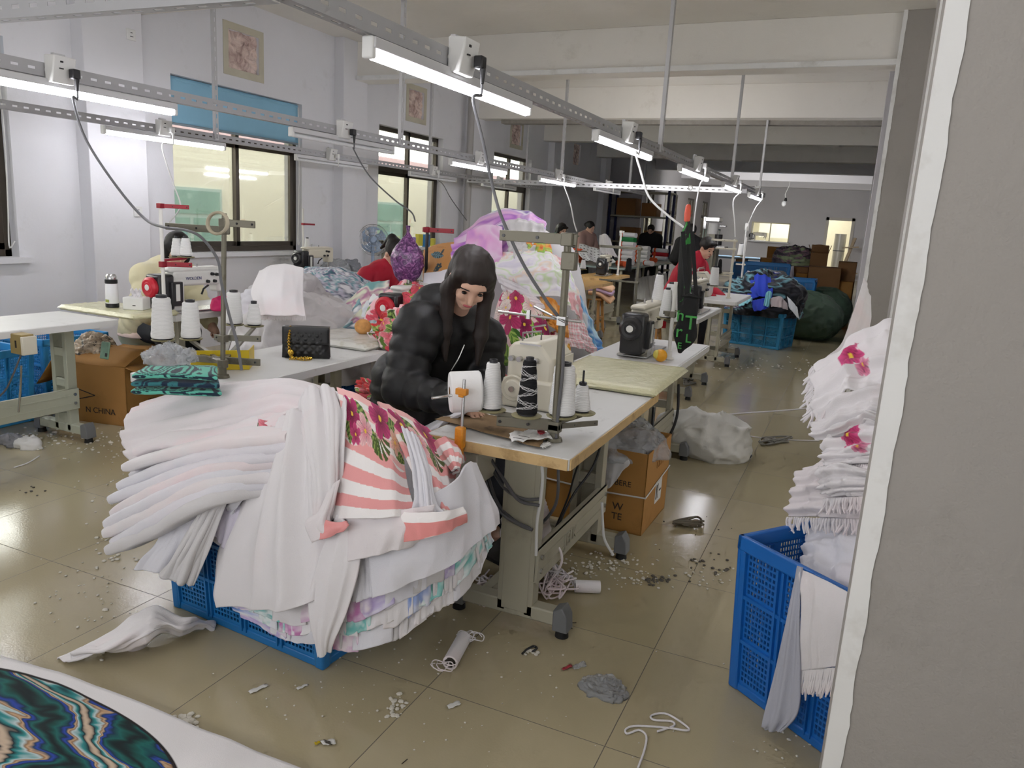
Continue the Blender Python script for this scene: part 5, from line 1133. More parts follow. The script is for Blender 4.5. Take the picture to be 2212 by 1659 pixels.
for i,(r,pm,lb,fq) in enumerate((
 ([P((1075,545,4.36),(1140,540,4.32),(1190,545,4.38),(1215,560,4.48)),P((1070,590,4.3),(1140,585,4.24),(1200,585,4.3),(1235,610,4.45)),P((1090,630,4.27),(1150,640,4.22),(1205,640,4.28),(1250,660,4.42))],tiedye(RNB,5,3.,2.4),'white watercolour fabric spread across the middle of the tall heap',3.2),
 ([P((1170,545,4.42),(1205,560,4.4),(1230,580,4.5)),P((1195,600,4.34),(1225,615,4.36),(1255,640,4.46)),P((1215,650,4.3),(1240,670,4.33),(1262,700,4.44))],tiedye(RNB,15,3.,2.8),'rainbow tinged white fabric sliding down the heap\'s aisle side',2.5),
 ([P((1065,590,4.28),(1110,610,4.24),(1150,630,4.22)),P((1085,620,4.25),(1125,640,4.2),(1165,650,4.2)),P((1120,645,4.23),(1150,662,4.19),(1180,668,4.2))],tiedye(['#eeeaec','#e5e0e6','#f3e6ea'],25,2.,1.5),'white triangular flap across the heap above the hibiscus print',2),
 ([P((1165,640,4.25),(1195,645,4.22),(1215,665,4.28)),P((1165,670,4.22),(1192,690,4.18),(1225,700,4.24)),P((1172,690,4.21),(1200,715,4.18),(1228,730,4.23))],tiedye(['#e59a3f','#d8822e','#f0bf7a','#c76f26'],26,3,2),'orange fabric folds sticking out of the tall heap',3),
 ([P((1215,690,4.34),(1240,690,4.36),(1262,700,4.42)),P((1212,720,4.28),(1245,725,4.3),(1280,740,4.42)),P((1222,748,4.26),(1255,752,4.3),(1292,765,4.42))],gingham('#e8a6ad',11),'pink and white gingham fabric near the foot of the heap',2.6),
 ([P((1232,610,4.55),(1255,640,4.56),(1262,655,4.62)),P((1240,660,4.5),(1268,690,4.5),(1282,700,4.6)),P((1255,705,4.46),(1280,730,4.48),(1300,745,4.6)),P((1262,735,4.45),(1288,755,4.46),(1303,762,4.6))],tiedye(['#e9f0f4','#7fb4de','#3d78c4','#bfe0ee','#5a9fd0'],33,2.6,2.4),'ocean blue fabric hanging at the heap\'s outer edge',2.6),
 ([P((1180,720,4.25),(1205,715,4.22),(1228,725,4.28)),P((1175,750,4.22),(1205,750,4.19),(1235,760,4.26)),P((1185,790,4.22),(1208,790,4.2),(1232,790,4.25))],floral(44,'#f0dcd9',fl=(('#a01030','#e05a70'),('#e08a2a','#f5c04a')),n=6,s=.18),'small red and yellow floral fabric low on the heap',2.2),
 )):
    sheet('heap_fabric',r,M_SHEEN,None,lb,FB,freq=fq,amp=.02,cross=.008,seed=70+i,nv=70,nu=70,paint=pm,wr=.008)
sheet('heap_fabric',[P((1090,622,4.3),(1110,612,4.28),(1135,625,4.26),(1160,655,4.24)),P((1072,665,4.18),(1105,660,4.13),(1140,665,4.12),(1180,690,4.16)),P((1062,720,4.1),(1100,715,4.05),(1145,715,4.05),(1190,735,4.1)),P((1058,790,4.08),(1100,790,4.03),(1150,785,4.03),(1195,795,4.08))],M_SHEEN,None,'large hibiscus and palm leaf printed fabric hanging at the front of the heap',FB,freq=2.4,amp=.014,seed=81,nv=170,nu=130,paint=floral(13,n=11,s=.2,**MON))
sheet('heap_fabric',[P((1030,760,3.6),(1060,765,3.5),(1075,780,3.4)),P((1035,790,3.45),(1065,795,3.35),(1085,800,3.25)),P((1045,820,3.35),(1070,825,3.25),(1095,815,3.15))],M_SHEEN,None,'pink petalled fabric being fed into the overlock machine',FB,freq=2,amp=.012,seed=82,nv=60,nu=60,paint=floral(21,n=5,s=.35,**RF))
# red floral fabric piled on the handbag-row table
mound('floral_heap_core',(-2.62,4.25,ZT),.24,.3,.26,M_SHEEN,None,'inner lump of red floral fabric on the table beside the purple bag',FB,seed=5,amp=.03,n=130,paint=floral(61,n=14,s=.13,**RF))
for i,(r,lb,sd) in enumerate((
 ([P((838,625,4.3),(870,600,4.35),(905,605,4.35),(930,625,4.3)),P((835,650,4.1),(868,635,4.05),(905,640,4.05),(930,660,4.1)),P((850,680,3.98),(875,670,3.95),(905,680,3.95),(925,695,4.0))],'red floral fabric heaped highest beside the puffer jacket',5),
 ([P((832,668,3.8),(865,660,3.75),(900,672,3.72)),P((808,705,3.7),(845,700,3.62),(890,705,3.62)),P((794,742,3.62),(832,752,3.52),(872,748,3.54))],'pink and red floral fabric sliding over the table edge',6),
 ([P((760,822,3.1),(790,818,3.0),(830,835,2.95)),P((765,850,3.0),(800,850,2.92),(835,865,2.9)),P((790,885,2.95),(815,885,2.9),(840,900,2.88))],'red floral fabric bunched low between crate and puffer jacket',7),
 ([P((870,695,3.92),(890,690,3.9),(915,700,3.92)),P((862,720,3.86),(885,725,3.82),(905,725,3.85)),P((858,740,3.84),(878,745,3.8),(895,745,3.82))],'small rolled red floral fold over the table',8))):
    sheet('floral_fabric',r,M_SHEEN,None,lb,FB,freq=2.8,amp=.03,cross=.02,seed=sd,nv=90,nu=90,paint=floral(sd*3+1,n=9,s=.24,**RF),wr=.014)
sheet('floral_fabric',[P((820,745,3.75),(850,735,3.7),(880,740,3.6)),P((800,785,3.55),(830,790,3.45),(860,790,3.4)),P((800,820,3.45),(825,835,3.35),(850,840,3.3))],M_TP,None,'smooth white reverse of floral fabric dropping from the table to the crate',FB,freq=1.3,amp=.02,seed=91,nv=40,nu=40)
# pastel scalloped pieces (stack) left of the red handwheel
for i in range(6):
    z0=i*8; r=[P((750-i*3,652+z0*1.3,4.35-.05*i),(795,612+z0*1.4,4.5-.06*i),(842,606+z0*1.5,4.5-.06*i)),P((745-i*4,672+z0*1.2,4.2-.06*i),(790,650+z0*1.2,4.25-.06*i),(838,640+z0*1.3,4.25-.06*i)),P((738-i*2,690+z0,4.12-.06*i),(780,690+z0*.7,4.1-.06*i),(830,672+z0,4.15-.06*i))]
    sheet('marbled_piece',r,M_SHEEN,None,'marbled pastel cut piece in the slumped stack by the red handwheel, %s from the top'%['first','second','third','fourth','fifth','sixth'][i],FB,'marbled cut pieces slumped in a stack',freq=2.2,amp=.012,seed=100+i,nv=36,nu=50,paint=tiedye([['#dfe3c8','#a8568a','#f0e6d8','#6aa6a8'],['#e8e8ee','#7fb6bd','#2d5f78','#f0f0f2'],['#e9eaee','#dde3ea','#b9ccd8']][i%3],i,3,2.4))
# grey towels slumped between the rows
GT='grey towels'
mound('grey_towel_heap',(-3.28,4.05,.42),.42,.46,.48,M_TG,None,'big slumped heap of pale grey towels between the machine rows',GT,seed=14,amp=.11,n=170,foldf=7)
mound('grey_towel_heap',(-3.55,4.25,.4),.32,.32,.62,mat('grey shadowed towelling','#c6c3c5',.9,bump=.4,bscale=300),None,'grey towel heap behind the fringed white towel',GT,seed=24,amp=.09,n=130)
def fringe(o,a,b,n,ln,m,par,drop=(0,0,-1),jit=.3,r=.0022,name='fringe'):
    mb=MB(); a,b=V3(a),V3(b); d=V3(drop)
    for i in range(n):
        p=a.lerp(b,i/(n-1)); q=[p,p+d*ln*.4+V3((random.uniform(-1,1),random.uniform(-1,1),0))*ln*.12*jit,p+d*ln*random.uniform(.85,1.1)+V3((random.uniform(-1,1),random.uniform(-1,1),0))*ln*.3*jit]
        mb.tube(spl(q,5),[r,r*1.25,r,r*1.3,r*.7],5)
    return obj(name,mb,m,o,world=True)
r_=[P((560,585,3.75),(605,570,3.8),(655,578,3.75)),P((542,630,3.55),(600,620,3.5),(655,640,3.55)),P((560,680,3.42),(605,682,3.4),(660,682,3.45))]
o=sheet('fringed_towel',r_,M_TW,None,'white fringed towel hanging over the grey towel heap',TW,freq=1.8,amp=.012,seed=15,nv=50,nu=50); fringe(o,r_[2][0],r_[2][2],46,.03,M_TW,o)
mound('patterned_heap',(-3.75,4.95,.6),.5,.35,.42,M_PRINT,None,'teal and speckled print fabric heap by the wide window',FB,seed=31,amp=.05,n=120,paint=tiedye(['#e8e6ea','#3f4a66','#d9d3e2','#2a8a96','#f2f2f4','#6b5a8c','#1f5f70'],8,9,3.,3.))
mound('white_heap',(-3.65,4.05,.72),.2,.16,.2,M_TW2,None,'small white cloth bundle in front of the teal print heap',FB,seed=35,amp=.04,n=70)
for i,(x,y,z,sd) in enumerate(((-2.6,2.72,0,1),)): pass
# things under the sewing machine needle
sheet('work_piece',[P((1000,875,2.6),(1020,868,2.58),(1045,862,2.56)),P((960,900,2.55),(985,895,2.5),(1010,888,2.48)),P((905,930,2.55),(940,925,2.48),(960,912,2.45)),P((880,960,2.55),(915,955,2.5),(940,945,2.47))],M_TW2,None,'pale cloth falling from the machine into the woman\'s lap','cloth',freq=2.,amp=.012,seed=38,nv=40,nu=40)
mound('magenta_piece',(-3.97,4.05,ZT+.012),.09,.07,.09,mat('magenta cloth','#d01e63',.8),None,'magenta cloth piece under the needle of the red handwheel machine','cloth',seed=2,amp=.015,n=40)
mound('white_work',(-3.9,4.35,ZT),.22,.2,.07,M_TW,None,'white towel being sewn by the woman in cream','towel',seed=3,amp=.02,n=60)
# teal striped folded cloth, plastic and yellow tray at the near end of the handbag table
TEAL=bands(['#132636','#58b59e'],14,.25,.6,4)
for i in range(3):
    sp=[UZ(312-4*i,835-16*i,ZT+.02+.03*i),UZ(360,836-17*i,ZT+.025+.03*i),UZ(420,838-17*i,ZT+.025+.03*i),UZ(470,838-16*i,ZT+.02+.03*i)]
    roll_slab('striped_cloth',sp,(-.5,1,0),.2,.03,M_SHEEN,None,'teal and navy striped folded cloth on the handbag table, %s of three'%['lowest','middle','topmost'][i],FB,seed=i+50,paint=TEAL if i!=1 else bands(['#14243a','#2c6e74','#14243a'],11,.9,.9,6),nc=60,ns=90,amp=.008)
t=thing('plastic_tray','translucent yellow plastic tray behind the teal striped cloth','tray',tuple(UZ(475,790,ZT)))
a,b=UZ(412,800,ZT),UZ(538,798,ZT); obj('tray_wall',MB().bar(a+V3((0,0,.045)),b+V3((0,0,.045)),.004,.09),M_YELP,t,world=True,smooth=0); obj('tray_base',MB().prism([a,b,b+V3((-.08,.12,0)),a+V3((-.08,.12,0))],None,(0,0,1),.004),M_YELP,t,world=True,smooth=0)
obj('tray_end',MB().bar(b+V3((0,0,.045)),b+V3((-.08,.12,.045)),.004,.09),M_YELP,t,world=True,smooth=0)
# ================================================================ fringed towels over the crate by the pillar
sheet('crate_towel',[P((1740,1150,2.62),(1770,1120,2.62),(1815,1105,2.56),(1880,1090,2.5)),P((1728,1190,2.56),(1770,1190,2.5),(1820,1190,2.42),(1880,1190,2.35)),P((1730,1240,2.38),(1770,1262,2.33),(1815,1285,2.28),(1870,1310,2.2))],M_TW2,None,'smooth white towel filling the deep blue crate',TW,freq=2.2,amp=.018,cross=.014,seed=4,nv=50,nu=50)
r_=[P((1725,1228,2.300),(1765,1245,2.250),(1815,1270,2.200),(1870,1300,2.140)),P((1732,1290,2.255),(1768,1305,2.210),(1812,1325,2.160),(1860,1350,2.110)),P((1732,1370,2.240),(1765,1380,2.195),(1810,1395,2.150),(1850,1410,2.100)),P((1734,1448,2.240),(1765,1445,2.190),(1802,1440,2.145),(1845,1440,2.090))]
o=sheet('fringed_towel',r_,M_TW,None,'white towel with knotted fringe hanging over the front of the deep blue crate',TW,freq=2.4,amp=.009,seed=6,nv=60,nu=60); fringe(o,r_[3][0],r_[3][3],42,.085,M_TW,o,r=.0032)
o=sheet('grey_strip',[P((1722,1222,2.310),(1732,1226,2.285)),P((1700,1330,2.265),(1728,1335,2.240)),P((1672,1450,2.255),(1728,1455,2.225)),P((1645,1560,2.240),(1722,1540,2.210)),P((1650,1578,2.245),(1685,1582,2.220))],mat('grey lining cloth','#aeb0bd',.85,bump=.3,bscale=200),None,'long grey lining strip trailing down the deep blue crate','cloth',freq=1.6,amp=.012,seed=9,nv=70,nu=30,grow=(.3,1.))
RT=[([P((1760,790,2.95),(1815,745,2.95),(1870,712,2.92),(1935,690,2.9)),P((1752,850,2.78),(1815,800,2.76),(1870,770,2.74),(1940,760,2.7)),P((1755,890,2.7),(1815,850,2.66),(1875,840,2.64),(1940,830,2.6))],'fringed white towel with a pink print topping the stack by the pillar',51,'p'),
 ([P((1770,885,2.72),(1820,850,2.66),(1870,830,2.62),(1935,820,2.58)),P((1752,925,2.64),(1815,900,2.58),(1870,880,2.55),(1930,880,2.5)),P((1750,945,2.62),(1810,935,2.56),(1860,900,2.53),(1920,930,2.48))],'white towel rolled thick in the stack by the pillar, second from the top',52,None),
 ([P((1775,930,2.66),(1820,905,2.6),(1870,895,2.55),(1925,890,2.5)),P((1765,970,2.6),(1815,960,2.54),(1865,955,2.5),(1920,950,2.45)),P((1770,1005,2.58),(1815,1005,2.52),(1865,1000,2.48),(1920,1000,2.43))],'white towel with magenta petals in the middle of the stack by the pillar',53,'m'),
 ([P((1732,1010,2.7),(1775,985,2.62),(1830,990,2.54),(1900,985,2.46)),P((1712,1060,2.66),(1760,1050,2.58),(1830,1050,2.5),(1900,1045,2.42)),P((1702,1115,2.64),(1755,1115,2.56),(1825,1120,2.48),(1890,1120,2.4))],'pinkish white towel bulging over the crate rim by the pillar',54,None),
 ([P((1760,1010,2.56),(1810,1000,2.5),(1875,1015,2.42)),P((1765,1055,2.53),(1815,1045,2.47),(1875,1045,2.4)),P((1780,1075,2.52),(1820,1072,2.46),(1875,1070,2.39))],'folded white towel with fringe just above the crate rim',55,None)]
pk=lambda sd:(lambda u,v:flower(flower(np.tile(L3('#efebed'),(len(u),1)),u*1.6,v,.75,.35,.26,.4,'#b0124f','#ee5a96',4),u*1.6,v,1.0,.6,.16,1.2,'#d23070','#f6a8c4',4))
for rows,lb,sd,kd in RT:
    o=sheet('fringed_towel',rows,M_PRINT if kd else (M_TP if sd==54 else M_TW),None,lb,TW,freq=2.4,amp=.02,cross=.018,seed=sd,nv=60,nu=60,paint=pk(sd) if kd else None,wr=.012)
    if sd!=52: fringe(o,rows[2][0]+V3((0,-.01,0)),rows[2][-1]+V3((0,-.01,0)),34,.05,M_TW,o,jit=.9,r=.0035)
    if sd==51: fringe(o,rows[0][0],rows[2][0],26,.05,M_TW,o,drop=(-.5,-.2,-.8),jit=1.,r=.0035)
mound('crate_towel',(.2,2.68,.4),.1,.12,.72,M_TW2,None,'white towels packed upright at the back of the deep blue crate',TW,seed=44,amp=.03,n=70,power=3)
sheet('hanging_cloth',[P((1869,600,4.7),(1880,640,4.72)),P((1850,660,4.5),(1878,700,4.5)),P((1822,735,4.1),(1862,760,4.1)),P((1785,770,3.6),(1830,800,3.5)),P((1762,800,3.2),(1800,830,3.1))],M_TW,None,'white cloth stretched from the far pillar down to the towel stack','cloth',freq=1.5,amp=.014,seed=58,nv=60,nu=24)
# ================================================================ people
M_SKIN=mat('skin','#d9ab92',.55,var=.04,spec=.3); M_HAIR=mat('black hair','#120e0c',.62,var=.3,vscale=60,spec=.4); M_HAIRB=mat('dark brown hair','#1a0f0a',.6,var=.35,vscale=60,spec=.45)
M_PUF=mat('black quilted nylon','#08080a',.55,var=.12,vscale=12,bump=.25,bscale=30,spec=.35); M_CRM=mat('cream quilted nylon','#e2d9b0',.5,var=.05,bump=.2,bscale=30)
M_REDJ=mat('red jacket cloth','#b4122c',.75,bump=.2,bscale=90); M_TEALJ=mat('teal jacket cloth','#2fa08c',.75); M_PNKJ=mat('dusty pink jacket cloth','#a8857d',.8); M_BLKJ=mat('black coat cloth','#121214',.8)
M_JEAN=mat('dark trousers','#23252c',.85); M_SHOE=mat('dark shoes','#1b1b1d',.6); M_LIP=mat('lips','#b5545a',.45); M_EYE=mat('dark eye','#120d0c',.2)
def frame(f,u=(0,0,1)):
    f=V3(f).normalized(); u=V3(u); u=(u-f*u.dot(f)).normalized(); s=f.cross(u); return Matrix((s,f,u)).transposed(),s,f,u
def person(label,head,face,neck,hip,sh,el,wr,kn,an,jacket,hair,style,res=.012,group=None,puff=.0,trous=M_JEAN,up=(0,0,1),jr=.155,collar=None,hood=False,hairm=M_HAIR,long=.45):
    """sh/el/wr/kn/an: (right,left) joints in room coordinates"""
    R,s,f,u=frame(face,up); head,neck,hip=V3(head),V3(neck),V3(hip)
    B=SDF(); hp=lambda a,b,c:head+s*a+f*b+u*c
    B.ell(hp(0,-.012,.025),(.074,.092,.088),R,.02); B.ell(hp(0,.022,-.05),(.056,.062,.07),R,.03); B.ell(hp(0,.058,-.093),(.022,.02,.018),R,.02)
    B.cap(hp(0,.082,.012),hp(0,.1,-.03),.008,.013,.012); B.ell(hp(0,.072,.03),(.055,.016,.012),R,.015); B.ell(hp(0,.075,-.062),(.026,.014,.012),R,.012)
    for q in (-1,1): B.ell(hp(q*.033,.085,.006),(.016,.012,.009),R,.006,True); B.ell(hp(q*.076,-.005,-.012),(.012,.022,.032),R,.008); B.ell(hp(q*.038,.066,-.03),(.02,.016,.016),R,.015)
    B.cap(hp(0,-.02,-.07),neck,.05,.056,.03)
    chest=neck.lerp(hip,.35); B.cap(neck.lerp(chest,.3),chest,.1,.13,.05); B.cap(chest,hip,.125,.13,.05)
    for q in (0,1):
        S,E,Wr,K,A=[V3(x[q]) for x in (sh,el,wr,kn,an)]
        B.cap(neck.lerp(chest,.25),S,.06,.055,.04); B.cap(S,E,.052,.042,.03); B.cap(E,Wr,.042,.028,.02)
        d=(Wr-E).normalized(); pr=d.cross(V3((0,0,1))).normalized(); dn=pr.cross(d)*-1
        B.cap(Wr,Wr+d*.075-V3((0,0,.012)),.03,.032,.015)
        tip=Wr+d*.075-V3((0,0,.012)); 
        for i,l in enumerate((.055,.068,.062,.048)):
            b=tip+pr*((i-1.5)*.019); m1=b+d*l*.55-V3((0,0,.012)); B.cap(b-d*.015,m1,.0095,.0085,.004); B.cap(m1,m1+d*l*.35-V3((0,0,.028)),.0085,.007,.003)
        B.cap(Wr+d*.025,Wr+d*.06+pr*(.045 if q else -.045)-V3((0,0,.02)),.013,.009,.008)
        B.cap(hip+(K-hip)*.05+s*0,K,.085,.06,.05); B.cap(K,A,.055,.038,.03); B.cap(A+V3((0,0,-.01)),A+V3((f.x,f.y,0)).normalized()*.13+V3((0,0,-.03)),.04,.03,.02)
    o=B.mesh('person',res,M_SKIN,None,at=(head.x,head.y,0)); tag(o,label,'person',group)
    # jacket
    J=SDF(); rb=lambda n:(n,puff) if puff else None
    J.cap(neck.lerp(chest,.35),chest,jr*.84,jr,.06); J.cap(chest,hip+(hip-chest)*.12,jr,jr*1.05,.06,rb(6))
    for q in (0,1):
        S,E,Wr=[V3(x[q]) for x in (sh,el,wr)]
        J.cap(neck.lerp(chest,.3),S,jr*.6,jr*.56,.05); J.cap(S,E,jr*.56,jr*.48,.04,rb(4)); J.cap(E,Wr-(Wr-E).normalized()*.01,jr*.47,jr*.33,.03,rb(4))
    if hood: J.ell(hood[0],hood[1],None,.05); J.cap(neck+s*-.1,neck+s*.1+f*.03,.075,.075,.04)
    else: J.cap(neck-u*.02,neck+u*.04,.068,.066,.02)
    nz=(lambda P_:-.008*fbm(P_*11,3,3)+.009*np.abs(fbm(P_*np.array([16,16,22.]),9,2))-.003) if puff else (lambda P_:-.004*fbm(P_*10,3,3))
    J.mesh('jacket',res,jacket,o,disp=nz)
    if collar: obj('collar',MB().torus(neck+u*.02,.075,.03,axis=u,n=24,k=10),collar,o,world=True)
    T=SDF()
    for q in (0,1):
        K,A=V3(kn[q]),V3(an[q]); T.cap(hip,K,.12,.085,.04); T.cap(K,A,.08,.06,.03)
    T.mesh('trousers',max(res,.014),trous,o)
    mb=MB()
    for q in (0,1):
        A=V3(an[q]); d=V3((f.x,f.y,0)).normalized(); mb.ell(A+d*.05+V3((0,0,-.035)),(.05,.05,.035),12); mb.ell(A+d*.12+V3((0,0,-.04)),(.045,.06,.028),12)
    obj('shoe_pattern',mb,M_SHOE,o,world=True)
    # hair
    Hh=SDF(); Hh.ell(hp(0,-.022,.036),(.087,.1,.092),R,.02)
    if style=='long':
        for q in (-1,1):
            Hh.cap(hp(q*.062,.03,.055),hp(q*.078,.02,-.05),.026,.03,.02); Hh.cap(hp(q*.078,.02,-.05),hp(q*.078,.02,-.1)+V3((0,0,-long*.55)),.032,.03,.025); Hh.cap(hp(q*.078,.02,-.1)+V3((0,0,-long*.55)),hp(q*.07,.03,-.1)+V3((0,0,-long)),.03,.008,.02)
        Hh.cap(hp(0,-.09,0),hp(0,-.1,-.12),.075,.07,.03)
    elif style=='ponytail': Hh.ell(hp(0,-.115,.06),(.04,.045,.045),R,.02); Hh.cap(hp(0,-.13,.05),hp(0,-.17,-.12),.035,.014,.02)
    elif style=='bun': Hh.ell(hp(0,-.125,.02),(.035,.035,.04),R,.012)
    elif style=='bob':
        for q in (-1,1): Hh.cap(hp(q*.07,-.01,.03),hp(q*.075,-.005,-.1),.034,.028,.02)
        Hh.cap(hp(0,-.08,.0),hp(0,-.085,-.11),.07,.06,.03); Hh.cap(hp(-.05,.068,.075),hp(.05,.068,.075),.02,.02,.02)
    else: Hh.cap(hp(-.04,.055,.085),hp(.04,.055,.085),.025,.025,.02)
    # keep the face clear
    Hh.ell(hp(0,.105,-.02),(.058,.05,.085),R,.012,True)
    Hh.mesh('hair',min(res,.0062) if res<.01 else min(res,.011),hairm,o,disp=lambda P_:-.005*fbm(np.stack([P_[...,0]*70,P_[...,1]*70,P_[...,2]*6],-1),5,2))
    for q in (-1,1):
        e=obj('eye',MB().ell(hp(q*.033,.078,.004),(.011,.008,.006),10,R),M_EYE,o,world=True); obj('eyebrow',MB().tube([hp(q*.02,.09,.03),hp(q*.034,.089,.033),hp(q*.052,.078,.028)],.0022,6),M_HAIR,o,world=True)
    obj('lips',MB().ell(hp(0,.086,-.062),(.02,.008,.007),12,R),M_LIP,o,world=True)
    return o
# the woman in the black puffer jacket bending over the overlock machine
Y0=2.78
W1=person('seated woman in black quilted puffer jacket with long hair, bent over the overlock machine',
 UY(1017,604,Y0),(.42,-.62,-.72),UY(975,690,2.92),UY(885,880,3.0),(UY(908,705,2.72),UY(1040,730,3.06)),(UY(868,838,2.62),UY(1048,810,3.02)),(UY(985,868,2.56),UY(1050,840,2.85)),
 (V3((-1.42,2.82,.5)),V3((-1.45,3.1,.5))),(V3((-1.4,2.8,.08)),V3((-1.42,3.12,.08))),M_PUF,None,'long',res=.0085,puff=.010,up=(.25,-.1,.95),jr=.172,hood=(UY(945,672,2.92),(.125,.12,.12)),hairm=M_HAIRB,long=.26)
obj('zip',MB().tube(spl(P((1003,745,2.62),(990,775,2.58),(975,800,2.56)),10),.0022,6),M_STEEL,W1,world=True)
obj('coat_hem',SDF().cap(UY(868,880,2.86),UY(905,905,2.9),.13,.12,.05,(3,.012)).cap(UY(862,830,2.85),UY(872,885,2.86),.15,.15,.05,(3,.014)).mesh('tmp_hem',.012,M_PUF,None) and MB(),M_PUF,W1) if False else None
hm=SDF().cap(UY(872,820,2.86),UY(880,900,2.88),.15,.145,.05,(3,.014)).cap(UY(880,890,2.88),UY(940,895,2.8),.12,.1,.05,(2,.012)); hm.mesh('coat_skirt',.011,M_PUF,W1,disp=lambda P_:-.006*fbm(P_*11,3,3))
# person half hidden behind her, only an arm showing
person('person in dark purple sleeves bent behind the woman in black, reaching to the heap',UY(1000,640,3.75),(.2,.9,-.3),UY(985,700,3.72),UY(930,860,3.7),(UY(960,715,3.8),UY(1005,715,3.65)),(UY(925,760,3.95),UY(1000,800,3.9)),(UY(922,668,4.15),UY(985,740,4.15)),(V3((-1.95,4.0,.5)),V3((-1.7,4.0,.5))),(V3((-1.95,4.0,.08)),V3((-1.7,4.0,.08))),mat('dark purple knit','#2a1d33',.85),None,'bun',res=.014,jr=.13)
def simple(label,head,face,lean,jacket,style,seated=True,jr=.15,puff=0.,res=.016,turn=None,hands=None,collar=None,group=None):
    """figure from the head down: face direction (x,y,z), lean = how far the hips sit behind the head"""
    h=V3(head); d=V3((face[0],face[1],0)).normalized(); sd=V3((d.y,-d.x,0)); b=V3((turn[0],turn[1],0)).normalized() if turn else d; bs=V3((b.y,-b.x,0))
    neck=h-V3((0,0,.13))-b*(.05+lean*.15); hz=.5 if seated else .92
    hip=V3((neck.x,neck.y,0))-b*lean*.8+V3((0,0,hz)); ch=neck.lerp(hip,.15)
    S=[ch+bs*q*.17 for q in (1,-1)]; E=[ch+bs*q*.23+b*(.08+lean*.1)+V3((0,0,-.26)) for q in (1,-1)]
    Wt=[ch+bs*q*.12+b*(.3+lean*.15)+V3((0,0,-.34)) for q in (1,-1)] if hands is None else [V3(x) for x in hands]
    if seated: K=[hip+bs*q*.1+b*.42 for q in (1,-1)]; A=[V3((k.x,k.y,.08)) for k in K]
    else: K=[V3((hip.x,hip.y,.5))+bs*q*.1 for q in (1,-1)]; A=[V3((hip.x,hip.y,.08))+bs*q*.1 for q in (1,-1)]
    return person(label,h,face,neck,hip,S,E,Wt,K,A,jacket,None,style,res=res,puff=puff,jr=jr,collar=collar,group=group)
def stool(p,label,h=.44,m=None):
    m=m or mat('honey wood','#b8854a',.5,var=.15,vscale=18); t=thing('wooden_stool',label,'stool',(p[0],p[1],0))
    obj('seat',MB().box((0,0,h-.02),(.3,.26,.035)),m,t,bevel=.006)
    for a in (-1,1):
        for b in (-1,1): obj('leg',MB().bar((a*.1,b*.08,h-.03),(a*.14,b*.12,0),.034,.034),m,t,bevel=.003)
    for b in (-1,1): obj('stretcher',MB().bar((-.125,b*.105,.15),(.125,b*.105,.15),.02,.028),m,t)
    for a in (-1,1): obj('stretcher',MB().bar((a*.12,-.1,.22),(a*.12,.1,.22),.02,.028),m,t)
    return t
stool((-1.95,3.02),'wooden stool under the woman in the black puffer jacket',.42)
hd=UX(384,538,-4.62); simple('woman in cream quilted jacket sewing at the red handwheel machine by the window',hd,(.75,-.35,-.55),.42,M_CRM,'bob',True,.165,.012,.014,turn=(1,-.1))
stool((hd.x-.42,hd.y+.1),'wooden stool with a pale peach cloth under the woman in cream',.44)
mound('peach_cloth',(hd.x-.42,hd.y+.02,.44),.17,.16,.05,mat('pale peach cloth','#ecd2c6',.85,bump=.3),None,'pale peach cloth draped on the stool of the woman in cream','cloth',seed=3,amp=.02,n=50)
simple('woman in red jacket with a ponytail bending low beside the desk fan',UY(853,548,5.7),(.75,-.3,-.8),.35,M_REDJ,'ponytail',True,.16,res=.014,turn=(1,-.1))
simple('woman in teal jacket with black bob at the packing table',UY(1214,497,13.4),(.8,-.45,-.35),.12,M_TEALJ,'bob',False,.15,res=.022)
simple('woman in dusty pink jacket with a bun holding up a white towel',UY(1275,492,14.5),(.85,-.3,-.3),.1,M_PNKJ,'bun',False,.16,res=.022,collar=M_PNKJ)
simple('person in black coat standing beyond the stacked folded towels, facing the aisle',UY(1406,497,18.3),(.05,-1,-.45),.12,M_BLKJ,'short',False,.19,res=.022)
simple('person in black coat seen from behind past the orange umbrella handle',UY(1492,500,13.),(-.5,.85,-.1),.1,M_BLKJ,'short',False,.17,res=.022)
simple('woman in red jacket leaning over the fan wheel overlock machine',UY(1528,536,9.35),(.8,-.55,-.55),.42,M_REDJ,'short',True,.17,res=.016,turn=(1,-.3))
stool((-2.3,9.5),'stool under the woman in red at the overlock machine',.44)
q_=UY(853,548,5.7); stool((q_.x-.36,q_.y+.04),'stool under the woman in red beside the fan',.44)
# ================================================================ bags, bottle, box and other things on the tables
# quilted handbag
HB=UZ(662,772,ZT); t=thing('handbag','black quilted handbag with a gold chain on the white sewing table','bag',tuple(HB),.55)
n=46; A=np.zeros((n,n,3)); wv,hv,dv=.235,.155,.06
def bagface(sgn):
    A=np.zeros((n,n,3))
    for i in range(n):
        for j in range(n):
            x=(j/(n-1)-.5); z=i/(n-1); ed=min(1,6*min(j,n-1-j)/(n-1))*min(1,6*min(i,n-1-i)/(n-1))
            q=abs(math.sin((x*6+z*4)*PI))*abs(math.sin((x*6-z*4)*PI)); A[i,j]=(x*wv*(1-.05*z),sgn*(dv*.5*(.62+.38*ed**.5)+.006*q*ed),z*hv)
    return A
M_LEA=mat('black quilted leather','#0e0e10',.4,spec=.5)
obj('bag_body',MB().grid(bagface(-1)).grid(bagface(1)).box((0,0,hv/2),(wv*.97,dv*.64,hv*.99)),M_LEA,t,smooth=50)
obj('flap',MB().grid(np.array([[((j/20-.5)*wv*.97,-dv*.5*(1.02) if i<6 else -dv*.5+dv*(i-6)/6,hv*(.45+.1*i) if i<6 else hv*1.01) for j in range(21)] for i in range(13)])),M_LEA,t,solid=.004)
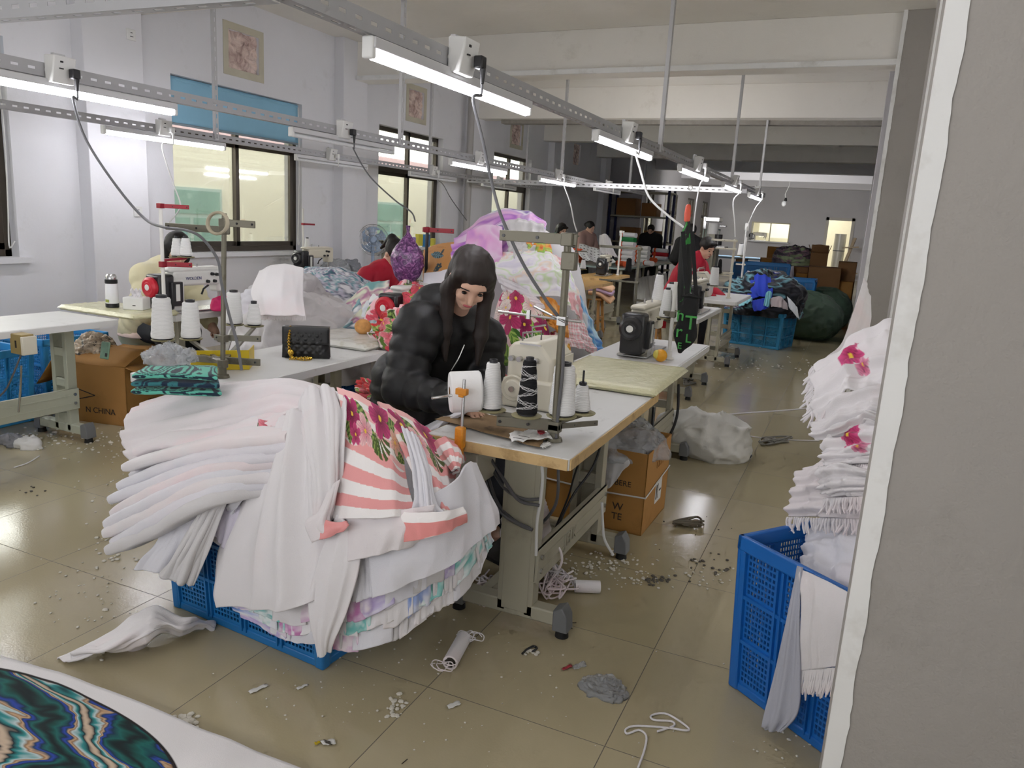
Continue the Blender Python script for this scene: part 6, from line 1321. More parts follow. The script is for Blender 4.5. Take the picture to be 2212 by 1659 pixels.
M_GOLD=mat('gold metal','#d6a93b',.25,.9)
def chain(pts,par,nm='chain'):
    mb=MB(); S=spl(pts,30)
    for i,p in enumerate(S): mb.torus(p,.0062,.0019,axis=(1,0,0) if i%2 else (0,1,.3),n=8,k=5)
    return obj(nm,mb,M_GOLD,par)
chain([(-.075,-.02,.155),(-.08,-.045,.1),(-.075,-.05,.03),(-.06,-.055,.006)],t); chain([(-.06,-.055,.006),(.0,-.09,.006),(.03,-.06,.006),(-.0,-.05,.006),(-.07,-.08,.006)],t)
obj('gold_charm',MB().ell((-.068,-.058,.035),(.016,.016,.016),14),M_GOLD,t)
# bottle and tissue box
q=UZ(243,664,ZT+.035); b=thing('water_bottle','clear and white water bottle with black cap on the pale yellow board','bottle',tuple(q))
obj('bottle_body',MB().lathe((0,0,.02),[(.037,0),(.04,.01),(.038,.1),(.036,.13),(.034,.135)],24),mat('white bottle','#e6e7ea',.25),b); obj('bottle_base',MB().lathe((0,0,0),[(.036,0),(.041,.006),(.041,.028),(.038,.03)],24),M_BLACKP,b)
obj('cap',MB().lathe((0,0,.155),[(.036,0),(.038,.004),(.038,.025),(.03,.03)],24),M_BLACKP,b); obj('lid',MB().lathe((0,0,.182),[(.032,0),(.032,.022),(.024,.034)],24),M_STEEL,b); obj('sticker',MB().box((.006,-.0405,.045),(.028,.003,.018)),mat('olive sticker','#8f9b3c',.6),b,smooth=0)
q=UZ(296,668,ZT+.035); b=thing('tissue_box','small white tissue box with tissue sticking out beside the machine','box',tuple(q),.4)
obj('box_body',MB().box((0,0,.04),(.13,.11,.08)),M_WHITEP,b,bevel=.006); obj('slot',MB().box((.01,-.0555,.03),(.02,.002,.006)),M_BLACKP,b,smooth=0)
obj('tissue',MB().grid(np.array([[((j/8-.5)*.07,.01*math.sin(j*1.7+i),.078+.05*i/6+.01*math.sin(j*2.)) for j in range(9)] for i in range(7)])),M_TW,b,solid=.001)
# purple net bag
bp=UY(880,555,4.42); t=thing('net_bag','shiny purple bag of dark scraps hanging from the red arm','bag',(bp.x,bp.y,bp.z))
s_=N('purple film'); c_=s_.ramp(s_.noise(26,4,None,.7,1.5),[(.3,lin('#2a1430')),(.5,lin('#5b2d66')),(.62,lin('#a567a6')),(.8,lin('#d9a6d2'))]); s_.set(color=c_,rough=.25,spec=.6); s_.bump(s_.noise(24,4),.6,.012)
prof=[]; zt=UY(880,487,4.42).z-bp.z; zb=UY(880,622,4.42).z-bp.z; wd=(UY(910,555,4.42).x-UY(846,555,4.42).x)/2
for k,(f,w_) in enumerate(((0,.08),(.06,.35),(.18,.7),(.35,.97),(.5,1.),(.62,.85),(.74,.5),(.84,.22),(.9,.1),(1.,.14))): prof.append((wd*w_,zb+(zt-zb)*f))
mb=MB().lathe((0,0,0),[tuple(p) for p in cr(np.array(prof),np.linspace(0,len(prof)-1,36))],36); vv=np.array(mb.v); nn=fbm(vv*38,2,3); r_=np.hypot(vv[:,0],vv[:,1])+1e-6; vv[:,:2]*=(1+.1*nn*np.minimum(1,r_/.02)/1.)[:,None]; vv[:,1]*=.8; mb.v=[tuple(x) for x in vv]
obj('bag_body',mb,s_.m,t)
obj('ribbon',MB().tube(spl([(.0,-.02,zt*.45),(.015,-.055,zt*.2),(.01,-.075,-.05),(-.005,-.04,zb+.02)],14),.004,6).tube(spl([(.0,-.02,zt*.45),(-.02,-.06,zt*.3),(.0,-.07,0)],10),.004,6),M_TW,t)
# umbrella and tote bag hanging from the cord hook
U0=UY(1487,447,4.5); t=thing('umbrella','folded black and green umbrella with orange handle hung upside down','umbrella',tuple(U0))
M_UMB=None
s_=N('black cloth with green letters print'); c_=s_.ramp(s_.noise(9,2,None,.4,.8),[(.52,lin('#131614')),(.56,lin('#2f8f3a')),(.64,lin('#3da348')),(.66,lin('#131614'))],'CONSTANT'); s_.set(color=c_,rough=.7); M_UMB=s_.m
hz=U0.z; ax=[UY(1487,447,4.5),UY(1486,478,4.5),UY(1482,520,4.48),UY(1478,620,4.46),UY(1470,735,4.44)]
obj('handle',MB().lathe((0,0,ax[1].z-hz),[(.008,-.005),(.017,0),(.019,.04),(.015,.085),(.008,.094)],20),mat('coral plastic','#e2553c',.45),t)
obj('shaft',MB().tube([ax[1]-U0,ax[2]-U0],.006,10),M_BLACKP,t)
pf=[]; S=spl([tuple(a-U0) for a in ax[1:]],34); rr=np.interp(np.linspace(0,1,34),[0,.12,.3,.6,.9,1],[.011,.015,.026,.034,.022,.006]); mb=MB().tube(S,list(rr),30)
vv=np.array(mb.v); 
for i in range(34):
    c=np.array(S[i]); 
    for k in range(30): a=2*PI*k/30; vv[i*30+k]=c+(vv[i*30+k]-c)*(1+.28*math.sin(a*5+i*.12))
mb.v=[tuple(x) for x in vv]; obj('folded_canopy',mb,M_UMB,t); obj('hang_hook',MB().torus(U0-U0+V3((0,0,.105)),.012,.003,axis=(0,1,0)),M_WHITECORD,t)
T0=UY(1487,692,4.35); t=thing('tote_bag','black tote bag with green letters hanging below the umbrella','bag',(T0.x,T0.y,T0.z))
w2=(UY(1516,692,4.35).x-UY(1460,692,4.35).x)/2; zt=UY(1490,636,4.35).z-T0.z; zb=UY(1482,762,4.35).z-T0.z
S=SDF(); S.cap((0,0,zt*.75),(-.01,0,zb*.45),w2*.62,w2*.78,.05); S.cap((-.01,0,zb*.45),(-.03,0,zb*.98),w2*.72,.012,.05)
m_=mat('black tote cloth','#101112',.85,bump=.2,bscale=120); bo=S.mesh('bag_body',.006,m_,t,local=True,disp=lambda P_:-.006*fbm(P_*16,2,3)-.004*np.sin(P_[...,0]*150)*0); 
for v in bo.data.vertices: v.co.y*=.55
obj('opening_rim',MB().tube(spl([(-w2*.7,0,zt*.9),(0,-.03,zt*.95),(w2*.8,0,zt*.9)],12),.006,6),m_,t)
for dx in (-.02,.03): obj('strap',MB().bar((dx,0,zt*.9),UY(1487-4+dx*400,500,4.4)-T0,.022,.004,up=(0,1,0)),m_,t)
M_GRN=mat('green print','#3f9a44',.7)
fz=-w2*.62*.55-.012
for tx,x,z,sz in (('n',-.062,.0,.09),('T',-.012,-.045,.11),('r',-.058,-.095,.1),('L',.0,-.12,.07),('E',-.04,-.16,.05)): lettering(tx,(x,fz,z),'-Y',sz,M_GRN,t,.006)
# oranges
t=thing('orange_half','half peeled orange beside the black machine motor','fruit',tuple(UZ(1426,781,ZT))); obj('peel',MB().ell((0,0,.035),(.037,.036,.036),20),mat('orange peel','#e09a1f',.45,var=.1,bump=.4,bscale=160),t); obj('flesh',MB().ell((-.02,-.012,.04),(.022,.027,.027),14),mat('pale orange flesh','#c9b84e',.5),t)
t=thing('net_ball','ball of orange netting at the end of the white board','ball',tuple(UZ(784,722,ZT+.033))); obj('ball',MB().ell((0,0,.045),(.05,.05,.045),20),mat('orange netting','#d99a55',.7,var=.35,vscale=40,bump=.8,bscale=60),t)
# clear plastic bag of tiles on the wall table, and desk fan
def crumpled(name,c,rx,ry,h,label,m,seed,cat='bag'): return mound(name,c,rx,ry,h,m,None,label,cat,seed=seed,amp=.04,n=70,foldf=14)
s_=N('clear crinkled film'); s_.set(color=lin('#c8ccd2'),rough=.15,spec=.8,alpha=.42); s_.bump(s_.noise(16,5,None,.6,2.),.9,.02); M_CLEAR=s_.m
crumpled('plastic_bag',(-5.76,7.7,ZT),.17,.16,.13,'crumpled clear plastic bag on the narrow wall table',M_CLEAR,3); crumpled('plastic_bag',(-5.78,8.0,ZT),.16,.12,.12,'grey plastic packet at the far end of the narrow wall table',mat('grey packet','#80838a',.3),5)
p=UZ(365,800,ZT+.06); crumpled('plastic_bag',(p.x,p.y,ZT+.1),.1,.08,.045,'clear plastic bag on top of the teal striped cloth',M_CLEAR,8)
t=thing('desk_fan','pale blue desk fan against the pilaster by the middle window','fan',(0,0,0)); c=UX(806,518,-5.85); t.location=(c.x,c.y,c.z-.42); M_FAN=mat('pale blue fan plastic','#9fb4cf',.4)
base=V3((c.x,c.y,c.z-.42)); obj('fan_base',MB().lathe(base,[(.13,0),(.13,.02),(.05,.04),(.03,.06)],24),M_FAN,t,world=True); obj('fan_neck',MB().cyl(base+V3((0,0,.05)),c-V3((0,0,.05)),.022),M_FAN,t,world=True)
axf=V3((.6,-.8,0)); hub=obj('fan_hub',MB().lathe(c-axf*.08,[(.05,0),(.055,.05),(.05,.1),(.03,.12)],20,axis=axf),M_FAN,t,world=True)
R,s,f,u=frame(axf); mb=MB()
for k in range(5):
    a=2*PI*k/5; pts=[]
    for i in range(9):
        for j in range(5): rr_=.04+.13*i/8; an=a+(j/4-.5)*(1.0+.2*math.sin(i))+.3*i/8; pts.append(c+s*(rr_*math.cos(an))+u*(rr_*math.sin(an))+f*(.03*(j/4-.5)))
    o_=len(mb.v); mb.add(pts,[(i*5+j,i*5+j+1,(i+1)*5+j+1,(i+1)*5+j) for i in range(8) for j in range(4)])
obj('fan_blades',mb,M_FAN,t,world=True,solid=.003)
mb=MB()
for rr_ in (.06,.1,.14,.18,.2): mb.torus(c+f*.05,rr_,.002,axis=f,n=40,k=5)
for k in range(24): a=2*PI*k/24; mb.tube([c+f*.06+(s*math.cos(a)+u*math.sin(a))*.04,c+f*.05+(s*math.cos(a)+u*math.sin(a))*.15,c+(s*math.cos(a)+u*math.sin(a))*.2],.0012,4)
mb.torus(c,.2,.004,axis=f,n=40,k=6); obj('fan_grille',mb,M_STEEL,t,world=True)
st=thing('fan_stand','pale side table under the desk fan','table',(base.x,base.y,0)); obj('table_top',MB().bb((base.x-.24,base.y-.25,base.z-.03),(base.x+.3,base.y+.25,base.z)),M_TOP,st,world=True,bevel=.004)
for a in (-.2,.26):
    for b in (-.2,.2): obj('leg',MB().bb((base.x+a-.02,base.y+b-.02,0),(base.x+a+.02,base.y+b+.02,base.z-.03)),M_LEGM,st,world=True)
for i,(x,y,w_,h_,cc,lb) in enumerate(((905,520,.06,.13,'#cfc23c','yellow packet among the things on the middle window ledge'),(920,522,.09,.14,'#2f6fb0','blue packet on the middle window ledge'),(935,524,.08,.1,'#d9c93c','yellow and blue box on the middle window ledge'),(893,525,.05,.12,'#8a6fae','purple spool packet on the middle window ledge'))):
    p=UX(x,y+8,-5.9); o=obj('packet',MB().box((0,0,h_/2),(.06,w_*2,h_*1.3),rot=.2*i),mat('packet '+cc,cc,.5),None,at=None,bevel=.004); o.location=(p.x,p.y,p.z); tag(o,lb,'packet')
sh=thing('wall_shelf','narrow shelf holding coloured packets under the middle window','shelf',(-5.95,9.9,UX(915,533,-5.9).z)); zq=UX(915,533,-5.9).z; obj('shelf_board',MB().bb((XL,9.0,zq-.03),(-5.75,10.9,zq)),M_TOP,sh,world=True,smooth=0); obj('bracket',MB().bb((XL,9.2,zq-.2),(XL+.02,9.24,zq-.03)).bb((XL,10.6,zq-.2),(XL+.02,10.64,zq-.03)),M_LEGM,sh,world=True,smooth=0)
# ================================================================ cardboard boxes
M_CARD=mat('brown cardboard','#a9783f',.85,var=.06,vscale=4,dirt='#8d6230',dscale=5,dlo=.6,dhi=.8,bump=.1,bscale=60); M_CARDD=mat('dark cardboard','#8a6038',.9,var=.08); M_INK=mat('dark ink','#2c2620',.8)
def carton(name,label,c,L,Wd,H,rz,flaps=(1,1,1,1),m=M_CARD,open_=True,group=None):
    t=thing(name,label,'box',tuple(c),rz,group); th=.005
    obj('wall_panel',MB().bb((-L/2,-Wd/2,0),(L/2,-Wd/2+th,H)).bb((-L/2,Wd/2-th,0),(L/2,Wd/2,H)).bb((-L/2,-Wd/2,0),(-L/2+th,Wd/2,H)).bb((L/2-th,-Wd/2,0),(L/2,Wd/2,H)).bb((-L/2,-Wd/2,0),(L/2,Wd/2,th)),m,t,smooth=0)
    if not open_: obj('lid_flap',MB().bb((-L/2,-Wd/2,H-th),(L/2,-.003,H)).bb((-L/2,.003,H-th),(L/2,Wd/2,H)),m,t,smooth=0)
    else:
        for i,(p,q,d) in enumerate((((-L/2,-Wd/2),(L/2,-Wd/2),(0,-1)),((L/2,-Wd/2),(L/2,Wd/2),(1,0)),((L/2,Wd/2),(-L/2,Wd/2),(0,1)),((-L/2,Wd/2),(-L/2,-Wd/2),(-1,0)))):
            fl=flaps[i]
            if fl is None: continue
            ln=min(L,Wd)*.48; a=fl; dx,dy,dz=d[0]*math.cos(a)*ln,d[1]*math.cos(a)*ln,math.sin(a)*ln
            A=np.array([[(p[0]+(q[0]-p[0])*j/6+dx*k/4,p[1]+(q[1]-p[1])*j/6+dy*k/4,H+dz*k/4+.006*math.sin(j*1.3+k)) for j in range(7)] for k in range(5)])
            obj('flap',MB().grid(A),m,t,solid=.005,smooth=20)
    return t
b1=carton('cardboard_box','brown cardboard box printed N CHINA beside the pale green table leg',(-4.6,3.66,0),.56,.46,.4,.2,flaps=(2.7,-.35,.05,-.9))
lettering('N CHINA',(-.04,-.2315,.07),'-Y',.055,M_INK,b1); 
for i,w_ in enumerate(('ITEM NO','QTY','G.W','N.W','MEAS')): lettering(w_,(.2815,-.02,.29-.055*i),'X',.034,M_INK,b1)
mb=MB(); tri=[(-.28,.26),(.0,.19),(-.28,.11)]
for p,q in zip(tri,tri[1:]): mb.bar((p[0]+.04,-.2315,p[1]),(q[0]+.04,-.2315,q[1]),.002,.006)
obj('printed_emblem',mb,M_INK,b1,smooth=0)
o=crumpled('yarn_bag',(-4.72,3.62,.40),.15,.12,.15,'clear bag of tangled patterned scraps on top of the N CHINA box',mat('tangled scraps','#c8b49a',.5,var=.6,vscale=34,dirt='#2c2a28',dscale=26,dlo=.5,dhi=.6,bump=.8,bscale=60,spec=.6),6)
p=UY(228,772,3.36); ph=thing('phone','phone in a green patterned case leaning on the bag of scraps','phone',tuple(p)); obj('phone_case',MB().box((0,0,.045),(.075,.012,.11),Matrix.Rotation(-.2,3,'X')),mat('green patterned case','#7fa58f',.4,var=.25,vscale=40),ph,bevel=.006); obj('camera_bump',MB().box((.022,-.012,.02),(.018,.004,.022),Matrix.Rotation(-.2,3,'X')),M_BLACKP,ph,smooth=0)
b2=carton('cardboard_box','open brown cardboard box tied with white string under the aisle table',(-1.055,3.78,0),.52,.46,.42,-.02,flaps=(None,None,None,None))
obj('string',MB().tube([(-.265,-.235,.2),(.0,-.237,.19),(.265,-.235,.2),(.265,.235,.24),(-.265,.235,.24),(-.265,-.235,.2)],.0045,6),M_WHITECORD,b2)
for tx,x,z,sz in (('TE',.1,.06,.05),('W',.1,.11,.055),('QUBERE',.04,.24,.04),('X',.0,.1,.04)): lettering(tx,(x,-.2315,z),'-Y',sz,M_INK,b2)
lettering('1 2 3 1',(.2615,-.05,.3),'X',.05,mat('faded brown ink','#8a5a2c',.8),b2); obj('shipping_label',MB().bb((.2605,-.02,.1),(.262,.1,.22)),M_WHITEP,b2,smooth=0); obj('barcode_pattern',MB().bb((.262,-.01,.12),(.2625,.01,.2)).bb((.262,.02,.12),(.2625,.03,.2)).bb((.262,.05,.15),(.2625,.09,.16)),M_INK,b2,smooth=0)
o=mound('film_liner',(-1.03,3.76,.36),.26,.23,.14,M_CLEAR,None,'cloudy plastic film bulging out of the string-tied box','bag',seed=12,amp=.05,n=80,foldf=12)
sheet('film_liner',[P((1290,960,3.62),(1310,955,3.6),(1345,975,3.56)),P((1300,1000,3.54),(1322,1000,3.53),(1360,1000,3.53)),P((1300,1040,3.53),(1315,1055,3.525),(1345,1020,3.53))],mat('cloudy white film','#d3d3d6',.4,bump=.3,bscale=20),None,'white film flap hanging over the front of the string-tied box','film',freq=1.5,amp=.008,seed=6,nv=30,nu=30,solid=.002)
mound('pink_scraps',(-1.2,3.02,0),.1,.16,.3,M_TP,None,'pinkish cloth bundle under the plywood edged table','cloth',seed=9,amp=.03,n=60)
# white sack on the aisle floor and the green bales
def sack(name,label,c,r,m,seed,rot=0.,fold=.02,top=None):
    S=SDF(); S.ell(V3((0,0,r[2])),r,None,.05); S.ell(V3((r[0]*.35,0,r[2]*.8)),(r[0]*.6,r[1]*.85,r[2]*.8),None,.08)
    if top: S.ell(V3(top[0]),top[1],None,.06)
    o=S.mesh(name,.014,m,None,disp=lambda P_:-fold*(1-2*np.abs(fbm(P_*np.array([5,5,7.]),seed,3)))); o.location=c; o.rotation_euler=(0,0,rot)
    for v in o.data.vertices: v.co.z=max(v.co.z,.003)
    return tag(o,label,'bag')
sack('white_sack','slumped white plastic sack on the aisle floor by the second table',(-.8,5.2,-.01),(.27,.2,.13),mat('white woven sack','#d6d5d0',.6,var=.06,bump=.2,bscale=120),4,-.1,.06,((-.1,.0,.15),(.2,.16,.09)))
sack('green_bale','dark green bale lying at the foot of the pillar row',(-.68,12.2,-.02),(.56,.45,.36),mat('dark green tarp','#3f5444',.45,var=.1,bump=.3,bscale=12,spec=.4),7,.1,.03)
sack('green_bale','second dark green bale behind the first, by the cartons',(-.42,14.0,-.02),(.4,.35,.34),mat('dark green tarp','#3f5444',.45),9,.3,.03)
# dark heap in the aisle crate
mound('dark_heap',(-1.13,10.95,.42),.5,.36,.55,M_PRINT,None,'heap of black, grey and bright blue clothes overflowing the aisle crate','clothes',seed=5,amp=.11,n=150,foldf=10,over=.15,paint=tiedye(['#17181c','#2a2c33','#15161a','#3a3d45','#191a20','#22242a','#7fb8c8','#15161a','#44474f','#1a1b20','#1c2f9e','#c9c3c0','#1a1a1e'],5,5.,2.6))
for i,(r,cc,lb) in enumerate((([P((1610,600,10.75),(1640,590,10.7),(1665,600,10.75)),P((1612,630,10.6),(1640,625,10.5),(1670,625,10.55)),P((1625,645,10.5),(1645,640,10.45),(1668,645,10.5))],'#2340c8','bright blue garment on top of the dark heap'),
 ([P((1622,650,10.5),(1645,645,10.42),(1660,640,10.42)),P((1625,665,10.45),(1645,662,10.38),(1662,655,10.38)),P((1628,672,10.42),(1645,670,10.36),(1660,664,10.36))],'#2038b8','bright blue garment low on the front of the dark heap'),
 ([P((1598,655,10.55),(1615,645,10.5),(1625,642,10.5)),P((1596,662,10.5),(1612,655,10.46),(1624,650,10.46))],'#8fd6e6','light cyan strip at the side of the dark heap'),
 ([P((1655,632,10.4),(1662,628,10.4),(1668,632,10.42)),P((1650,660,10.36),(1656,662,10.35),(1662,664,10.38))],'#86cfe0','light cyan strip down the front of the dark heap'),
 ([P((1662,645,10.4),(1685,640,10.38),(1700,655,10.4)),P((1665,662,10.36),(1685,664,10.34),(1702,670,10.38))],'#b9aeb0','grey printed garment on the front of the dark heap'),
 ([P((1700,640,10.5),(1715,655,10.4),(1722,665,10.4)),P((1705,665,10.4),(1718,680,10.34),(1728,690,10.34))],'#d9dde2','white striped sleeve drooping from the dark heap'))):
    sheet('garment',r,mat('garment '+cc,cc,.8),None,lb,'clothes',freq=2.5,amp=.02,seed=i+3,nv=24,nu=30)
mound('dark_scraps',(-1.35,12.6,0),.42,.5,.45,M_PRINT,None,'low spread of dark grey and mauve clothes behind the crate','clothes',seed=15,amp=.09,n=110,foldf=10,paint=tiedye(['#3c3c42','#2c2c31','#6a5f70','#44424a','#8a8890'],8,9.,3.5))
# ================================================================ far end of the hall
M_PTOP=mat('grey green table sheet','#8fa39d',.25,spec=.6); M_OR=mat('orange towelling','#d8532a',.9); M_GRNT=mat('green towelling','#1f7a3f',.9); M_REDT=mat('red towelling','#b7202c',.9)
pt=thing('packing_table','long grey-green packing table with folded orange and white towels','table',(-4.2,13.3,0))
obj('table_top',MB().bb((-4.6,12.4,.77),(-3.5,17.7,.8)),M_PTOP,pt,world=True,bevel=.004)
for x in (-4.52,-3.58):
    for y in (12.5,15,17.6): obj('leg',MB().bb((x-.02,y-.02,0),(x+.02,y+.02,.77)),M_LEGM,pt,world=True,smooth=0)
def towel_roll(p,label,m,group,L=.34,r=.043,rz=0.,cap=M_OR):
    t=thing('folded_towel',label,'towel',tuple(p),rz,group)
    S=MB(); n=40; pr=[(r*.75*math.cos(2*PI*i/n)*1.5,r*(math.sin(2*PI*i/n))) for i in range(n)]
    A=np.array([[(x*(1+.02*math.sin(j*3+i)),L*(j/12-.5),z+r) for (x,z) in [(abs(q[0])**.8*np.sign(q[0])*(r**.2),q[1]) for q in pr]+[(abs(pr[0][0])**.8*(r**.2),pr[0][1])]] for i,j in enumerate(range(13))]); S.grid(A)
    S.f.append(tuple(range(n))); S.f.append(tuple(12*(n+1)+i for i in range(n))); obj('roll',S,m,t)
    obj('end_band',MB().grid(np.array([[(x*1.02,L*(.28+.13*j/3),(z)*1.03+r) for (x,z) in [(abs(q[0])**.8*np.sign(q[0])*(r**.2),q[1]) for q in pr]+[(abs(pr[0][0])**.8*(r**.2),pr[0][1])]] for j in range(4)])),cap,t,solid=.003); return t
G='folded orange and white towels on the packing table'
for k in range(5): p=UZ(1352,571,.8); towel_roll((p.x,p.y,.8+.08*k),'white folded towel with orange end, near packing table stack, %s from below'%ORD[k].replace('nearest','first').replace('last','top one'),M_TW,G,rz=1.1)
p=UZ(1352,571,.8); towel_roll((p.x,p.y,.8+.4),'green folded towel on top of the near towel stack',M_GRNT,None,rz=1.1,cap=M_GRNT); towel_roll((p.x,p.y,.8+.48),'white and black rolled towel topping the near towel stack',M_TW2,None,rz=1.2)
for k in range(4): p=UZ(1385,568,.8); towel_roll((p.x,p.y,.8+.08*k),'white folded towel with orange end, rear packing table stack, %s from below'%ORD[k].replace('nearest','first'),M_TG,G,rz=1.1)
for k in range(3): p=UZ(1440,563,.8); towel_roll((p.x-.15,p.y,.8+.08*k),'folded towel in the red stack beside the umbrella, %s from below'%ORD[k].replace('nearest','first'),M_REDT if k%2 else M_TW2,'folded red towels',rz=1.4,cap=M_OR)
for k in range(3): p=UZ(1238,566,.8); towel_roll((p.x,p.y,.8+.08*k),'bright orange folded towel by the woman in teal, %s from below'%ORD[k].replace('nearest','first'),M_OR,'folded orange towels',rz=1.2,cap=M_OR)
for k,(x,y,m) in enumerate(((1400,574,M_TW),(1408,566,M_OR),(1342,575,M_OR))): p=UZ(x,y,.8); towel_roll((p.x,p.y,.8),['small white folded towel at the packing table edge','orange topped folded towel near the packing table edge','orange rolled towel at the foot of the near stack'][k],m,None,L=.26,r=.045,rz=.8)
sheet('spotted_cloth',[P((1252,525,13.4),(1285,535,13.3),(1310,545,13.2)),P((1250,545,12.9),(1285,555,12.8),(1325,560,12.8)),P((1262,560,12.6),(1290,564,12.55),(1330,566,12.6))],M_SHEEN,None,'white cloth with black spots lying across the packing table','cloth',freq=2.4,amp=.03,seed=4,nv=50,nu=60,paint=lambda u,v:np.where((np.hypot(((u*9)%1)-.5,((v*7)%1)-.5)<.2)[:,None],L3('#2a2a2e'),L3('#e8e8ea')))
sheet('held_towel',[P((1296,508,13.2),(1308,505,13.1),(1318,515,13.1)),P((1296,530,13.2),(1310,530,13.05),(1326,540,13.1)),P((1298,548,13.15),(1315,550,13.0),(1336,556,13.1))],M_TW,None,'white towel held up by the woman in dusty pink','towel',freq=3,amp=.025,seed=5,nv=30,nu=40)
sheet('table_skirt',[P((1372,600,14.6),(1400,596,14.4),(1440,590,14.2)),P((1370,660,14.4),(1405,655,14.2),(1440,650,14.)),P((1368,700,14.),(1405,695,13.8),(1440,690,13.6))],mat('grey plastic sheeting','#b9b6b4',.4,bump=.3,bscale=15),None,'grey plastic sheeting hanging under the packing table','cloth',freq=5,amp=.05,seed=6,nv=40,nu=60)
# steel shelf rack with cartons in the dark corner
rk=thing('shelf_rack','dark blue steel shelf rack with cartons against the dark wall','shelf',(-5.15,20.0,0)); M_NAVY=mat('navy steel','#1d2350',.5)
for x in (-6.0,-4.5):
    for y in (19.4,20.0): obj('upright',MB().bb((x-.03,y-.03,0),(x+.03,y+.03,2.4)),M_NAVY,rk,world=True,smooth=0)
for z in (.4,1.05,1.7,2.3): obj('shelf_board',MB().bb((-6.05,19.4,z),(-4.45,20.05,z+.04)),M_LEGM,rk,world=True,smooth=0)
for i,(x,z,s_) in enumerate(((-5.6,1.74,.5),(-5.0,1.74,.38),(-5.5,1.09,.42),(-4.9,1.09,.35))): carton('cardboard_box','carton on the dark shelf rack, '+['upper shelf at the wall side','upper shelf at the open side','middle shelf at the wall side','middle shelf at the open side'][i],(x,19.72,z),s_,.5,s_*.85,0,m=M_CARDD,open_=False,group='cartons on the dark rack')
struct('door_2',MB().bb((-7.5,YS+.02,0),(-6.4,YS+.06,2.1)),mat('dark door','#4c484a',.6),smooth=0)
# far tables, crates, cartons
def far_table(p,w,d,label,top):
    t=thing('work_table',label,'table',(p[0],p[1],0)); obj('table_top',MB().bb((p[0]-w/2,p[1]-d/2,.76),(p[0]+w/2,p[1]+d/2,.8)),top,t,world=True,smooth=0)
    for a in (-1,1):
        for b in (-1,1): obj('leg',MB().bb((p[0]+a*(w/2-.08)-.03,p[1]+b*(d/2-.08)-.03,0),(p[0]+a*(w/2-.08)+.03,p[1]+b*(d/2-.08)+.03,.76)),M_LEGM,t,world=True,smooth=0)
p=UZ(1610,556,.8); far_table((p.x,p.y),2.2,1.2,'pale blue topped table at the far end of the hall',mat('pale blue laminate','#8fb3d0',.4))
def fcarton(x0,x1,y0,y1,Y,label,m=M_CARD,rz=0.,d=.5,open_=False,emb=False):
    a,b=UY(x0,y1,Y),UY(x1,y1,Y); h=UY((x0+x1)/2,y0,Y).z-a.z; z=max(0,min(a.z,b.z)); z=0 if z<.72 else z; h=UY((x0+x1)/2,y0,Y).z-z
    t=carton('cardboard_box',label,((a.x+b.x)/2,Y+d/2,z),abs(b.x-a.x),d,h,rz,m=m,open_=open_,flaps=(1.2,1.3,1.4,1.2))
    if emb:
        mb=MB(); L=abs(b.x-a.x)*.12; q=[(-L,0),(0,L*.45),(L,0),(0,-L*.45),(-L,0)]
        for u_,v_ in zip(q,q[1:]): mb.bar((u_[0],-d/2-.003,h*.3+u_[1]),(v_[0],-d/2-.003,h*.3+v_[1]),.004,.012)
        mb.box((0,-d/2-.003,h*.12),(L*2.6,.004,.035)); obj('printed_emblem',mb,M_INK,t,smooth=0)
    return t
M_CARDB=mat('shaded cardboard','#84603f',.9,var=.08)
for a in (
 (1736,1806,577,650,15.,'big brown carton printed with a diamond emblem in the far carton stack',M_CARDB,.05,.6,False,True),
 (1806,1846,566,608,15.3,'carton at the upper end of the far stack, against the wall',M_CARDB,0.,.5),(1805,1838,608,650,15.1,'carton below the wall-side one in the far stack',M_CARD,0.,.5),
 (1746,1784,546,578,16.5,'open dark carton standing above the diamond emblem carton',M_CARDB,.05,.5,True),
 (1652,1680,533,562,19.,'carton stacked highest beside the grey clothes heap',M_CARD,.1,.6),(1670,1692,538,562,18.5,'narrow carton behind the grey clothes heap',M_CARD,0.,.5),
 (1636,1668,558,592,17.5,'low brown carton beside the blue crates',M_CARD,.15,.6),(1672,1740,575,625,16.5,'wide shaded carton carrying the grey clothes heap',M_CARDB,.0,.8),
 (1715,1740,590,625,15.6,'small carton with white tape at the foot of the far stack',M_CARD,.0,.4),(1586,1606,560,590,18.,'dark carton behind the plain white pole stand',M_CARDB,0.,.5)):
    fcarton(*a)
p=UZ(1712,575,.95); q=UY(1712,578,16.9); mound('clothes_heap',(q.x,16.9,q.z),.38,.3,.42,M_PRINT,None,'heap of grey and purple clothes on the far cartons','clothes',seed=7,amp=.08,n=110,foldf=10,over=.1,paint=tiedye(['#4a4550','#5c5866','#3b3740','#6a5a6c','#b08a9a','#55525e','#9fb08a'],3,10.,3.5))
sheet('garment',[P((1698,578,16.3),(1715,574,16.3)),P((1700,598,16.25),(1715,598,16.25)),P((1702,618,16.2),(1712,620,16.2))],M_TL,None,'pale lilac garment hanging down the wide shaded carton','clothes',freq=1.5,amp=.02,seed=8,nv=20,nu=16)
for i,(x,y,Y,rz) in enumerate(((1625,596,16.,.1),(1655,598,14.6,.1),(1706,632,13.6,.0),(1637,570,19.,.0))):
    c=UY(x,y,Y); dup(K1,(c.x,Y,max(0,c.z-.25) if i!=3 else .3),rz,['blue crate lying empty behind the dark heap, farther one','blue crate behind the dark heap, nearer one','blue crate in front of the diamond emblem carton','bright blue bin under the pale blue table'][i],None,'crate')
